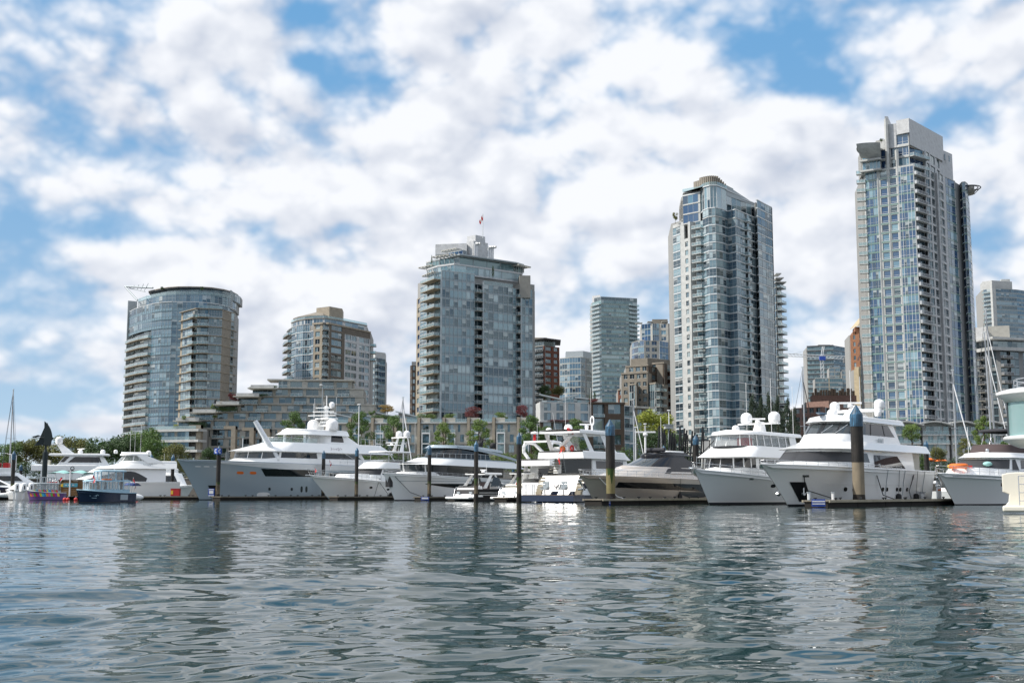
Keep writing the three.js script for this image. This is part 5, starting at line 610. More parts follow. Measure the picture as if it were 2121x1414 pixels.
  flag(x, y, z, h, w = 0.7, lean = 0.25) { this.line('flag_staff', M.steel, [[x, y, z], [x - lean * h, y + h, z]], 0.025); const fx = x - lean * h; const fl = (u, v) => [fx - 0.12 * Math.sin(u * 4) - u * w * 0.3 + v * 0.15, y + h - 0.05 - u * w * 1.0 - v * 0.35, z + 0.12 * Math.sin(u * 6 + v * 2) - v * 0.35]; const c = this.mesh('flag', M.flagRed, (m) => m.grid((u, v) => fl(u * 0.32, v), 4, 4).grid((u, v) => fl(0.68 + u * 0.32, v), 4, 4)); this.mesh('flag_white_band', M.flagWhite, (m) => m.grid((u, v) => fl(0.32 + u * 0.36, v), 4, 4), c); }
}
const near = -1;                                       // the side of bow-out boats that faces the open water

// ---- big white yacht beside the thick pile
{
  const b = new Boat('motor_yacht', 'big white motor yacht with wraparound pilothouse glass, moored by the thick pile', 'yacht', [1576, 85, 966], 25), L = 25; b.hull({ B: 6.4, hb: 3.0, hs: 2.75, rake: 4.6, flare: 1.5, bw: 1.5, bd: 2.6, anti: 0.16, mat: M.white, stripe: [['waterline_stripe', M.white, 0, 1, 0.17, 0.24]] });
  b.band('knuckle', M.white, 0.1, 0.8, 1.6, 1.68, 0.03);
  const t1 = b.tier('deckhouse', M.white, { x0: 3.6, x1: [L - 3.4, L - 6.2], xc: [L - 10, L - 11], W: [2.75, 2.55], y: [2.6, 4.25], p: 2.1, edge: 0.04 }); b.win(t1, 0.0, 0.93, 0.4, 0.85, M.mesh, { name: 'windshield' }); for (const a of [0.02, 0.36, 0.66]) b.post(t1, a, 0.4, 0.86, 0.03, M.mesh); b.win(t1, 1.0, 1.18, 0.42, 0.84, M.dkGlass, { s1: -0.06 }); b.win(t1, 1.27, 1.82, 0.2, 0.78, M.dkGlass, { s0: -0.03, s1: -0.14 });
  const br = b.tier('upper_deck', M.white, { x0: 0.8, x1: [L - 5.6, L - 8.8], xc: [L - 10.5, L - 12], W: [3.05, 2.75], y: [4.22, 4.75], p: 2.1, edge: 0.1 });
  const ph = b.tier('pilothouse', M.white, { x0: [5.2, 6.2], x1: [L - 8.4, L - 10.6], xc: [L - 12, L - 13], W: [2.3, 2.05], y: [4.7, 6.45], p: 2.3, edge: 0.05 }); b.win(ph, 0.0, 0.9, 0.44, 0.92, M.midGlass, { name: 'windshield' }); for (const a of [0.02, 0.34, 0.64, 0.92]) b.post(ph, a, 0.43, 0.93, 0.03, M.black); b.win(ph, 0.95, 1.9, 0.42, 0.92, M.dkGlass, { s1: -0.1 }); for (const a of [1.2, 1.6]) b.post(ph, a, 0.42, 0.93, 0.02, M.black);
  b.tier('hardtop', M.white, { x0: 4.6, x1: [L - 10, L - 10.6], xc: L - 13, W: [2.4, 2.3], y: [6.42, 6.62], p: 2.2, edge: 0.22, crown: 0.15 });
  for (const z of [-1.4, -0.2]) { const a = ph(0.3, 0.5, -1); b.line('wiper', M.steel, [[L - 9.3, 5.5, z], [L - 9.9, 6.1, z - 0.7]], 0.03); }
  b.tier('radar_mast', M.white, { x0: [8.4, 8.6], x1: [10.6, 9.4], xc: [9.6, 9], W: [1.1, 0.35], y: [6.7, 7.8], p: 2.2 }); b.tier('mast_wing', M.white, { x0: 8.2, x1: 9.4, xc: 8.8, W: 2.2, y: [7.4, 7.55], p: 2.2, edge: 0.05 }); b.dome(10.6, 6.85, 1.2, 0.42); b.dome(8.6, 7.6, -1.9, 0.42); b.dome(8.6, 7.6, 1.9, 0.4); b.radar(9.4, 7.8, 0.2, 1.8); b.dome(9.2, 7.0, -2.0, 0.25); b.ant(8.6, 7.7, 0.5, 3.2); b.ant(8.8, 7.7, -0.4, 2.6);
  b.mesh('paddle_board', M.capBlue, (m) => m.geo(new THREE.SphereGeometry(1, 16, 8), new THREE.Matrix4().makeRotationY(0.2).setPosition(L - 11.2, 7.1, 0.6).scale(new THREE.Vector3(1.5, 0.09, 0.3)))); b.rail(0.3, 0.99, 0.28, 16, 0.1); b.text('ONI', 0.42, M.trimGrey, [9.6, 5.0, -2.34], Math.PI, fontSans);
  b.band('anchor_pocket', M.black, 0.865, 0.93, 0.35, 1.75, 0.03, [-1, 1], [0.012, 0.012]); for (const sd of [-1, 1]) { const p = b.hp(0.9, b.vy(0.9, 1.1), sd, 0.14); b.mesh('anchor', M.steel, (m) => m.tube([[p[0], 1.5, p[2]], [p[0], 0.8, p[2]]], 0.06).tube([[p[0] - 0.3, 0.95, p[2]], [p[0], 0.78, p[2]], [p[0] + 0.3, 0.95, p[2]]], 0.06)); } b.band('bow_cutout', M.steel, 0.86, 0.885, 2.1, 2.25, 0.03);
  for (const s of [0.68, 0.63, 0.44, 0.41, 0.33, 0.3, 0.24]) b.port(s, 1.25, 0.5, 0.32); b.port(0.2, 2.2, 0.4, 0.35, M.steel, 'vent'); b.fender(0.33, 0.55); b.fender(0.17, 0.55); for (const s of [0.42, 0.28, 0.1]) { const p = b.hp(s, 1, -1, 0.04), q = b.hp(s, 0.4, -1, 0.05); b.line('hull_seam', M.trimGrey, [p, b.hp(s, 0.7, -1, 0.03), q], 0.025); }
  b.mesh('cockpit_curtain', M.palConc, (m) => { for (const sd of [-1, 1]) m.box(2.6, 3.5, sd * 2.3, 1.6, 1.5, 0.06); }); b.line('mooring_line', M.rubber, [b.hp(0.88, b.vy(0.88, 2.2), -1, 0.05), b.hp(0.9, b.vy(0.9, 1.2), -1, 0.3), b.hp(0.78, b.vy(0.78, 0.45), -1, 0.9)], 0.035); b.line('mooring_line', M.rubber, [b.hp(0.5, 0.85, -1, 0.05), b.hp(0.46, 0.4, -1, 0.3), b.hp(0.42, 0.28, -1, 1)], 0.035); b.line('mooring_line', M.rubber, [b.hp(0.2, 0.9, -1, 0.05), b.hp(0.24, 0.5, -1, 0.2), b.hp(0.3, 0.28, -1, 1)], 0.035);
}
// ---- white pilothouse yacht with enclosed flybridge
{
  const L = 18.5, b = new Boat('pilothouse_yacht', 'white pilothouse yacht with clear plastic flybridge enclosure and two domes', 'yacht', [1437, 97, 970], L); b.hull({ B: 5.6, hb: 2.85, hs: 1.9, rake: 2.7, flare: 1.3, sp: 1.7, mat: M.paleHull, bw: 1.5, anti: 0.2, stripe: [['waterline_stripe', M.white, 0, 1, 0.24, 0.32]] });
  b.tier('trunk_cabin', M.white, { x0: 8, x1: [L - 2.2, L - 3], xc: L - 7, W: [1.9, 1.7], y: [2.2, 2.95], p: 2, slope: 0.05 });
  const t1 = b.tier('deckhouse', M.white, { x0: 3, x1: [L - 4, L - 4.4], xc: [L - 6.2, L - 6.4], W: [2.35, 2.2], y: [2.1, 3.95], p: 2.3 }); b.win(t1, 0, 0.95, 0.5, 0.93, M.dkGlass, { name: 'windshield' }); for (const a of [0, 0.3, 0.56, 0.78, 0.97]) b.post(t1, a, 0.48, 0.95, 0.035, M.white, -0.02); b.win(t1, 1.04, 1.5, 0.5, 0.9, M.dkGlass, { s1: -0.05 }); for (const a of [1.18, 1.34]) b.post(t1, a, 0.48, 0.92, 0.02);
  b.tier('upper_deck', M.white, { x0: 1, x1: [L - 3.2, L - 5.4], xc: [L - 6.2, L - 7.2], W: [2.65, 2.35], y: [3.9, 4.75], p: 2.5 });
  const fb = b.tier('flybridge', M.clear, { x0: 5.5, x1: [L - 5.2, L - 5.5], xc: L - 7.6, W: [2.05, 1.95], y: [4.75, 5.8], p: 2.3, edge: 0.02, crown: 0 }); for (const a of [0, 0.35, 0.62, 0.85, 1.1, 1.35, 1.6, 1.85]) b.post(fb, a, 0, 1, 0.025, M.white, -0.03); b.win(fb, 0, 1.95, 0, 0.12, M.white, { name: 'coaming' }); b.tier('flybridge_dash', M.dkGlass, { x0: 8, x1: L - 5.05, xc: L - 7.6, W: 2.12, y: [4.72, 4.86], p: 2.3, edge: 0.01 }); b.mesh('helm_seat', M.red, (m) => m.geo(new RoundedBoxGeometry(0.7, 0.9, 1.2, 2, 0.12), new THREE.Matrix4().makeTranslation(L - 8.4, 5.2, 0)));
  b.tier('hardtop', M.white, { x0: 3.8, x1: L - 5.2, xc: L - 7.6, W: [2.3, 2.25], y: [5.8, 5.95], p: 2.3, edge: 0.15, crown: 0.12 }); b.mesh('hardtop_leg', M.white, (m) => { for (const sd of [-1, 1]) m.quad([5.6, 4.7, sd * 2.05], [4.4, 4.7, sd * 2.1], [4.9, 5.85, sd * 2.1], [5.9, 5.85, sd * 2.0]); });
  b.tier('radar_mast', M.white, { x0: 7.0, x1: [8.2, 7.8], xc: 7.6, W: [0.5, 0.3], y: [6.05, 7.0] }); b.mesh('mast_wing', M.white, (m) => m.box(7.5, 6.95, 0, 0.5, 0.12, 3.9)); b.dome(7.5, 7.0, -1.5, 0.5); b.dome(7.5, 7.0, 1.2, 0.5); b.radar(7.9, 7.0, -0.1, 1.3); b.dome(10.5, 6.1, 0.6, 0.32); b.ant(12.6, 6, 2, 5.5); b.ant(9, 6.1, -2, 4.6); b.ant(5, 6.1, -2, 4.2); b.ant(6, 6, 2, 4.8);
  b.rail(0.25, 0.99, 0.55, 14, 0.5); b.mesh('anchor_roller', M.steel, (m) => m.box(L - 0.2, 2.95, 0, 1.2, 0.14, 0.4).tube([[L + 0.4, 2.95, 0], [L + 0.2, 2.5, 0]], 0.06)); b.port(0.55, 1.55, 0.8, 0.28); b.port(0.38, 1.2, 0.45, 0.3); b.port(0.31, 1.15, 0.45, 0.3); b.port(0.72, 2.1, 0.5, 0.16, M.steel, 'hawse_fitting'); b.port(0.5, 1.85, 0.4, 0.12, M.steel, 'hawse_fitting'); b.mesh('bow_pennant_staff', M.steel, (m) => m.tube([[L - 0.5, 3, 0], [L - 0.5, 3.9, 0]], 0.02)); b.line('side_rail', M.steel, [[4, 5.05, -2.4], [11, 5.05, -2.4]], 0.02);
}
// ---- silver sport yacht
{
  const L = 20, b = new Boat('sport_yacht', 'bronze-silver sport yacht with black glass dome roof behind the mossy pile', 'yacht', [1201, 103, 985], L); b.hull({ B: 5.5, hb: 2.45, hs: 2.15, rake: 2.6, flare: 1.4, sp: 1.3, mat: M.silver, bw: 1.6, bd: 2.6, anti: 0.1, deckMat: M.silver });
  b.band('hull_window', M.dkGlass, 0.2, 0.86, (s) => 1.1 + (s - 0.2) * 0.5, (s) => 1.75 + (s - 0.2) * 0.22, 0.02, [-1, 1], [0, -0.02]); b.band('side_glazing', M.midGlass, 0.1, 0.42, (s) => 0.55 + Math.pow(Math.abs(s - 0.26) / 0.16, 3) * 0.4, 1.1, 0.03); b.band('sheer_strip', M.silver, 0.05, 0.97, (s) => 1.95 + 0.15 * s, (s) => 2.02 + 0.15 * s, 0.03);  // narrow raised strip along the sheer, in the hull silver
  const t0 = b.tier('foredeck_coaming', M.silver, { x0: 3, x1: [L - 1.6, L - 6], xc: [L - 8, L - 10], W: [2.3, 1.9], y: [2.15, 3.15], p: 1.9, edge: 0.15, slope: 0.0, crown: 0.12 });
  const t1 = b.tier('cabin', phy(0.006, 0.006, 0.008, 0.12, { ior: 1.42 }), { x0: [1.2, 5.4], x1: [L - 5.2, L - 10.0], xc: [L - 11, L - 12.5], W: [2.1, 1.45], y: [2.7, 4.2], p: 2.0, edge: 0.3, crown: 0.12 }); b.win(t1, 0, 0.55, 0.25, 0.9, M.midGlass, { name: 'windshield' }); b.win(t1, 1.0, 1.9, 0, 0.12, M.silver, { name: 'side_sweep', off: 0.05 }); b.tier('hardtop', M.black, { x0: [4.2, 4.6], x1: [L - 10.6, L - 11.4], xc: L - 13.4, W: [1.45, 1.2], y: [4.4, 4.58], p: 2.1, edge: 0.12 }); b.tier('sunroof', M.white, { x0: 5, x1: L - 12.5, xc: L - 14, W: 1.1, y: [4.7, 4.8], edge: 0.04 }); b.mesh('rolled_cover', M.canvas, (m) => m.tube([[L - 11.6, 4.9, -1.1], [L - 11.6, 4.9, 1.1]], 0.2, 8)); b.line('radar_post', M.dome, [[9, 4.6, 0.6], [9, 6.2, 0.6]], 0.1); b.radar(9, 6.2, 0.6, 1.9, 0.7); b.ant(8.5, 4.7, -0.8, 3.2);
   b.rail(0.3, 0.985, 0.5, 14, 0.5); b.mesh('anchor', M.steel, (m) => m.tube([[L + 0.1, 2.1, 0], [L - 0.5, 1.4, 0]], 0.09).tube([[L - 0.2, 1.25, -0.35], [L - 0.6, 1.35, 0], [L - 0.2, 1.25, 0.35]], 0.09)); b.line('mooring_line', M.white, [b.hp(0.93, 0.95, -1, 0.05), b.hp(0.88, 0.4, -1, 0.5), b.hp(0.82, 0.25, -1, 1.2)], 0.04); b.fender(0.42, 0.5, -1, 0.2, 0.8);
}
// ---- grey superyacht
{
  const L = 37, b = new Boat('superyacht', 'large grey-hulled superyacht with white superstructure, twin domes and a tilted crane', 'yacht', [366, 165, 954], L); b.hull({ B: 8.6, hb: 5.45, hs: 5.0, rake: 4.2, flare: 1.4, sp: 1.5, mat: M.greyHull, bw: 1.6, bd: 2.5, anti: 0.1, full: 0.55 });
  b.band('upper_hull_stripe', M.paleHull, 0.0, 0.86, (s) => 4.3 + Math.max(0, s - 0.6) * 2.6, (s) => 5.0 + 0.3 * s, 0.04); b.band('hull_window', M.dkGlass, 0.43, 0.68, 3.3, 4.35, 0.03, [-1, 1], [0, 0.02]); b.band('hull_window', M.dkGlass, 0.12, 0.36, 3.4, 3.95, 0.03); for (const [s, w] of [[0.79, 1.1], [0.735, 1.1]]) b.port(s, 3.75, w, 0.4, M.orange, 'amber_hawse_light'); for (const s of [0.88, 0.915, 0.945]) b.port(s, 4.55, 0.8, 0.14, M.white, 'fairlead'); for (const s of [0.66, 0.55, 0.5, 0.475]) b.port(s, 1.5 - 0.1 * (0.66 - s), 0.45, s < 0.52 ? 0.9 : 0.45, M.midGlass); b.band('anchor_pocket', M.black, 0.9, 0.935, 0.3, 2.0, 0.04, [-1, 1], [0.0, 0.0]); b.port(0.69, 0.65, 2.4, 0.8, M.white, 'tender_fender_board');
  const t0 = b.tier('raised_deck', M.white, { x0: 1.5, x1: [L - 6.6, L - 10], xc: [L - 15, L - 16], W: [3.9, 3.7], y: [4.9, 5.9], p: 1.9, edge: 0.1 });
  const t1 = b.tier('main_deckhouse', M.white, { x0: [5, 6], x1: [L - 10, L - 10.4], xc: [L - 15, L - 15.4], W: [3.5, 3.35], y: [5.6, 6.95], p: 2.0 }); b.win(t1, 0, 0.95, 0.15, 0.85, M.midGlass, { name: 'windshield' }); for (const a of [0.3, 0.6]) b.post(t1, a, 0.15, 0.86, 0.015, M.white); b.win(t1, 1.0, 1.42, 0.2, 0.88, M.dkGlass); b.win(t1, 1.5, 1.9, 0.1, 0.88, M.dkGlass, { s1: -0.12 }); b.win(t1, 1.9, 1.98, 0.1, 0.85, M.midGlass, { s0: -0.1, s1: -0.06 });
  const t2 = b.tier('bridge_deck', M.white, { x0: [-0.5, 1.5], x1: [L - 9.0, L - 15], xc: [L - 16, L - 18], W: [3.95, 3.2], y: [6.9, 8.2], p: 2.0, edge: 0.1, sx: 0 }); b.mesh('glass_windbreak', M.railGlass, (m) => { for (const sd of [-1, 1]) m.grid((u, v) => { const p = t2(u * 1.25, 1, sd, -0.25); return [p[0], p[1] + v * 0.75, p[2]]; }, 20, 1); }); b.line('windbreak_rail', M.steel, Array.from({ length: 24 }, (_, k) => { const u = k / 23 * 2 - 1, p = t2(Math.abs(u) * 1.25, 1, u < 0 ? -1 : 1, -0.25); return [p[0], p[1] + 0.78, p[2]]; }), 0.03);
  const t3 = b.tier('sundeck_house', M.white, { x0: [5.5, 8.6], x1: [13.2, 12.6], xc: [11.2, 11], W: [2.7, 2.2], y: [8.15, 9.9], p: 2.4 }); b.win(t3, 0.9, 1.45, 0.25, 0.85, M.dkGlass, { s0: 0.04, s1: 0.2 }); b.tier('sundeck_roof', M.white, { x0: 8, x1: [L - 17.6, L - 18.6], xc: [L - 21, L - 22], W: [2.9, 2.5], y: [9.55, 10.1], p: 2.1, edge: 0.25, crown: 0.15 }); b.mesh('roof_pillar', M.white, (m) => { for (const sd of [-1, 1]) m.box(L - 20.5, 8.9, sd * 2.3, 0.3, 1.5, 0.25); });
  b.mesh('mast_legs', M.white, (m) => { for (const sd of [-1, 1]) m.quad([11.6, 10.2, sd * 1.3], [9.8, 10.2, sd * 1.3], [9.8, 12.2, sd * 0.55], [10.8, 12.2, sd * 0.55]); m.box(10.4, 11.2, 0, 1.0, 0.2, 2.2).box(10.4, 11.7, 0, 0.9, 0.2, 1.8).box(10.3, 12.25, 0, 2.0, 0.2, 3.0); }); b.line('mast', M.white, [[10.3, 12, 0], [10.3, 14.2, 0]], 0.32); b.line('mast_top', M.dome, [[10.3, 14, 0], [10.3, 15.8, 0]], 0.07); b.dome(11.2, 10.3, 1.9, 0.95); b.dome(11.0, 10.3, -2.1, 0.95); b.dome(10.0, 14.0, -0.9, 0.42); b.mesh('mast_arm', M.white, (m) => { for (const [y, w, x] of [[12.7, 4.4, 11.2], [13.3, 3.4, 10.9], [13.9, 2.6, 10.8]]) m.box(x, y, 0, 0.3, 0.13, w, 0.5); m.box(9.8, 13.1, -0.9, 0.2, 0.16, 1.4); }); for (const [x, z, h] of [[11.4, 1.5, 3], [9.5, -1.3, 3.2], [9.8, 1.2, 2.6], [11, 2.2, 2.2]]) b.ant(x, 12.4, z, h, 0, 0.025);
  b.mesh('crane_arm', M.paleHull, (m) => { const a = [L - 14.6, 5.9, -3.2], c = [L - 11.8, 11.2, -1.6]; m.tube([a, [lerp(a[0], c[0], 0.5), lerp(a[1], c[1], 0.5), lerp(a[2], c[2], 0.5)], c], 0.48, 8, 0.34); }); b.mesh('crane_base', M.white, (m) => m.lathe([[0, 0], [0.55, 0], [0.45, 0.6], [0, 0.7]], L - 14.6, 5.5, -3.2, 12)); b.mesh('crane_ram', M.black, (m) => m.tube([[L - 14.9, 6.0, -3.3], [L - 13.3, 8.2, -2.4]], 0.16)); b.line('bow_capstan', M.midGlass, [[L - 9, 5.5, 0.8], [L - 9, 6.7, 0.8]], 0.3);
  b.rail(0.05, 0.3, 1, 6, 0); b.mesh('aft_deck_rail', M.steel, (m) => { for (let k = 0; k < 7; k++) m.tube([[0.5 + k * 0.9, 8.3, -3.1], [0.5 + k * 0.9, 9.2, -3.1]], 0.03); m.tube([[0.5, 9.2, -3.1], [6, 9.2, -3.1]], 0.03); }); b.script(0.45, 2.4, std(0.5, 0.42, 0.45, 0.5), [11.5, 7.5, -3.75], Math.PI, 0.3); b.flag(L - 23.4, 4.3, -4.6, 1.6, 0.7, 0);
}
// ---- white cruiser with raised pilothouse
{
  const L = 20, b = new Boat('expedition_cruiser', 'cream-white cruiser with dark windshield and thin bow rail between superyacht and modern yacht', 'yacht', [640, 165, 983], L); b.hull({ B: 5.4, hb: 3.35, hs: 2.3, rake: 4.2, flare: 1.5, sp: 1.6, mat: M.white, bw: 1.5, anti: 0.18, stripe: [['waterline_stripe', M.greyHull, 0, 1, 0.19, 0.42]] });
  b.tier('trunk_cabin', M.white, { x0: 7, x1: [L - 4.2, L - 5.2], xc: L - 9, W: [1.9, 1.7], y: [2.6, 3.45], p: 2 }); const t1 = b.tier('deckhouse', M.white, { x0: 2, x1: [L - 7.6, L - 10], xc: [L - 11, L - 12], W: [2.35, 2.1], y: [2.6, 4.45], p: 2.1 }); b.win(t1, 0, 0.95, 0.5, 0.93, M.mesh, { name: 'windshield' }); b.win(t1, 1.02, 1.8, 0.5, 0.9, M.dkGlass); b.tier('upper_deck', M.white, { x0: 0.5, x1: [L - 9.4, L - 11], xc: L - 13, W: [2.5, 2.35], y: [4.4, 5.2], p: 2.2 }); const fb = b.tier('flybridge_screen', M.clear, { x0: 4, x1: L - 12.4, xc: L - 14, W: 2.0, y: [5.2, 5.7], edge: 0.01, crown: 0 }); b.win(fb, 0, 1.9, 0, 0.5, M.brownCanvas, { name: 'screen_cover' });
  b.tier('bimini_top', M.white, { x0: 2.5, x1: L - 12, xc: L - 14, W: 2.2, y: [6.75, 6.85], p: 2.3, edge: 0.08 }); b.mesh('bimini_pole', M.steel, (m) => { for (const [x, z] of [[3, -2], [3, 2], [6.8, -1.9], [6.8, 1.9]]) m.tube([[x, 5.2, z], [x, 6.8, z]], 0.04); m.tube([[5.5, 5.2, -1.9], [6.8, 6.8, -1.9]], 0.1); }); b.mesh('radar_arch', M.white, (m) => { m.quad([3.6, 6.9, -0.8], [2.8, 6.9, -0.8], [2.3, 9, -0.6], [2.7, 9, -0.6]).quad([3.6, 6.9, 0.8], [2.8, 6.9, 0.8], [2.3, 9, 0.6], [2.7, 9, 0.6]).box(2.5, 9.05, 0, 0.8, 0.14, 3.2).box(3.6, 7.9, 0, 2.2, 0.1, 1.2); }); b.dome(2.5, 9.1, -1.2, 0.48); b.dome(2.5, 9.1, 0.4, 0.48); b.radar(4.4, 7.9, 0, 1.6); b.ant(5, 6.9, 1.8, 4.2); b.ant(1.5, 6.8, -1.9, 4.4); b.rail(0.45, 0.99, 0.85, 12, 0.6); b.line('anchor_pulpit', M.steel, [[L - 0.8, 3.3, 0], [L + 0.6, 3.35, 0]], 0.09); b.port(0.55, 1.7, 0.6, 0.3); b.port(0.38, 1.45, 0.55, 0.28); b.port(0.47, 2.9, 0.4, 0.1, M.steel, 'fitting'); b.line('mooring_line', M.rubber, [b.hp(0.48, 0.95, -1, 0.05), b.hp(0.56, 0.2, -1, 0.7)], 0.03); b.line('mooring_line', M.rubber, [b.hp(0.47, 0.95, -1, 0.05), b.hp(0.38, 0.2, -1, 0.7)], 0.03); b.fender(0.36, 0.55, -1, 0.3, 0.9); b.flag(L - 1, 3.3, 0, 1.2, 0.4, 0);
}
// ---- modern white yacht with sweeping hardtop
{
  const L = 23.5, b = new Boat('modern_yacht', 'modern white yacht with sweeping grey hardtop and long dark hull window', 'yacht', [793, 152, 980], L); b.hull({ B: 6.2, hb: 3.45, hs: 2.7, rake: 2.4, flare: 1.3, sp: 1.4, mat: M.white, bw: 1.7, bd: 2.5, anti: 0.12 });
  b.band('hull_window', M.dkGlass, 0.36, 0.78, (s) => 1.45 + Math.pow(clamp((s - 0.36) / 0.42), 2) * 0.62, (s) => 2.15, 0.02); b.band('hull_groove', M.trimGrey, 0.05, 0.93, 2.42, 2.48, 0.02);
  const t1 = b.tier('deckhouse', M.dkGlass, { x0: 3, x1: [L - 3.9, L - 3.5], xc: [L - 9, L - 9], W: [2.5, 2.6], y: [3.0, 4.75], p: 2.0 }); b.win(t1, 0, 0.55, 0.1, 0.95, M.midGlass, { name: 'windshield' }); b.post(t1, 0.02, 0.1, 1, 0.02); b.post(t1, 0.56, 0.1, 1, 0.03); b.tier('foredeck_coaming', M.white, { x0: 8, x1: [L - 2.4, L - 2.8], xc: L - 8, W: [2.5, 2.4], y: [2.9, 3.5], p: 2 });
  b.tier('upper_deck', M.white, { x0: [-1.2, 0.6], x1: [L - 3.2, L - 6], xc: [L - 9, L - 11], W: [3.05, 2.7], y: [4.6, 5.35], p: 2.0, slope: 0.018 }); b.tier('upper_deck_trim', M.greyHull, { x0: 0.5, x1: L - 6.6, xc: L - 11, W: 2.55, y: [5.2, 5.5], p: 2, slope: 0.015, edge: 0.02 });
  const t2 = b.tier('skylounge', M.dkGlass, { x0: [5, 6], x1: [L - 7.6, L - 8.8], xc: [L - 12, L - 12.4], W: [2.0, 1.9], y: [5.3, 6.9], p: 2.0 }); b.win(t2, 0, 0.5, 0.3, 0.95, M.midGlass, { name: 'windshield' }); b.tier('hardtop', M.greyHull, { x0: 2.8, x1: [L - 8.0, L - 8.6], xc: L - 12, W: [2.3, 2.15], y: [6.8, 7.02], p: 2.0, edge: 0.16, sx: -0.45 }); b.mesh('sweeping_side_arm', M.greyHull, (m) => { for (const sd of [-1, 1]) m.grid((u, v) => { const x = lerp(12, -0.5, u), y = lerp(6.85, 5.15, Math.pow(u, 1.6)); return [x, y + v * 0.34 - 0.1, sd * lerp(2.25, 2.7, u)]; }, 14, 1).grid((u, v) => { const x = lerp(12, -0.5, u), y = lerp(6.85, 5.15, Math.pow(u, 1.6)); return [x, y + 0.24, sd * lerp(2.25 - v * 0.5, 2.7 - v * 0.5, u)]; }, 14, 1); });
  b.dome(6.5, 7.1, -1.2, 0.42, M.rubber); b.dome(4, 7, -1.4, 0.42, M.rubber); b.mesh('radar_mast', M.rubber, (m) => m.tube([[5.4, 7, 0], [5.0, 8.6, 0]], 0.16).box(5.6, 8.1, 0, 0.3, 0.16, 2.4, 0.4).tube([[5.2, 7.6, -0.5], [5.2, 8.4, -0.6]], 0.12)); b.rail(0.35, 0.985, 0.42, 16, 0.2); b.mesh('upper_rail', M.steel, (m) => { for (const sd of [-1, 1]) { const p = []; for (let k = 0; k <= 10; k++) { const x = lerp(6, L - 8, k / 10), z = sd * (2.6 - Math.pow(k / 10, 4) * 0.9); p.push([x, 6.05, z]); m.tube([[x, 5.4, z], [x, 6.05, z]], 0.025); } m.tube(p, 0.025); } });
  b.line('mooring_line', M.rubber, [b.hp(0.95, 0.9, -1, 0.05), b.hp(0.9, 0.4, -1, 0.5), b.hp(0.78, 0.15, -1, 1)], 0.035); for (const s of [0.36, 0.5]) b.line('mooring_line', M.rubber, [b.hp(0.45, 0.98, -1, 0.05), b.hp(s, 0.5, -1, 0.1), b.hp(s * 1.1, 0.2, -1, 0.8)], 0.03); b.mesh('anchor', M.black, (m) => m.box(L - 1.1, 2.35, 0, 0.6, 1.3, 0.7));
}
// ---- cruiser with sun covers
{
  const L = 17, b = new Boat('flybridge_cruiser', 'white flybridge cruiser with dark windshield covers and orange floats on its foredeck', 'yacht', [1943, 95, 981], L, { u: [0.72, 0.69] }); b.hull({ B: 5.2, hb: 2.5, hs: 2.05, rake: 3.2, flare: 1.3, sp: 1.5, mat: M.white, bw: 1.5, anti: 0.1 }); b.band('sheer_groove', M.trimGrey, 0.1, 0.94, (s) => 2.1 + 0.15 * s, (s) => 2.16 + 0.15 * s, 0.02); b.port(0.55, 1.6, 1.5, 0.4);
  b.tier('trunk_cabin', M.white, { x0: 6, x1: [L - 1.8, L - 3], xc: L - 7, W: [2.0, 1.7], y: [2.1, 2.85], p: 2 }); const t1 = b.tier('deckhouse', M.white, { x0: 1, x1: [L - 4.4, L - 6.6], xc: [L - 8.2, L - 9], W: [2.25, 1.95], y: [2.3, 3.95], p: 2.1 }); b.win(t1, 0, 0.93, 0.38, 0.85, M.mesh, { name: 'windshield_cover' }); b.win(t1, 1.02, 1.2, 0.3, 0.85, M.mesh, { name: 'windshield_cover', s1: -0.1 }); b.win(t1, 1.25, 1.9, 0.4, 0.85, M.dkGlass); b.tier('brow', M.white, { x0: 0, x1: [L - 6.0, L - 7.4], xc: L - 9.4, W: [2.3, 2.1], y: [3.85, 4.15], p: 2.1 }); b.tier('flybridge_cover', M.brownCanvas, { x0: 1, x1: [L - 8, L - 8.6], xc: L - 10, W: [1.85, 1.7], y: [4.25, 4.85], p: 2.2 }); b.dome(L - 8, 4.3, -0.4, 0.16, M.steel);
  b.rail(0.35, 0.985, 0.6, 10, 0.3); b.mesh('inflatable_float', M.orange, (m) => m.geo(new THREE.TorusGeometry(0.55, 0.2, 8, 16), new THREE.Matrix4().makeRotationX(1.57).setPosition(L - 3.0, 3.1, -0.3))); b.mesh('kayak', M.yellow, (m) => m.geo(new THREE.SphereGeometry(1, 14, 8), new THREE.Matrix4().makeTranslation(L - 4.6, 3.1, 0.6).scale(new THREE.Vector3(1.6, 0.22, 0.4)))); b.mesh('beach_towel', M.red, (m) => m.box(L - 4.2, 3.0, -0.7, 0.9, 0.3, 0.3, 0.4)); b.mesh('water_toy', M.teal, (m) => m.geo(new THREE.SphereGeometry(0.35, 10, 8), new THREE.Matrix4().makeTranslation(L - 6.2, 3.3, -1.2).scale(new THREE.Vector3(1.4, 0.6, 1)))); b.mesh('anchor', M.steel, (m) => m.tube([[L + 0.1, 2.2, 0], [L - 0.4, 1.6, 0]], 0.07).tube([[L - 0.2, 1.5, -0.3], [L - 0.5, 1.6, 0], [L - 0.2, 1.5, 0.3]], 0.07)); b.mesh('bimini_frame', M.steel, (m) => { for (const z of [-1.6, 1.6]) m.tube([[3, 4.3, z], [4.6, 6.1, z]], 0.04).tube([[4.6, 4.3, z], [3.6, 6.1, z]], 0.04).tube([[6.2, 4.3, z], [5.0, 6.1, z]], 0.04); }); b.tier('bimini_top', M.canvas, { x0: 2, x1: 7, xc: 5, W: 1.8, y: [6.1, 6.2], edge: 0.1 }); b.ant(L - 8.6, 4.3, 1.5, 2.2);
}
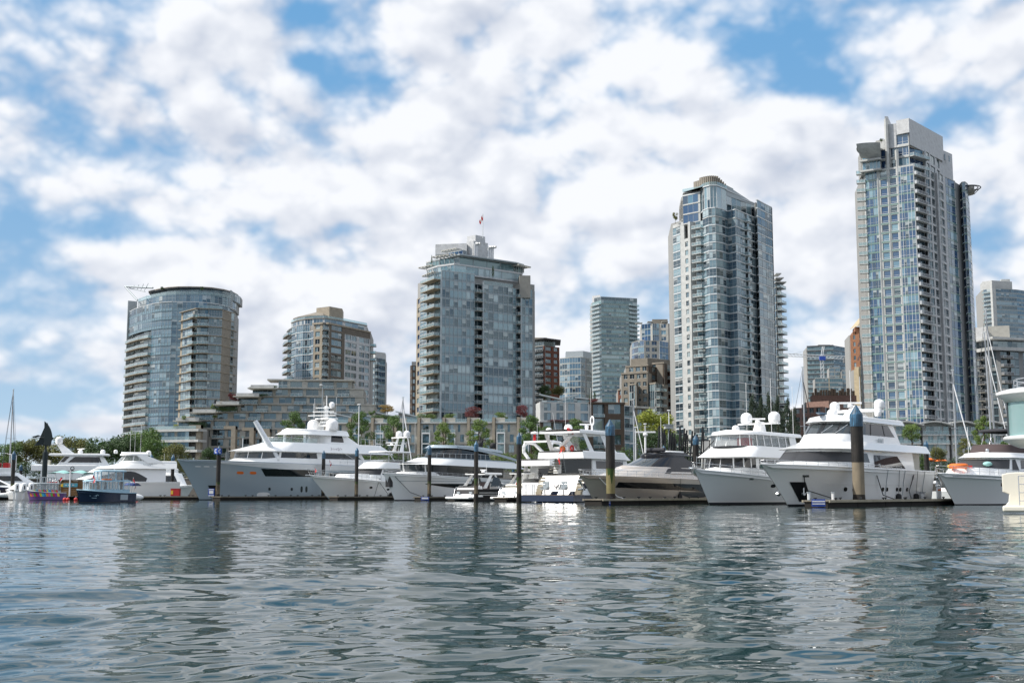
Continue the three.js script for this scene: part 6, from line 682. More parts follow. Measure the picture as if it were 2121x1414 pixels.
// ---- stern-to boats
{ // navy-hulled yacht
  const L = 19, b = new Boat('navy_yacht', 'navy-hulled white flybridge yacht moored stern-out with two fishing chairs and a flag', 'yacht', [1155, 125, 1030], L, { stern: true, u: [0.55, 0.835] }); b.hull({ B: 6.0, hb: 3.2, hs: 2.35, rake: 2, mat: M.navy, tr: -1.4, anti: 0.15, sternW: 0.95 });
  b.mesh('swim_platform', M.navy, (m) => m.box(-0.9, 0.42, 0, 2.3, 0.62, 6.2)); b.mesh('platform_deck', M.teak, (m) => m.box(-0.9, 0.75, 0, 2.2, 0.04, 6.0)); const tr = b.tier('transom', M.white, { x0: [0.1, 1.0], x1: 2.6, xc: 2.0, W: [2.8, 2.5], y: [0.75, 2.75], p: 3, edge: 0.2 }); b.mesh('stair', M.dockPale, (m) => { for (const sd of [-1, 1]) for (let k = 0; k < 6; k++) m.box(0.25 + k * 0.16, 0.95 + k * 0.3, sd * 2.35, 0.4, 0.3, 0.7); });
  for (const z of [-1.1, 1.1]) { b.mesh('fishing_chair', M.trimGrey, (m) => { m.box(-0.7, 1.35, z, 0.6, 0.14, 0.7).box(-0.45, 1.75, z, 0.14, 0.75, 0.7).box(-0.7, 1.5, z - 0.4, 0.55, 0.1, 0.08).box(-0.7, 1.5, z + 0.4, 0.55, 0.1, 0.08); m.tube([[-0.7, 0.75, z], [-0.7, 1.3, z]], 0.07); }); } b.mesh('platform_rail', M.steel, (m) => { for (const [z0, z1] of [[-2.7, -1.9], [-1.7, -0.4], [0.3, 1.7], [1.9, 2.8]]) m.tube([[-1.8, 0.75, z0], [-1.8, 1.85, z0], [-1.8, 1.85, z1], [-1.8, 0.75, z1]], 0.03, 6); });
  b.text('Oli', 0.6, M.trimDark, [0.35, 1.75, 0], -Math.PI / 2, font, -0.3); const t1 = b.tier('saloon', M.white, { x0: 3.2, x1: [L - 5, L - 7], xc: L - 9, W: [2.6, 2.4], y: [2.6, 4.6], p: 2.2 }); b.mesh('saloon_door', M.dkGlass, (m) => m.box(3.15, 3.55, 0.4, 0.06, 1.8, 3.6)); b.win(t1, 1.05, 1.9, 0.45, 0.85); b.mesh('flybridge_stair', M.dockPale, (m) => { for (let k = 0; k < 6; k++) m.box(2.0 + k * 0.22, 2.9 + k * 0.28, -1.9, 0.5, 0.08, 0.8); }); b.tier('flybridge_deck', M.white, { x0: 0.6, x1: [L - 6, L - 8], xc: L - 10, W: [2.9, 2.8], y: [4.5, 5.15], p: 2.4, edge: 0.15 });
  b.mesh('hardtop_leg', M.white, (m) => { for (const sd of [-1, 1]) m.quad([2.6, 5.1, sd * 2.4], [3.6, 5.1, sd * 2.4], [1.8, 7.2, sd * 2.3], [1.1, 7.2, sd * 2.3]).quad([6.5, 5.1, sd * 2.4], [8.8, 5.1, sd * 2.4], [5.6, 7.2, sd * 2.3], [4.8, 7.2, sd * 2.3]); }); b.tier('hardtop', M.white, { x0: 0.4, x1: L - 10, xc: L - 12, W: 2.55, y: [7.1, 7.3], edge: 0.18 }); b.mesh('flybridge_enclosure', M.clear, (m) => { for (const sd of [-1, 1]) m.quad([6, 5.3, sd * 2.35], [L - 10.4, 5.3, sd * 2.2], [L - 11, 7.1, sd * 2.2], [5.2, 7.1, sd * 2.35]); }); b.mesh('davit_crane', M.white, (m) => m.tube([[3.2, 5.6, -1.6], [1.2, 6.9, 0.9]], 0.24, 8).box(3.3, 5.5, -1.7, 0.7, 0.6, 1.1)); b.mesh('safety_gear', M.orange, (m) => m.geo(new THREE.SphereGeometry(0.32, 10, 8), new THREE.Matrix4().makeTranslation(1.9, 5.55, -0.5))); b.mesh('life_ring', M.red, (m) => { m.geo(new THREE.TorusGeometry(0.26, 0.1, 6, 14), new THREE.Matrix4().makeTranslation(1.8, 5.6, 0.7)); }); b.mesh('gas_bottle', M.whiteCanvas, (m) => m.lathe([[0, 0], [0.18, 0], [0.18, 0.7], [0, 0.8]], 1.8, 5.2, 0.2, 10));
  b.dome(4.6, 7.4, -1.4, 0.45); b.radar(5.6, 7.9, 0.3, 1.5); b.mesh('mast_hoop', M.white, (m) => { m.geo(new THREE.TorusGeometry(0.45, 0.08, 6, 16), new THREE.Matrix4().makeRotationY(0.9).setPosition(5.2, 8.6, 1.2)); m.tube([[5.2, 7.4, 1.2], [5.2, 8.2, 1.2]], 0.09).tube([[5.6, 7.4, 0.3], [5.6, 7.9, 0.3]], 0.2); }); b.ant(3, 7.3, 2.3, 4.6); b.ant(5.5, 7.3, -2.3, 5); b.flag(0.2, 2.7, 0.9, 3.0, 1.5, 0.25); b.fender(0.3, 0.9, 1, 0.4, 0.8); b.fender(0.12, 1.2, 1, 0.4, 0.8); b.mesh('roof_flag_bundle', M.flagRed, (m) => m.geo(new THREE.SphereGeometry(1, 10, 6), new THREE.Matrix4().makeRotationZ(-0.5).setPosition(1.6, 7.35, 0.6).scale(new THREE.Vector3(0.65, 0.18, 0.25))));
}
{ // white flybridge with arch, beyond
  const L = 15, b = new Boat('arch_cruiser', 'cream flybridge cruiser with a looped radar arch, behind the navy-hulled yacht', 'yacht', [1108, 137, 1028], L, { stern: true, u: [0.6, 0.8] }); b.hull({ B: 4.8, hb: 2.8, hs: 2.0, rake: 2, mat: M.white }); const t1 = b.tier('saloon', M.white, { x0: [1.2, 2.0], x1: L - 5, xc: L - 7, W: 2.1, y: [1.9, 4.0], p: 2.2 }); b.mesh('saloon_door', M.dkGlass, (m) => m.box(1.4, 3.0, 0.5, 0.06, 1.5, 2)); b.win(t1, 1.0, 1.9, 0.4, 0.85); b.tier('flybridge_deck', M.white, { x0: -0.4, x1: L - 6, xc: L - 8, W: 2.4, y: [4.0, 4.6], p: 2.3, edge: 0.15 }); for (const sd of [-1, 1]) b.mesh('cockpit_wing', M.white, (m) => m.quad([0.4, 1.9, sd * 2.2], [2.2, 1.9, sd * 2.2], [1.6, 4.1, sd * 2.2], [1.0, 4.1, sd * 2.2]));
  b.mesh('radar_arch', M.white, (m) => { for (const sd of [-1, 1]) m.tube([[2.0, 4.5, sd * 2.0], [0.6, 5.6, sd * 2.0], [0.5, 6.3, sd * 1.9], [1.0, 6.7, sd * 1.8], [2.4, 6.6, sd * 1.8], [4.6, 5.4, sd * 1.8]], 0.2, 6); m.box(0.8, 6.75, 0, 0.7, 0.2, 3.8); }); b.line('dome_post', M.white, [[0.8, 6.8, 1.4], [0.8, 7.6, 1.4]], 0.06); b.dome(0.8, 7.6, 1.4, 0.36); b.mesh('radar', M.dome, (m) => m.lathe([[0, 0], [0.45, 0], [0.45, 0.22], [0, 0.35]], 0.8, 7.6, -0.6, 14)); b.mesh('wrapped_flag', M.flagRed, (m) => m.tube([[0.8, 6.9, -0.6], [0.8, 7.6, -0.6]], 0.16, 8)); b.ant(2, 6.6, 1.8, 3.4, 0.3); b.ant(3, 6.2, -1.8, 2.6); b.mesh('bimini', M.canvas, (m) => m.box(3.2, 6.9, -0.6, 2.2, 0.14, 3)); b.mesh('chair', M.rubber, (m) => m.box(1.4, 5.0, 0.4, 0.5, 0.9, 0.5));
}
for (const [px, D, L, label, cov, dark, fl] of [[962, 141, 10, 'small white cruiser with black hull stripes moored stern-out below the modern yacht', false, true, false], [1056, 137, 10.5, 'small white cruiser with hardtop and a small flag, moored stern-out', true, false, true]]) {
  const b = new Boat('express_cruiser', label, 'cruiser', [px, D, 1030], L, { stern: true, u: [0.58, 0.815] }); b.hull({ B: 3.6, hb: 1.75, hs: 1.35, rake: 1.6, mat: dark ? M.black : M.white, tr: -0.5 }); if (dark) for (const y of [0.7, 0.95]) b.band('hull_stripe', M.white, 0.05, 0.6, y, y + 0.07, 0.03); b.mesh('swim_platform', M.white, (m) => m.geo(new RoundedBoxGeometry(1.7, 0.28, 3.5, 2, 0.12), new THREE.Matrix4().makeTranslation(-0.6, 0.4, 0))); b.tier('transom', M.white, { x0: [0.0, 0.5], x1: 2, xc: 1.2, W: [1.6, 1.45], y: [0.5, 1.55], p: 3, edge: 0.2 }); const t = b.tier('cabin', M.white, { x0: 4.6, x1: [L - 1.2, L - 3], xc: L - 5, W: [1.55, 1.3], y: [1.35, 2.1], p: 2 }); b.win(t, 0, 1.2, 0.2, 0.9, M.midGlass, { name: 'windshield' });
  b.mesh('arch_leg', M.white, (m) => { for (const sd of [-1, 1]) m.quad([1.4, 1.5, sd * 1.6], [2.2, 1.5, sd * 1.6], [3.6, 3.1, sd * 1.4], [3.1, 3.1, sd * 1.4]).quad([4.6, 1.6, sd * 1.5], [4.9, 1.6, sd * 1.5], [4.4, 3.1, sd * 1.35], [4.0, 3.1, sd * 1.35]); }); b.tier('hardtop', M.white, { x0: 2.0, x1: 6, xc: 5, W: 1.55, y: [3.1, 3.2], edge: 0.12 }); b.mesh('side_window', M.dkGlass, (m) => { for (const sd of [-1, 1]) m.quad([3, 1.7, sd * 1.5], [5.5, 1.8, sd * 1.5], [4.9, 2.7, sd * 1.4], [3.8, 2.9, sd * 1.42]); }); b.mesh('seat', M.brownCanvas, (m) => m.geo(new RoundedBoxGeometry(0.7, 0.9, 1.1, 2, 0.15), new THREE.Matrix4().makeTranslation(3.4, 1.8, 0.4))); b.radar(3.6, 3.3, 0, 0.7); b.ant(3.2, 3.3, 0.8, 1.1); b.dome(4.4, 3.3, -0.5, 0.18); if (cov) b.mesh('aft_cushion', M.cream, (m) => m.geo(new RoundedBoxGeometry(0.9, 0.9, 2.6, 3, 0.3), new THREE.Matrix4().makeTranslation(1.1, 1.5, 0))); b.line('stern_rail', M.steel, [[-0.2, 0.5, -1.5], [0.3, 1.4, -1.6], [0.5, 1.6, -1.6], [1.6, 1.65, -1.6]], 0.04); if (fl) b.flag(0.4, 1.5, 1.2, 1.2, 0.6, 0.3); b.mesh('stern_light', M.trimGrey, (m) => m.box(0.0, 1.0, 0.9, 0.1, 0.2, 0.4).box(0.0, 1.0, -0.9, 0.1, 0.2, 0.4));
}
{ const b = new Boat('covered_tender', 'white tender with rounded cabin beside the far piles of the navy yacht', 'cruiser', [1095, 134, 1030], 8, { stern: true, u: [0.58, 0.815] }); b.hull({ B: 3, hb: 1.6, hs: 1.2, rake: 1.2, mat: M.white }); b.tier('cabin', M.white, { x0: 0.6, x1: 5.6, xc: 3.5, W: 1.3, y: [1.1, 2.1], p: 2, edge: 0.4 }); b.mesh('rear_panel', M.whiteCanvas, (m) => m.box(0.5, 1.5, 0, 0.1, 1.0, 2.2)); }
// ---- boats at the port end
{
  const L = 18, b = new Boat('sedan_yacht', 'white yacht with raked arch beyond the navy water taxi', 'yacht', [98, 172, 995], L, { u: [0.95, 0.31] }); b.hull({ B: 5.4, hb: 2.3, hs: 2.5, rake: 2.4, mat: M.white, sp: 1.4 }); b.port(0.45, 0.95, 0.9, 0.4); const t1 = b.tier('deckhouse', M.white, { x0: 2, x1: [L - 2.5, L - 6.5], xc: [L - 9, L - 11], W: [2.4, 2.0], y: [2.3, 4.6], p: 2 }); b.win(t1, 0.5, 1.6, 0.12, (u) => 0.25 + 0.5 * Math.sin(u * 3.0), M.dkGlass); b.tier('upper_deck', M.white, { x0: 0.5, x1: [L - 6, L - 9.5], xc: L - 12, W: [2.5, 2.2], y: [4.4, 5.2], p: 2.1, edge: 0.3 }); const fb = b.tier('flybridge_screen', M.clear, { x0: 5, x1: [L - 9, L - 10], xc: L - 12, W: [1.9, 1.8], y: [5.1, 6.3], edge: 0.02, crown: 0 }); for (const a of [0.5, 0.9, 1.3, 1.7]) b.post(fb, a, 0, 1, 0.03); b.tier('hardtop', M.white, { x0: 4.5, x1: L - 9.6, xc: L - 12, W: 2.1, y: [6.3, 6.42], edge: 0.16, crown: 0.25 }); b.mesh('arch_leg', M.white, (m) => { for (const sd of [-1, 1]) m.quad([2.0, 5.2, sd * 2.3], [4.6, 5.2, sd * 2.3], [6.2, 6.4, sd * 2.1], [5.0, 6.4, sd * 2.1]); }); b.dome(4.4, 6.4, 0.8, 0.36); b.dome(9, 6.6, 0, 0.28); b.ant(7, 6.5, 1, 4.2); b.ant(5.6, 6.5, -1, 4.3); b.ant(6.4, 6.5, -1.6, 3); b.rail(0.4, 0.98, 0.5, 10, 0.2); b.script(0.25, 1.4, M.trimGrey, [4.5, 5.0, 2.56], 0); b.script(0.25, 1.4, M.trimGrey, [4.5, 5.0, -2.56], Math.PI);
}
{
  const L = 16.5, b = new Boat('skylounge_yacht', 'white yacht with enclosed skylounge windows and leaning radar mast behind the fin sculpture', 'yacht', [282, 205, 995], L, { u: [-0.97, -0.24] }); b.hull({ B: 5.4, hb: 2.8, hs: 2.4, rake: 2, mat: M.white }); b.tier('deckhouse', M.white, { x0: 1.5, x1: [L - 3, L - 4], xc: L - 7, W: 2.4, y: [2.4, 4.6], p: 2.1 }); b.tier('upper_deck', M.white, { x0: 0, x1: [L - 2.5, L - 4], xc: L - 7, W: 2.6, y: [4.6, 5.4], p: 2.1 }); const t2 = b.tier('skylounge', M.white, { x0: [3.4, 5.2], x1: [L - 4, L - 5.5], xc: L - 7, W: [2.2, 2.1], y: [4.9, 7.1], p: 2.2 }); b.win(t2, 0.6, 1.75, 0.48, 0.9, M.dkGlass, { s1: -0.12 }); b.win(t2, 1.86, 1.98, 0.5, 0.92, M.dkGlass, { s0: -0.05 }); b.tier('hardtop', M.white, { x0: 2.6, x1: L - 4.4, xc: L - 6.6, W: 2.4, y: [7.1, 7.25], edge: 0.18 }); b.mesh('leaning_mast', M.white, (m) => m.quad([4.6, 7.3, 0.4], [6.6, 7.3, 0.4], [4.2, 9.2, 0.2], [3.4, 9.2, 0.2]).quad([4.6, 7.3, -0.4], [6.6, 7.3, -0.4], [4.2, 9.2, -0.2], [3.4, 9.2, -0.2]).quad([6.6, 7.3, 0.4], [6.6, 7.3, -0.4], [4.2, 9.2, -0.2], [4.2, 9.2, 0.2]).box(2.6, 9.0, 0, 2.4, 0.14, 1.6)); b.dome(3.9, 9.1, 0.2, 0.6); b.dome(2.2, 9.0, 0, 0.45); b.radar(7.4, 7.9, 0, 2.2); b.dome(7.4, 7.3, 0.8, 0.4); b.dome(L - 5.6, 7.4, 0, 0.4); b.mesh('aft_deck_seat', M.cream, (m) => m.box(2.2, 5.9, 1.2, 1.2, 0.9, 1.4));
}
{ const L = 11, b = new Boat('cabin_cruiser', 'small white cabin cruiser with dark side windows next to the grey bow', 'cruiser', [404, 192, 1000], L, { u: [-0.9, 0.44] }); b.hull({ B: 4, hb: 2.2, hs: 1.7, mat: M.white }); const t = b.tier('cabin', M.white, { x0: 1, x1: [L - 1.8, L - 3.2], xc: L - 5, W: 1.6, y: [1.9, 3.9], p: 2.1 }); b.win(t, 0.4, 0.95, 0.4, 0.88, M.dkGlass, { name: 'windshield' }); b.win(t, 1.05, 1.8, 0.4, 0.85, M.dkGlass); b.tier('flybridge', M.white, { x0: 1, x1: L - 4, xc: L - 6, W: 1.6, y: [4.0, 4.7], p: 2.2 }); b.mesh('fuel_cover', M.purple, (m) => m.box(4, 4.9, 0, 2.6, 0.2, 2)); b.ant(5, 4.8, 0.6, 2.4); b.port(0.4, 1, 0.5, 0.3); }
{ const L = 13, b = new Boat('canopy_cruiser', 'white cruiser with curved fabric canopy and red seats', 'cruiser', [90, 196, 1000], L, { u: [-0.96, -0.2] }); b.hull({ B: 4.2, hb: 2.4, hs: 2.2, mat: M.white }); const t = b.tier('deckhouse', M.white, { x0: 1, x1: [L - 1, L - 4], xc: L - 6, W: 1.9, y: [2.2, 4.0], p: 2 }); b.win(t, 0.5, 1.6, 0.35, 0.8); b.tier('flybridge', M.white, { x0: 1, x1: L - 5, xc: L - 7, W: 1.8, y: [4.0, 4.8] }); b.mesh('canopy', M.whiteCanvas, (m) => m.grid((u, v) => [lerp(1.5, 8, u), 7.0 + 0.5 * Math.sin(u * 3.14) - (u < 0.15 ? (0.15 - u) * 8 : 0), lerp(-1.8, 1.8, v)], 12, 4)); for (const z of [-1.8, 1.8]) { b.mesh('canopy_frame', M.dome, (m) => m.tube([[1.5, 4.6, z], [1.6, 6.2, z], [2.4, 7.2, z], [4, 7.4, z]], 0.12, 6)); b.mesh('canopy_post', M.dome, (m) => m.tube([[8, 4.6, z], [8, 7, z]], 0.1, 6)); } for (const x of [2.6, 5.6, 7]) b.mesh('red_seat', M.red, (m) => m.geo(new RoundedBoxGeometry(0.9, 1.1, 2, 2, 0.15), new THREE.Matrix4().makeTranslation(x, 5.2, 0))); }
{ const L = 10, b = new Boat('low_speedboat', 'low dark-sided speedboat with white deck behind the runabout', 'speedboat', [48, 172, 1005], L, { u: [-0.97, -0.1] }); b.hull({ B: 3.2, hb: 1.5, hs: 1.9, mat: M.navy }); const t = b.tier('deck_cabin', M.white, { x0: 1, x1: [L - 0.8, L - 4], xc: L - 6, W: [1.4, 1.1], y: [1.6, 3.0], p: 2 }); b.win(t, 0.3, 1.8, 0.3, 0.8, M.dkGlass); }
{ const L = 9, b = new Boat('outboard_boat', 'white runabout with twin outboard motors beside the rainbow water taxi', 'speedboat', [47, 163, 1020], L, { stern: true, u: [-0.5, 0.86] }); b.hull({ B: 3, hb: 1.6, hs: 1.2, mat: M.white }); for (const z of [-0.9, 0, 0.9]) { b.mesh('outboard_motor', M.white, (m) => m.geo(new RoundedBoxGeometry(0.9, 1.2, 0.62, 3, 0.22), new THREE.Matrix4().makeTranslation(-0.5, 1.7, z)).box(-0.5, 0.7, z, 0.4, 1.2, 0.25)); b.mesh('motor_badge', M.black, (m) => m.box(-0.96, 1.7, z, 0.02, 0.5, 0.14)); } b.mesh('cover', M.whiteCanvas, (m) => m.grid((u, v) => [lerp(0.4, 7, u), 1.4 + 0.9 * Math.sin(u * 3.1) * Math.sin(v * 3.14), lerp(-1.4, 1.4, v)], 10, 6)); }
{ const L = 5, b = new Boat('inflatable_dinghy', 'white inflatable dinghy lying on the dock beside the runabout', 'dinghy', [38, 168, 1020], L, { u: [-1, 0] }); b.mesh('tube', M.white, (m) => { const p = []; for (let k = 0; k <= 18; k++) { const t = k / 18 * 3.14; p.push([1.2 + Math.sin(t) * 3.4, 0.55 + 0.25 * Math.sin(t), Math.cos(t) * 0.85]); } m.tube([[0, 0.5, 0.85], ...p, [0, 0.5, -0.85]], 0.28, 8); }); b.mesh('floor', M.trimGrey, (m) => m.box(2, 0.4, 0, 3.6, 0.1, 1.4)); b.mesh('console', M.white, (m) => m.box(2, 0.9, 0, 0.6, 0.8, 0.6)); }
// ---- two little water taxis
function waterTaxi(name, label, p, u, L, hullMat, trimMat, roofMat, extra) {
  const b = new Boat(name, label, 'ferry', p, L, { u }); b.hull({ B: 2.5, hb: 1.3, hs: 0.95, rake: 0.5, sp: 1.8, bw: 2.4, bd: 3, full: 0.6, mat: hullMat, anti: 0.05, wl: 0.92, deckMat: trimMat, railMat: trimMat });
  const t = b.tier('cabin_sill', trimMat, { x0: 0.7, x1: L - 0.9, xc: L - 2, W: 1.05, y: [0.75, 1.3], p: 2.6, edge: 0.02 }); b.mesh('cabin_post', trimMat, (m) => { for (let k = 0; k <= 6; k++) { const x = lerp(0.8, L - 1.6, k / 6); for (const sd of [-1, 1]) m.box(x, 1.72, sd * 1.02, 0.08, 0.85, 0.07); } for (const z of [-0.5, 0, 0.5]) m.box(L - 1.0, 1.72, z, 0.07, 0.85, 0.07); }); b.mesh('cabin_window', M.clear, (m) => { for (const sd of [-1, 1]) m.box((L - 0.8) / 2, 1.72, sd * 1.0, L - 2.6, 0.8, 0.02); m.box(L - 1.02, 1.72, 0, 0.02, 0.8, 1.6); }); b.tier('roof', roofMat, { x0: 0.6, x1: L - 0.8, xc: L - 2, W: 1.12, y: [2.12, 2.2], p: 2.6, edge: 0.06 }); b.mesh('bench', M.teak, (m) => { for (const sd of [-1, 1]) m.box(L / 2 - 0.4, 1.05, sd * 0.75, L - 3.2, 0.12, 0.4); }); if (extra) extra(b, L); return b;
}
waterTaxi('navy_water_taxi', 'navy mini ferry with pale blue wheelhouse and passengers aboard, under way', [157, 124, 1028], [0.72, 0.69], 6.0, M.navy, M.paleBlue, M.paleBlue, (b, L) => {
  b.mesh('wheelhouse_post', M.paleBlue, (m) => { for (const [x, z] of [[L - 2.2, -0.8], [L - 2.2, 0], [L - 2.2, 0.8], [L - 3.0, -0.85], [L - 3.8, -0.85], [L - 4.6, -0.85], [L - 3.0, 0.85], [L - 3.8, 0.85], [L - 4.6, 0.85]]) m.box(x, 2.7, z, 0.09, 0.95, 0.09); }); b.mesh('wheelhouse_window', M.clear, (m) => { for (const sd of [-1, 1]) m.box(L - 3.4, 2.75, sd * 0.84, 2.3, 0.75, 0.02); m.box(L - 2.2, 2.75, 0, 0.02, 0.75, 1.5); }); b.tier('wheelhouse_roof', M.paleBlue, { x0: L - 4.9, x1: L - 2.0, xc: L - 2.6, W: 0.98, y: [3.15, 3.22], edge: 0.06 }); b.mesh('roof_float', M.orange, (m) => m.geo(new RoundedBoxGeometry(0.9, 0.14, 0.7, 2, 0.06), new THREE.Matrix4().makeTranslation(L - 2.9, 2.34, -0.6))); b.ant(L - 4, 3.2, 0, 1.3); b.ant(L - 2.6, 3.2, 0.5, 1.0); b.flag(L - 1.3, 1.7, -0.9, 1.2, 0.6, 0); b.flag(0.3, 1.0, -0.6, 1.6, 1.0, 0.1); b.band('side_plate', M.greyHull, 0.16, 0.3, 0.25, 0.8, 0.03, [-1]); b.script(0.22, 0.95, M.paleBlue, [L - 1.45, 0.72, -0.98], Math.PI - 0.42, 0, 0.03); b.script(0.06, 0.5, M.paleBlue, [L - 1.5, 0.45, -0.97], Math.PI - 0.42, 0, 0.02); b.mesh('blue_awning', M.signBlue, (m) => m.grid((u, v) => [lerp(-0.6, 0.5, u), 2.0 - 0.3 * Math.pow(2 * u - 1, 2), lerp(-1, 1, v)], 6, 2)); b.mesh('side_tender', M.white, (m) => m.geo(new THREE.SphereGeometry(1, 14, 8), new THREE.Matrix4().makeTranslation(-0.6, 0.5, 0.8).scale(new THREE.Vector3(1.2, 0.4, 0.6))));
});
waterTaxi('rainbow_water_taxi', 'purple mini ferry painted with rainbow stripes, tied at the dock', [54, 160, 1030], [0.98, 0.2], 4.8, M.purple, M.trimGrey, M.trimGrey, (b, L) => {
  const cols = [[.6, .03, .05], [.75, .25, .02], [.8, .6, .03], [.1, .45, .08], [.03, .25, .6], [.25, .05, .4], [.7, .1, .35], [.05, .5, .6]]; for (let k = 0; k < 15; k++) b.mesh('rainbow_stripe', std(...cols[(k * 3) % 8], 0.5), (m) => { const x = lerp(0.7, L - 1.2, k / 15); for (const sd of [-1, 1]) m.quad([x, 1.0, sd * 1.1], [x + 0.26, 1.0, sd * 1.1], [x + 0.4, 1.36, sd * 1.1], [x + 0.14, 1.36, sd * 1.1]); }); for (let k = 0; k < 14; k++) b.band('rainbow_stripe', std(...cols[(k * 3 + 2) % 8], 0.5), 0.1 + k * 0.058, 0.1 + (k + 1) * 0.058, 0.5, 0.93, 0.015, [-1, 1], [0.02, 0.02]); b.mesh('upper_rail', M.trimGrey, (m) => { for (const sd of [-1, 1]) { m.tube([[1.3, 3.0, sd * 0.9], [L - 1.4, 3.0, sd * 0.9]], 0.05); for (let k = 0; k < 7; k++) { const x = lerp(1.3, L - 1.4, k / 6); m.tube([[x, 2.2, sd * 0.9], [x, 3.0, sd * 0.9]], 0.045); } } }); b.flag(0.6, 2.2, -0.5, 0.9, 0.5, 0.1); b.mesh('roof_float', M.red, (m) => m.box(1.6, 2.35, -0.4, 1.2, 0.12, 0.5));
});
// ---- people aboard the navy ferry: one continuous body each
function person(label, pos, turn, cloth, skin, sit, trousers) {
  const g = thing('person', label, 'person', pos, turn), rings = sit ? [[0, .17, .12, 0], [.12, .2, .15, 0], [.35, .2, .14, 0.02], [.52, .23, .13, 0.02], [.62, .14, .1, 0.02], [.67, .06, .06, 0.03], [.72, .055, .06, 0.03], [.76, .075, .09, 0.04], [.84, .085, .1, 0.04], [.92, .08, .095, 0.03], [.98, .04, .05, 0.03], [1.0, .005, .005, 0.03]] : [[0, .1, .12, 0], [.1, .11, .09, 0], [.45, .13, .1, 0], [.85, .18, .13, 0], [1.0, .17, .12, 0], [1.25, .2, .13, 0.02], [1.4, .22, .12, 0.02], [1.48, .13, .1, 0.02], [1.52, .06, .06, 0.03], [1.56, .055, .06, 0.03], [1.6, .075, .09, 0.04], [1.68, .085, .1, 0.04], [1.75, .08, .09, 0.03], [1.8, .04, .05, 0.03], [1.82, .005, .005, 0.03]];
  const m = new MB(); m.grid((u, v) => { const k = v * (rings.length - 1), i = Math.min(rings.length - 2, Math.floor(k)), t = k - i, a = rings[i], b = rings[i + 1], an = u * 6.2832; return [lerp(a[3], b[3], t) + Math.sin(an) * lerp(a[2], b[2], t), lerp(a[0], b[0], t), Math.cos(an) * lerp(a[1], b[1], t)]; }, 14, (rings.length - 1) * 2); const sh = sit ? 0.52 : 1.38; for (const s of [-1, 1]) m.tube([[0, sh, s * 0.22], [0.05, sh - 0.26, s * 0.28], [0.28, sh - 0.36, s * 0.2]], 0.06, 8, 0.04); if (sit) for (const s of [-1, 1]) m.tube([[0, 0.1, s * 0.1], [0.42, 0.12, s * 0.12], [0.44, -0.35, s * 0.12]], 0.09, 8, 0.06);
  m.build('body', cloth, g); new MB().lathe([[0, 0.98 + 0.015], [0.05, 0.985], [0.09, 0.93], [0.098, 0.86], [0.09, 0.82]], 0.02, sit ? 0 : 0.82, 0, 12).build('hair', M.brownCanvas, g); new MB().geo(new THREE.SphereGeometry(0.082, 12, 10), new THREE.Matrix4().makeTranslation(0.055, sit ? 0.84 : 1.66, 0).scale(new THREE.Vector3(0.9, 1.15, 0.9))).build('face', skin, g); return g;
}
{
  const skin = std(0.45, 0.27, 0.19, 0.6), fer = scene.getObjectByName('navy_water_taxi'), put = (x, y, z) => { const v = new THREE.Vector3(x, y, z).applyEuler(fer.rotation).add(fer.position); return [v.x, v.y, v.z]; }, ty = fer.rotation.y;
  person('person in dark clothes standing at the open door of the navy ferry', put(1.5, 0.78, -0.7), ty, std(0.015, 0.016, 0.02, 0.8), skin, false); person('passenger in a tan jacket seated inside the navy ferry', put(3.9, 1.1, -0.5), ty, std(0.32, 0.22, 0.14, 0.8), skin, true); person('passenger in a grey top seated inside the navy ferry', put(3.1, 1.1, -0.5), ty, std(0.2, 0.2, 0.22, 0.8), skin, true); person('passenger in a white shirt seated inside the navy ferry', put(4.7, 1.1, 0.4), ty, std(0.6, 0.6, 0.58, 0.8), skin, true); person('person in a dark top steering inside the ferry wheelhouse', put(3.4, 2.1, 0), ty, std(0.03, 0.03, 0.04, 0.8), skin, true);
}
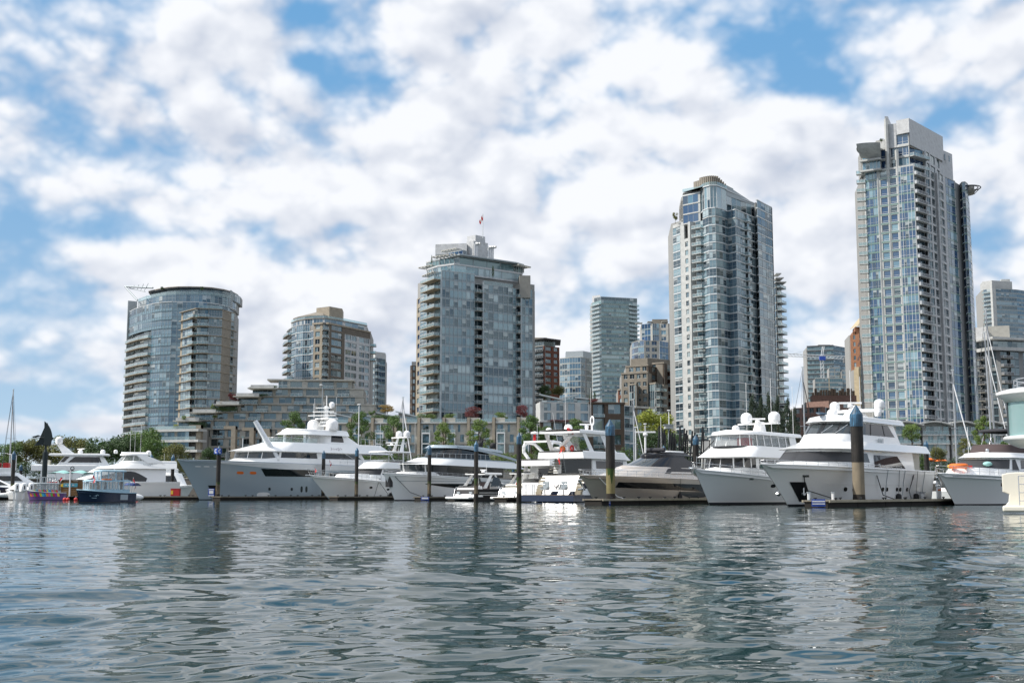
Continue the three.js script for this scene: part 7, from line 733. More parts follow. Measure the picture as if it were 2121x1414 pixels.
// ---- glass wheelhouse vessel and beige stern at the edge of the frame
{
  const D = 62, p = at(2072, 1000, D), g = thing('glass_wheelhouse_boat', 'houseboat-like vessel with rounded white roof and aqua curved glass wheelhouse', 'boat', [p.x + 4.3, 0, p.z - 2], -0.41), Y = (py) => yAt(py, D), ring = (y0, y1, r0, r1, mat, n, sx = 1) => new MB().lathe([[0, y0], [r0, y0], [r1, y1], [0, y1]], 0, 0, 0, 40).build(n, mat, g);
  new MB().lathe([[0, Y(926)], [2.2, Y(923)], [2.9, Y(910)], [3.0, Y(902)], [2.9, Y(899)], [0, Y(899)]], 0, 0, 0, 48).build('bridge_deck', M.white, g); new MB().lathe([[2.72, Y(898.9)], [2.72, Y(827)]], 0, 0, 0, 48).build('curved_glass', M.aqua, g); new MB().lathe([[0, Y(899)], [1.8, Y(899)], [1.8, Y(827)], [0, Y(827)]], 0, 0, 0, 24).build('wheelhouse_core', M.midGlass, g); new MB().lathe([[0, Y(827)], [2.8, Y(827)], [2.95, Y(818)], [3.2, Y(812)], [3.25, Y(805)], [2.8, Y(799)], [0, Y(794)]], 0, 0, 0, 48).build('roof', M.white, g); for (let k = 0; k < 7; k++) { const a = -2.9 + k * 0.65; new MB().box(Math.cos(a) * 2.74, (Y(899) + Y(827)) / 2, -Math.sin(a) * 2.74, 0.1, Y(827) - Y(899), 0.1, a).build('window_mullion', M.trimDark, g); } const rl = new MB(); for (let k = 0; k < 16; k++) { const a = k / 16 * 6.283; rl.tube([[Math.cos(a) * 2.3, Y(799), Math.sin(a) * 2.3], [Math.cos(a) * 2.3, Y(777), Math.sin(a) * 2.3]], 0.02); rl.tube([[Math.cos(a) * 2.3, Y(777), Math.sin(a) * 2.3], [Math.cos(a + 0.393) * 2.3, Y(777), Math.sin(a + 0.393) * 2.3]], 0.025).tube([[Math.cos(a) * 2.3, Y(788), Math.sin(a) * 2.3], [Math.cos(a + 0.393) * 2.3, Y(788), Math.sin(a + 0.393) * 2.3]], 0.015); } rl.build('roof_rail', M.steel, g);
  new MB().box(3.5, 1.6, -4, 7, 3.8, 10).build('main_cabin', M.white, g); new MB().box(2.5, -0.1, -4, 8, 1.0, 12).build('hull', M.paleHull, g); new MB().lathe([[0, 0.3], [1.2, 0.3], [1.4, Y(926)], [0, Y(926)]], 0.6, 0, -0.8, 20).build('support', M.white, g);
}
{
  const D = 58, p = at(2078, 1040, D), g = thing('beige_stern_boat', 'cream boat stern with swim platform, steps and stainless ladder below the glass wheelhouse', 'boat', [p.x, 0, p.z], -0.41), Y = (py) => yAt(py, D); const sh = new THREE.Shape(); sh.moveTo(0.1, Y(1049)); sh.lineTo(2.4, Y(1049)); sh.lineTo(2.4, Y(980)); sh.lineTo(0.75, Y(980)); sh.bezierCurveTo(0.45, Y(980), 0.1, Y(982), 0.06, Y(984)); sh.lineTo(0.06, Y(1017)); sh.lineTo(0.35, Y(1022)); sh.lineTo(0.3, Y(1040)); sh.lineTo(0.1, Y(1049)); const e = new THREE.ExtrudeGeometry(sh, { depth: 0.7, bevelEnabled: true, bevelSize: 0.05, bevelThickness: 0.06, bevelSegments: 3 }); const mm = shadow(new THREE.Mesh(e, M.cream)); mm.name = 'stern_quarter'; mm.position.z = -0.8; g.add(mm);
  new MB().geo(new RoundedBoxGeometry(4, 0.3, 1.6, 3, 0.1), new THREE.Matrix4().makeTranslation(2.0, Y(1052) - 0.02, 0.3)).build('swim_platform', M.cream, g); new MB().geo(new RoundedBoxGeometry(5, 1.6, 6, 3, 0.2), new THREE.Matrix4().makeTranslation(3.6, 0.6, -4)).build('hull', M.cream, g); const ld = new MB(); for (const y of [986, 1003, 1020, 1037]) ld.tube([[0.75, Y(y), 0.5], [2.6, Y(y), 0.5]], 0.025); ld.tube([[0.75, Y(986), 0.5], [0.75, Y(1048), 0.5]], 0.025); ld.build('stern_ladder', M.steel, g); for (let k = 0; k < 3; k++) new MB().box(1.6, 0.35 + k * 0.32, 0.2 - k * 0.2, 1.2, 0.1, 0.4).build('step', M.teak, g); new MB().lathe([[0, 0], [0.1, 0], [0.1, 0.05], [0, 0.05]], 0, 0, 0, 10, new THREE.Matrix4().makeRotationZ(1.57)).build('exhaust', M.black, g).position.set(0.0, Y(1003), -0.2); new MB().box(2.4, Y(1000), -1.4, 2.6, 1.3, 1.2).build('aft_canvas', M.midGlass, g);
}
// ---- sailboat masts among the berths
for (const [px, py, D, label, lean, boom] of [[14, 808, 210, 'tall pale sailboat mast with one dark stay beside the olive trees', 0, 1], [832, 824, 215, 'grey sailboat mast with a white furled forestay', 0.03, 2], [1309, 828, 200, 'white sailboat mast with spreaders beside the podium block', 0, 3], [1664, 762, 190, 'dark-rigged sailboat mast beside the poplars', 0, 1], [1977, 768, 180, 'thin sailboat mast in front of the wavy-roofed houses', 0, 2], [2052, 690, 170, 'tall white sailboat mast of the pair near the wheelhouse', 0.015, 3], [2060, 640, 172, 'tallest white sailboat mast with a cap near the wheelhouse', 0.02, 3]]) {
  const b = at(px, 1010, D), H = yAt(py, D), g = thing('sailboat', label, 'sailboat', [b.x, 0, b.z], -0.87), hp = (s, v, sd) => [lerp(-4.5, 4.5, s) + (v - 0.5) * (s > 0.8 ? 1 : 0), -0.3 + v * 1.5, sd * 1.5 * Math.pow(Math.sin(clamp(s * 0.86 + 0.14) * 3.1), 0.7) * (0.6 + 0.4 * v)]; const hm = new MB(); for (const sd of [-1, 1]) hm.grid((u, v) => hp(u, v, sd), 20, 4, sd > 0); hm.grid((u, v) => { const a = hp(u, 1, 1); return [a[0], a[1] - 0.03, a[2] * (2 * v - 1)]; }, 20, 2); hm.build('hull', M.white, g); new MB().geo(new RoundedBoxGeometry(3.6, 0.6, 1.6, 2, 0.2), new THREE.Matrix4().makeTranslation(0, 1.4, 0)).build('cabin', M.white, g);
  new MB().tube([[0.6, 1.2, 0], [0.6 - lean * H, H, 0]], 0.14, 8, 0.1).build('mast', M.alu, g); new MB().tube([[0.6, 2.4, 0], [-3.4, 2.4, 0]], 0.1).build('boom', M.alu, g); new MB().tube([[0.5, 2.6, 0], [-3.2, 2.55, 0]], 0.2, 8).build('furled_sail', boom === 1 ? M.canvas : M.whiteCanvas, g); const st = new MB(); st.tube([[0.6 - lean * H, H, 0], [-4.4, 1.2, 0]], 0.03, 4); for (const z of [-1.4, 1.4]) st.tube([[0.6 - lean * H, H, 0], [0.5, H * 0.55, z * 0.6], [0.3, 1.2, z]], 0.025, 4); st.build('rigging', M.trimDark, g); new MB().tube([[0.6 - lean * H * 0.92, H * 0.9, 0], [4.4, 1.3, 0]], boom === 2 ? 0.09 : 0.06, 6).build('forestay', boom === 1 ? M.rubber : M.whiteCanvas, g); new MB().box(0.6 - lean * H * 0.55, H * 0.55, 0, 0.12, 0.07, 1.9).build('spreader', M.alu, g); new MB().box(0.6 - lean * H, H + 0.1, 0, 0.5, 0.12, 0.12).build('masthead', M.trimGrey, g);
}

// ================================================================ DOCKS, PILES AND DOCK FURNITURE
function dock(label, p, L, o = {}) {
  const u = o.u ?? U0, X = ray(p[0], 1030)[0] * p[1], g = thing('floating_dock', label, 'dock', [X, 0, -p[1]], Math.atan2(u[1], u[0]), 'floating docks'), w = o.w ?? 1.8;
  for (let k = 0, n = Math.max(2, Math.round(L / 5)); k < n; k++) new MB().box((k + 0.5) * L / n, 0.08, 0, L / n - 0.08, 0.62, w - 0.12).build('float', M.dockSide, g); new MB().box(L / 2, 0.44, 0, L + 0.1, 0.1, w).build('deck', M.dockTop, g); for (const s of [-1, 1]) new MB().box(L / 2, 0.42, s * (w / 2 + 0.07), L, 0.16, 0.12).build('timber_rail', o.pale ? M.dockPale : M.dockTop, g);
  for (let x = 1.5; x < L; x += 4) for (const s of [-1, 1]) new MB().tube([[x - 0.18, 0.62, s * w * 0.42], [x + 0.18, 0.62, s * w * 0.42]], 0.05, 6).tube([[x, 0.48, s * w * 0.42], [x, 0.62, s * w * 0.42]], 0.05, 6).build('cleat', M.darkSteel, g); return g;
}
const dkA = dock('finger dock under the thick pile alongside the big white yacht', [1690, 82.2], 29, { pale: true }); dock('finger dock alongside the silver sport yacht', [1228, 97.9], 22, { pale: true }); dock('short dock beside the modern white yacht bow', [868, 151.5], 16); dock('dock below the cream-white cruiser', [690, 163.2], 15); dock('long dock beside the grey superyacht', [447, 163.3], 24); dock('main dock behind the water taxis', [-40, 171], 36, { u: [1, 0], w: 2.4 }); dock('low dock at the navy yacht platform', [1036, 131], 12); dock('dock beyond the express cruisers', [935, 146], 14, { u: [0.8, 0.6] });
function pile(px, py, D, dia, label, low = 2.9, moss = 0, base = M.pileLow) {
  const top = yAt(py, D), X = ray(px, 1000)[0] * D, g = thing('dock_pile', label, 'pile', [X, 0, -D], rnd() * 6, 'blue-capped dock piles'), r = dia / 2, hc = Math.max(0.5, dia * 0.85), hb = Math.max(0.75, dia * 1.0);
  const cap = new MB().lathe([[r * 1.1, top - hc - hb], [r * 1.1, top - hc], [r * 1.04, top - hc + 0.05], [r * 0.12, top - 0.03], [0, top]], 0, 0, 0, 20).build('cap', M.capBlue, g); new MB().lathe([[r * 1.04, low], [r * 1.04, top - hc - hb * 0.98]], 0, 0, 0, 20).build('sleeve', M.sleeve, g); new MB().lathe([[r, -1.5], [r, low + 0.1]], 0, 0, 0, 20).build('shaft', base, g);
  if (moss) new MB().grid((u, v) => { const a = u * 6.283; return [Math.cos(a) * (r * 1.012), low - v * (0.5 + 0.45 * Math.sin(a * 3) + 0.3 * Math.sin(a * 7 + 1)) * moss, Math.sin(a) * (r * 1.012)]; }, 40, 3).build('moss', M.moss, g); new MB().lathe([[r + 0.02, -0.6], [r + 0.03, 0.5], [r + 0.005, 0.75 + 0.2 * rnd()]], 0, 0, 0, 18).build('tide_growth', M.dockSide, g); return g;
}
pile(1779, 838, 88.3, 0.86, 'thick pile with blue cap and speckled base at the big white yacht', 3.2, 0, std(0.3, 0.25, 0.18, 0.95, { map: grainTex })); pile(1265, 868, 100.9, 0.74, 'blue-capped pile with moss and yellowish base before the silver yacht', 3.0, 1.1, std(0.26, 0.22, 0.1, 0.95, { map: grainTex })); pile(1075, 895, 127, 0.5, 'tall slim blue-capped pile at the navy yacht platform', 2.6, 0.8); pile(986, 912, 138.5, 0.48, 'slim pile between the small cruiser and the modern yacht', 2.6, 0.9); pile(889, 921, 153.2, 0.47, 'slim pile in front of the modern yacht hull window', 2.4, 0.6); pile(738, 926, 167.1, 0.48, 'slim pile in front of the cream-white cruiser', 2.5, 0.4); pile(669, 932, 178.5, 0.5, 'slim pile between superyacht and cream-white cruiser', 2.4, 0.3); pile(451, 923, 164, 0.56, 'slim pile carrying the lettered dock sign at the grey bow', 2.4, 0.4); pile(25, 933, 168, 0.5, 'slim pile beside the white runabout', 2.2, 0.3); pile(356, 941, 186, 0.5, 'slim pile behind the red fire box', 2.4, 0.2, std(0.26, 0.24, 0.2, 0.95)); pile(311, 940, 205, 0.6, 'pile behind the raked arch yacht stern', 2.4); pile(348, 964, 240, 0.5, 'short far pile beside the cabin cruiser', 2.4); pile(1922, 911, 132, 0.5, 'slim pile between the big white yacht and the flybridge cruiser', 2.4); pile(1443, 900, 220, 1.0, 'thick far pile with blue wrap among black steel frames', 6); pile(1376, 922, 225, 0.9, 'far pile whose blue tip shows above the silver yacht', 3); pile(1063, 966, 250, 0.5, 'far short pile beyond the arch cruiser', 2.4); pile(1090, 964, 250, 0.5, 'far short pile beside the arch cruiser', 2.4); pile(41, 961, 240, 0.6, 'far short pile near the canopy cruiser', 2.4);
{ // lettered square sign on the pile
  const p = at(450.5, 934, 163.4), g = thing('dock_letter_sign', 'dark blue box sign with a white letter C on the slim pile', 'sign', [p.x, p.y, p.z], -0.6); new MB().box(0, 0, 0, 0.7, 0.75, 0.7).build('box', M.signBlue, g); for (const [rot, x, z] of [[0, 0, 0.36], [Math.PI / 2, 0.36, 0], [-Math.PI / 2, -0.36, 0]]) { const t = new TextGeometry('C', { font: fontSans, size: 0.52, depth: 0.02, curveSegments: 4 }); t.center(); const m = shadow(new THREE.Mesh(t, M.flagWhite)); m.name = 'letter'; m.position.set(x, 0, z); m.rotation.y = rot; g.add(m); }
}
function notice(label, px, py, D, w, h, rows, turn = 0, pale) { const p = at(px, py, D), g = thing('dock_notice', label, 'sign', [p.x, p.y, p.z], turn); new MB().box(0, 0, 0, w, h, 0.05).build('panel', M.signBlue, g); for (const [y, ww, hh] of rows) new MB().box(0, y * h, 0.035, ww * w, hh * h, 0.012).build('printed_band', M.flagWhite, g); new MB().box(0, -h * 0.5 - 0.25, -0.04, 0.08, 0.6, 0.05).build('bracket', M.darkSteel, g); return g; }
notice('tall blue and white notice at the grey superyacht bow', 437, 1019.5, 161, 0.8, 1.0, [[0.38, 0.85, 0.12], [0.02, 0.7, 0.42], [-0.42, 0.9, 0.1]]); notice('wide blue sign with white wave stripes on the silver yacht dock', 1256, 1040, 98.2, 0.7, 0.38, [[0.28, 0.9, 0.16], [-0.1, 0.9, 0.14]]); notice('blue sign with pale stripes at the tip of the big yacht dock', 1696, 1041, 81.2, 0.9, 0.48, [[0.2, 0.94, 0.18], [-0.15, 0.94, 0.14]]); notice('small pale dock notice beside the modern yacht', 880, 1032, 150.5, 1.0, 0.4, [[0.05, 0.8, 0.5]]);
{ const p = at(363, 1024, 170), g = thing('fire_box', 'red fire equipment box on the main dock', 'box', [p.x, 0.48, p.z]); new MB().geo(new RoundedBoxGeometry(1.25, 1.0, 0.7, 2, 0.05), new THREE.Matrix4().makeTranslation(0, 0.55, 0)).build('box', M.red, g); new MB().box(-0.42, 0.55, 0.36, 0.3, 0.5, 0.02).build('panel', M.yellow, g); new MB().box(0, 1.07, 0, 1.3, 0.06, 0.75).build('lid', M.red, g); }
{ const p = at(145, 1026, 169), g = thing('wooden_kiosk', 'brown wooden ticket kiosk with a blue and yellow banner on the dock', 'kiosk', [p.x, 0.48, p.z]); for (let k = 0; k < 7; k++) new MB().box(0, 0.22 + k * 0.3, 0, 2.6, 0.28, 1.5).build('plank', M.woodPanel, g); for (const s of [-1, 1]) new MB().box(s * 1.36, 1.1, 0, 0.12, 2.2, 1.6).build('post', M.woodPanel, g); new MB().box(0, 2.25, 0, 2.9, 0.12, 1.9).build('roof', M.brown, g); new MB().box(0.15, 1.55, 0.77, 2.1, 0.5, 0.03).build('banner', std(0.12, 0.45, 0.55, 0.7), g); new MB().box(-1.0, 1.55, 0.79, 0.45, 0.48, 0.03).build('banner_corner', M.yellow, g); for (const x of [-0.4, 0.1, 0.6]) new MB().box(x, 1.55, 0.79, 0.3, 0.18, 0.02).build('banner_print', M.flagWhite, g); }
{ const p = at(162, 1018, 174), g = thing('teal_awning', 'pale teal fabric awning stretched over the dock kiosk', 'awning', [p.x, 0.5, p.z]); new MB().grid((u, v) => [lerp(-4.2, 3.4, u), 3.2 + 0.5 * Math.abs(Math.sin(u * 9.4)) * (0.3 + 0.7 * v) - (u > 0.9 ? 0.3 : 0), lerp(1.6, -1.6, v)], 24, 6).build('fabric', M.teal, g); const m = new MB(); for (const x of [-4, -1.6, 0.8, 3.2]) m.tube([[x, 0, 1.5], [x, 3.2, 1.5]], 0.05).tube([[x, 0, -1.5], [x, 3.4, -1.5]], 0.05); m.build('pole', M.dome, g); }
{ const p = at(143, 1026, 168), g = thing('dock_lamp', 'white dock lamp post with a round life ring head', 'lamp', [p.x, 0.48, p.z]); new MB().tube([[0, 0, 0], [0, 3.6, 0]], 0.1, 10).build('post', M.dome, g); new MB().tube([[-0.25, 3.5, 0], [0.3, 3.7, 0]], 0.06).build('arm', M.darkSteel, g); new MB().geo(new THREE.TorusGeometry(0.24, 0.06, 8, 18), new THREE.Matrix4().makeTranslation(0.25, 3.85, 0.05)).build('life_ring', M.darkSteel, g); }
for (const px of [133, 139.5, 156, 282]) { const p = at(px, 1033.5, 158), g = thing('mooring_buoy', 'round red mooring buoy floating beside the main dock', 'buoy', [p.x, 0.12, p.z], 0, 'red mooring buoys'); new MB().geo(new THREE.SphereGeometry(0.24, 14, 10)).build('float', M.red, g); new MB().geo(new THREE.TorusGeometry(0.07, 0.02, 6, 10), new THREE.Matrix4().makeTranslation(0, 0.27, 0)).build('ring', M.steel, g); }
for (const [px, D, label] of [[955, 148, 'white power pedestal beside the small cruiser'], [1912, 100, 'white power pedestal with an orange stripe near the yacht stern'], [1946, 103, 'white power pedestal with an orange stripe beside the flybridge cruiser'], [1676, 81.8, 'short white marker post at the dock tip'], [1726, 84.5, 'short pale marker post on the dock near the thick pile']]) { const p = at(px, 1030, D), g = thing('power_pedestal', label, 'pedestal', [p.x, 0.48, p.z]), h = D > 140 ? 1.3 : D > 100 ? 1.5 : 0.5; new MB().geo(new RoundedBoxGeometry(D < 90 ? 0.18 : 0.34, h, D < 90 ? 0.18 : 0.34, 2, 0.05), new THREE.Matrix4().makeTranslation(0, h / 2, 0)).build('housing', M.dome, g); new MB().box(0, h + 0.04, 0, D < 90 ? 0.22 : 0.42, 0.08, D < 90 ? 0.22 : 0.42).build('cap', M.trimGrey, g); if (D > 100 && D < 140) new MB().box(0, h * 0.5, 0.18, 0.26, 0.12, 0.02).build('stripe', M.orange, g); }
{ // fin sculpture on its thick post
  const D = 165, p = at(89, 1026, D), g = thing('fin_sculpture', 'black steel fin-shaped wind vane sculpture on a thick post', 'sculpture', [p.x, 0.3, p.z]), Y = (py) => yAt(py, D) - 0.3, X = (px) => at(px, 930, D).x - p.x; new MB().lathe([[0, 0], [0.34, 0], [0.34, Y(938)], [0.2, Y(934)], [0.16, Y(930)]], 0, 0, 0, 16).build('post', M.vane, g); new MB().tube([[0, Y(934), 0], [0, Y(876), 0]], 0.15, 8).build('mast', M.vane, g);
  const ex = (pts, z, n) => { const s = new THREE.Shape(); s.moveTo(...pts[0]); for (const q of pts.slice(1)) q.length === 2 ? s.lineTo(...q) : s.quadraticCurveTo(...q); const m = shadow(new THREE.Mesh(new THREE.ExtrudeGeometry(s, { depth: 0.12, bevelEnabled: true, bevelSize: 0.03, bevelThickness: 0.03 }), M.vane)); m.name = n; m.position.z = z; g.add(m); };
  ex([[X(90), Y(873)], [X(104), Y(884), X(107), Y(905)], [X(110), Y(908)], [X(106), Y(912)], [X(104), Y(924)], [X(97), Y(921), X(92), Y(922)], [X(91), Y(900)]], 0.12, 'fin_blade'); ex([[X(90), Y(880)], [X(88.5), Y(905)], [X(88), Y(922)], [X(80), Y(920), X(68), Y(923)], [X(78), Y(913), X(81), Y(903)], [X(85), Y(893)]], -0.3, 'fin_blade'); ex([[X(81), Y(903)], [X(64), Y(906.5)], [X(67), Y(904.5)], [X(63.5), Y(904)], [X(72), Y(902.5)], [X(76), Y(901)], [X(80), Y(902)]], -0.1, 'tail_feather'); new MB().tube([[X(70), Y(906), 0.05], [X(108), Y(907), 0.05]], 0.07).build('cross_bar', M.vane, g);
}
// ---- lamps and patio umbrellas along the seawall
for (const [px, py, D, label] of [[741, 838, 262, 'tall thin white lamp post behind the superyacht'], [664, 797, 312, 'tall grey lamp post with a drooping head above the superyacht mast'], [1388, 850, 285, 'pale lamp post among the black steel frames'], [1338, 878, 290, 'thin white lamp post before the dark hedge'], [500, 905, 300, 'short lamp post with green lantern behind the superyacht bow'], [1318, 885, 270, 'thin steel post beside the podium block']]) { const p = at(px, 1000, D), h = yAt(py, D) - GY, g = thing('street_lamp', label, 'lamp', [p.x, GY, p.z]); new MB().tube([[0, -1, 0], [0, h, 0]], 0.14, 8, 0.1).build('post', px === 664 ? M.trimGrey : M.dome, g); new MB().geo(new THREE.SphereGeometry(0.3, 10, 8), new THREE.Matrix4().makeTranslation(px === 664 ? -0.4 : 0, h, 0).scale(new THREE.Vector3(1.5, 0.5, 1))).build('lamp_head', px === 500 ? M.spandGreen : M.dome, g); new MB().tube([[0, -1, 0], [0, 0.5, 0]], 0.24, 8).build('foot', M.trimGrey, g); }
for (const [px, py] of [[1927, 948], [1938, 951], [1951, 950], [2003, 952], [2016, 951]]) { const D = 296, p = at(px, py, D), g = thing('patio_umbrella', 'orange patio umbrella on the seawall terrace', 'umbrella', [p.x, GY, p.z], 0, 'orange patio umbrellas'), h = p.y - GY; new MB().lathe([[1.5, h - 0.5], [0.8, h - 0.15], [0, h]], 0, 0, 0, 8).build('canopy', M.orange, g); new MB().tube([[0, 0, 0], [0, h, 0]], 0.05).build('pole', M.trimGrey, g); }

// ================================================================ PLANTS
const leafMat = (r, g, b) => phy(r * 1.5, g * 1.5, b * 1.5, 0.75, { transmission: 0.25, thickness: 0, vertexColors: true, side: THREE.DoubleSide });
const LM = { olive: leafMat(0.1, 0.105, 0.025), dark: leafMat(0.035, 0.07, 0.02), mid: leafMat(0.06, 0.11, 0.022), fresh: leafMat(0.095, 0.145, 0.028), lime: leafMat(0.2, 0.225, 0.03), poplar: leafMat(0.016, 0.034, 0.016), red: leafMat(0.1, 0.02, 0.022), maroon: leafMat(0.14, 0.035, 0.045), autumn: leafMat(0.2, 0.13, 0.03) };
const crowns = {};
function crownGeo(kind, v) {                            // unit crown: about 1 wide, 1 high, leaf clumps spread through branch lobes
  return crowns[kind + v] ??= (() => {
    const m = new MB(), lobes = [], dense = { tree: 15, loose: 16, poplar: 14, bush: 11, hedge: 14 }[kind], per = { tree: 360, loose: 420, poplar: 420, bush: 330, hedge: 330 }[kind], ls = { tree: 0.044, loose: 0.042, poplar: 0.036, bush: 0.05, hedge: 0.05 }[kind];
    for (let k = 0; k < dense; k++) { const t = (k + 0.5) / dense, a = k * 2.4 + v; if (kind === 'poplar') lobes.push([Math.cos(a) * 0.22 * Math.sin(t * 2.6 + 0.4), 0.04 + t * 0.9, Math.sin(a) * 0.22 * Math.sin(t * 2.6 + 0.4), 0.24 * (1.15 - t * 0.85), 0.13]); else if (kind === 'loose') { const r = 0.36 * Math.sin(t * 2.7 + 0.35); lobes.push([Math.cos(a) * r + rr(-0.06, 0.06), 0.06 + t * 0.88, Math.sin(a) * r, rr(0.13, 0.21), rr(0.07, 0.11)]); } else if (kind === 'hedge') lobes.push([lerp(-0.45, 0.45, t), 0.5 + rr(-0.12, 0.12), rr(-0.1, 0.1), 0.13, 0.42]); else { const r = (kind === 'bush' ? 0.3 : 0.31) * Math.pow(rr(0.2, 1), 0.6), y = kind === 'bush' ? rr(0.25, 0.72) : rr(0.3, 0.82); lobes.push([Math.cos(a) * r * Math.sqrt(Math.max(0.15, 1 - Math.pow((y - 0.5) * 1.7, 2))), y, Math.sin(a) * r, rr(0.13, 0.22), rr(0.1, 0.18)]); } }
    for (const [x, y, z, r, h] of lobes) for (let k = 0; k < per; k++) {
      const th = rr(0, 6.283), cz = rr(-1, 1), sr = Math.sqrt(1 - cz * cz), q = Math.pow(rr(0.15, 1), 0.45) * rr(0.9, 1.12), c = [x + Math.cos(th) * sr * r * q, y + cz * h * q, z + Math.sin(th) * sr * r * q], s = ls * rr(0.55, 1.2), a = [rr(-1, 1), rr(-0.5, 0.5), rr(-1, 1)], b = [rr(-1, 1), rr(-1, 1), rr(-1, 1)], la = Math.hypot(...a) || 1, lb = Math.hypot(...b) || 1, t = rr(0.65, 1.35), w = rr(0.9, 1.1);
      const A = a.map((e) => e / la * s * 0.5), Bv = b.map((e) => e / lb * s * 0.34); m.quad([c[0] - A[0], c[1] - A[1], c[2] - A[2]], [c[0] + Bv[0], c[1] + Bv[1], c[2] + Bv[2]], [c[0] + A[0], c[1] + A[1], c[2] + A[2]], [c[0] - Bv[0], c[1] - Bv[1], c[2] - Bv[2]], [t * w, t, t * 0.9]);
    }
    const g = new THREE.BufferGeometry(); g.setAttribute('position', new THREE.Float32BufferAttribute(m.p, 3)); g.setAttribute('normal', new THREE.Float32BufferAttribute(m.n, 3)); g.setAttribute('color', new THREE.Float32BufferAttribute(m.c, 3)); g.setIndex(m.i); g.userData.lobes = lobes; return g;
  })();
}
let treeN = 0;
function tree(kind, mat, px, topY, w, botY, D, label, o = {}) {
  const base = o.base ?? GY, p = at(px, botY, D), yb = p.y, yt = yAt(topY, D), W = w * D / F, v = treeN++ % 3, bush = kind === 'bush' || kind === 'hedge', g = thing(bush ? (kind === 'hedge' ? 'hedge' : 'shrub') : kind === 'poplar' ? 'poplar_tree' : o.name ?? 'tree', label, bush ? (kind === 'hedge' ? 'hedge' : 'shrub') : 'tree', [p.x, Math.min(base, yb), -D], 0, o.group), y0 = yb - Math.min(base, yb), H = yt - yb;
  const geo = crownGeo(kind, v), c = shadow(new THREE.Mesh(geo, LM[mat])); c.name = 'crown'; c.scale.set(W, H, Math.min(W, o.deep ?? W)); c.position.y = y0; c.rotation.y = kind === 'hedge' ? 0 : treeN * 1.3; g.add(c);
  const m = new MB(), tr = Math.max(0.06, Math.min(0.3, (y0 + H) * 0.016)); m.tube([[0, -0.3, 0], [0.05, y0 + H * 0.3, 0], [-0.05, y0 + H * 0.8, 0]], tr, 7, tr * 0.3); const cs = Math.cos(c.rotation.y), sn = Math.sin(c.rotation.y); geo.userData.lobes.forEach((l, k) => { if (k % 2) return; const x = l[0] * W, z = l[2] * c.scale.z; m.tube([[0, y0 + H * Math.max(0.08, l[1] - 0.25), 0], [x * cs + z * sn, y0 + H * l[1], -x * sn + z * cs]], tr * 0.4, 5, tr * 0.15); }); m.build(bush ? 'stem' : 'trunk', M.bark, g); return g;
}
for (const [px, ty, w, mat, D, label] of [[14, 912, 62, 'mid', 345, 'leafy green tree beside the pale sailboat mast'], [52, 906, 84, 'olive', 350, 'broad olive-brown tree behind the fin sculpture'], [100, 908, 90, 'olive', 352, 'wide olive-brown tree behind the skylounge yacht'], [146, 899, 66, 'olive', 345, 'rounded olive tree standing between the two dark crowns'], [176, 905, 60, 'dark', 350, 'dark tree next to the tall dark crown near the glass tower'], [218, 891, 104, 'dark', 340, 'tall dark green tree next to the round glass tower'], [252, 903, 60, 'dark', 338, 'dark tree in front of the round glass tower corner'], [290, 880, 84, 'mid', 345, 'mid-green tree against the round glass tower base'], [322, 896, 60, 'mid', 335, 'green tree at the terraced block lower wing'], [361, 916, 62, 'olive', 320, 'olive tree in front of the terraced block wing'], [432, 925, 40, 'dark', 318, 'dark small tree with spreading leaves behind the grey bow']]) tree('tree', mat, px, ty - 4, w * 1.25, 984, D, label, { group: 'trees on the wooded shore' });
for (const [px, ty, w, mat, label] of [[607, 851, 56, 'mid', 'airy green tree in front of the terraced block end'], [742, 849, 54, 'mid', 'airy street tree next to the thin white lamp post'], [815, 858, 62, 'mid', 'airy street tree behind the grey sailboat mast'], [918, 874, 46, 'fresh', 'airy street tree before the townhouse with round shrub'], [992, 866, 50, 'fresh', 'airy street tree before the red maple townhouse'], [1100, 858, 58, 'mid', 'airy street tree at the podium block corner'], [1192, 866, 62, 'mid', 'thin airy street tree before the podium block'], [1135, 880, 40, 'mid', 'sparse young tree between podium block and townhouses']]) tree('loose', mat, px, ty, w * 1.2, 952, 322, label, { group: 'street trees on the seawall', deep: 8 });
tree('tree', 'lime', 1360, 842, 112, 930, 330, 'big yellow-green tree left of the curved-front tower'.replace('left of', 'beside')); tree('tree', 'dark', 1345, 880, 80, 950, 318, 'dark green tree below the yellow-green tree'); tree('tree', 'dark', 1400, 890, 70, 960, 312, 'dark green tree behind the black steel frames');
tree('tree', 'dark', 1128, 792, 36, 836, 420, 'dark evergreen behind the podium block roof', { base: 26 }); tree('tree', 'olive', 1158, 794, 40, 826, 415, 'olive tree with bare trunk on the podium block roof', { base: 24 });
[[1563, 818], [1581, 824], [1597, 816], [1613, 822], [1634, 826], [1647, 846]].forEach(([px, ty], k) => tree('poplar', 'poplar', px, ty, 50, 958, 338 - k * 2, ['dark poplar nearest the curved-front tower', 'dark poplar, second from the curved-front tower', 'dark poplar, third from the curved-front tower', 'dark poplar, fourth from the curved-front tower', 'broad dark poplar before the pink brick block', 'shorter dark poplar at the dark-rigged mast'][k], { group: 'row of dark poplars' }));
tree('tree', 'fresh', 1890, 872, 46, 925, 290, 'bright fresh green tree behind the big white yacht stern'); tree('loose', 'fresh', 2040, 860, 50, 935, 300, 'light leafy tree in front of the wavy-roofed houses'); tree('tree', 'olive', 1946, 918, 44, 965, 285, 'small olive tree above the flybridge cruiser'); tree('loose', 'olive', 2003, 906, 42, 955, 290, 'thin olive tree behind the flybridge cruiser windshield'); tree('tree', 'mid', 2090, 905, 50, 960, 290, 'green tree hidden behind the glass wheelhouse boat');
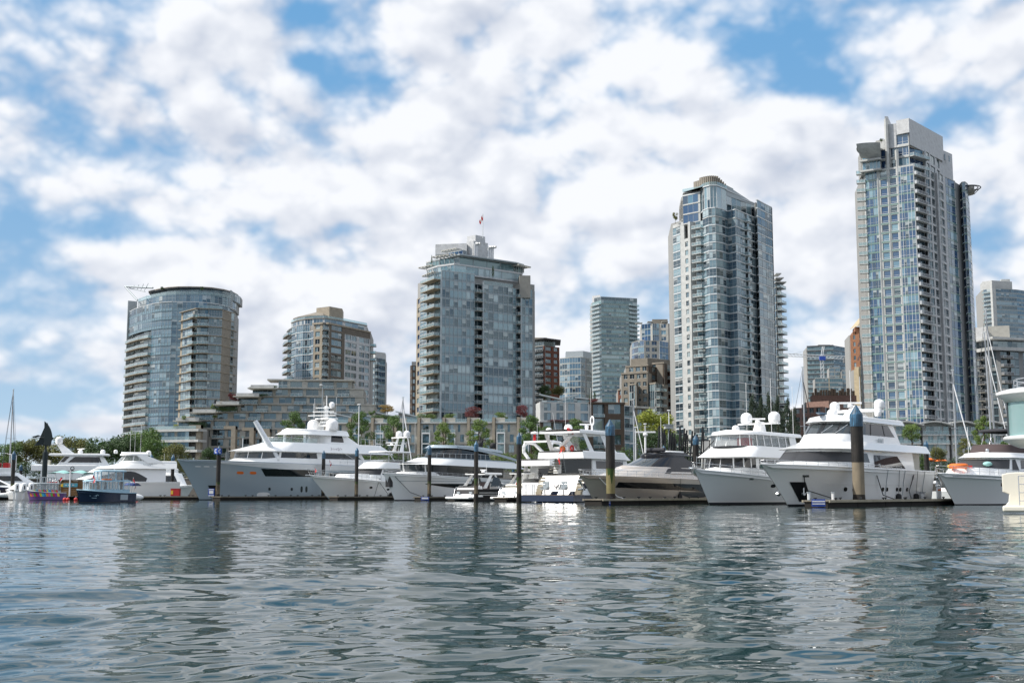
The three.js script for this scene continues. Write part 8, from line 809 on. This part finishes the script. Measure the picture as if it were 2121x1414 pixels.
const TR = yAt(877, 352) + 0.3; for (const [kind, mat, px, ty, w, by, D, label] of [['bush', 'red', 977, 836, 46, 869, 356, 'dark red maple on the townhouse roof'], ['bush', 'maroon', 1083, 833, 50, 872, 356, 'purple-red maple on the last townhouse roof'], ['bush', 'fresh', 930, 853, 34, 870, 356, 'round bright green shrub on the townhouse roof next to the red maple'], ['bush', 'fresh', 1038, 849, 36, 872, 356, 'round bright green shrub between the two red maples'], ['hedge', 'fresh', 883, 855, 40, 873, 356, 'loose green hedge on the townhouse roof below the tower balconies'], ['bush', 'autumn', 802, 832, 42, 858, 362, 'golden-brown shrub on the roof beside the leaning masts'], ['hedge', 'mid', 790, 858, 44, 875, 356, 'green hedge under the sloped roof studio'], ['bush', 'mid', 770, 848, 20, 862, 358, 'small green shrub beside the white roof hut']]) tree(kind, mat, px, ty, w, by, D, label, { base: TR, deep: 4 });
for (const [kind, mat, px, ty, w, by, label] of [['tree', 'red', 482, 812, 30, 838, 'red-brown small tree on a terrace of the stepped block'], ['bush', 'fresh', 441, 833, 14, 852, 'bright green shrub on the fourth terrace'], ['hedge', 'mid', 466, 840, 50, 852, 'low hedge along the red tree terrace'], ['bush', 'lime', 365, 876, 30, 889, 'yellow-green shrub on the lowest terrace'], ['bush', 'fresh', 381, 858, 14, 870, 'small bushy shrub on the second terrace'], ['hedge', 'mid', 528, 800, 26, 807, 'low planting on the upper terrace'], ['hedge', 'mid', 560, 797, 30, 804, 'low planting beneath the top roof slab'], ['bush', 'autumn', 457, 829, 18, 837, 'orange shrub behind the white terrace parapet'], ['hedge', 'dark', 408, 872, 40, 886, 'dark planting on the glass wing roof'], ['bush', 'fresh', 444, 858, 16, 866, 'small shrub on the parapet corner terrace'], ['hedge', 'mid', 525, 815, 60, 821, 'long low planting along the middle terrace']]) { const p = at(px, by, 393); tree(kind, mat, px, ty, w, by, 393, label, { base: p.y - 0.1, deep: 3 }); }
for (const [kind, mat, px, ty, w, by, D, label] of [['bush', 'olive', 1399, 436, 16, 461, 398, 'small windswept tree on the pale glass tower terrace'], ['poplar', 'dark', 1021, 550, 9, 573, 391, 'narrow cypress on the central tower upper terrace'], ['poplar', 'dark', 894, 528, 5, 545, 390, 'tiny cypress on the central tower top terrace'], ['bush', 'red', 1229, 823, 26, 836, 352, 'maroon shrub on the podium block roof'], ['poplar', 'dark', 1224, 812, 10, 832, 353, 'narrow cypress on the podium block roof'], ['poplar', 'dark', 1232, 811, 10, 832, 353, 'second narrow cypress on the podium block roof'], ['hedge', 'red', 1170, 868, 70, 875, 344, 'reddish flower trough along the white box of the podium'], ['bush', 'dark', 1826, 285, 10, 294, 370, 'tiny pine on the tallest tower terrace'], ['hedge', 'dark', 1812, 296, 22, 301, 368, 'low planting on the curved white roof'], ['bush', 'dark', 335, 592, 14, 602, 424, 'dark shrub on the round tower roof terrace'], ['bush', 'dark', 418, 590, 10, 603, 417, 'dark shrub near the round tower roof edge']]) { const p = at(px, by, D); tree(kind, mat, px, ty, w, by, D, label, { base: p.y - 0.1, deep: 2 }); }
// clipped hedges and planting that fill the bank in front of the houses
for (const [px, ty, w, by, mat, label] of [[560, 938, 90, 985, 'dark', 'dark hedge behind the superyacht windshield'], [650, 940, 110, 985, 'mid', 'green hedge behind the superyacht superstructure'], [760, 938, 110, 985, 'mid', 'green hedge beneath the airy street tree and white lamp'], [860, 940, 110, 985, 'dark', 'dark hedge behind the cream-white cruiser'], [950, 938, 90, 985, 'mid', 'green hedge behind the modern yacht hardtop'], [1040, 936, 90, 985, 'fresh', 'bright green hedge behind the sweeping hardtop'], [1095, 938, 80, 985, 'fresh', 'bright green hedge behind the slim pile'], [1180, 938, 110, 985, 'dark', 'dark hedge behind the navy yacht flybridge'], [1300, 926, 70, 985, 'mid', 'green hedge at the podium block glass end'], [1380, 930, 110, 990, 'dark', 'dark planting behind the steel frames'], [1560, 930, 120, 990, 'dark', 'dark planting at the poplar feet'], [1700, 925, 140, 990, 'dark', 'dark planting below the pink brick block'], [470, 948, 90, 990, 'dark', 'dark planting behind the superyacht bow'], [390, 950, 90, 990, 'olive', 'olive planting at the terraced wing base'], [1880, 930, 90, 985, 'mid', 'green planting behind the yacht cockpit'], [1975, 945, 110, 990, 'dark', 'dark planting behind the flybridge cruiser'], [2080, 945, 110, 990, 'mid', 'green planting beyond the glass wheelhouse'], [200, 950, 180, 992, 'dark', 'dark undergrowth below the tall dark tree'], [40, 955, 160, 992, 'dark', 'dark undergrowth below the olive trees'], [300, 945, 110, 992, 'dark', 'dark undergrowth below the round glass tower']]) tree('hedge', mat, px, ty, w, by, 316, label, { group: 'planting along the seawall', deep: 5 });
renderer.render(scene, camera);
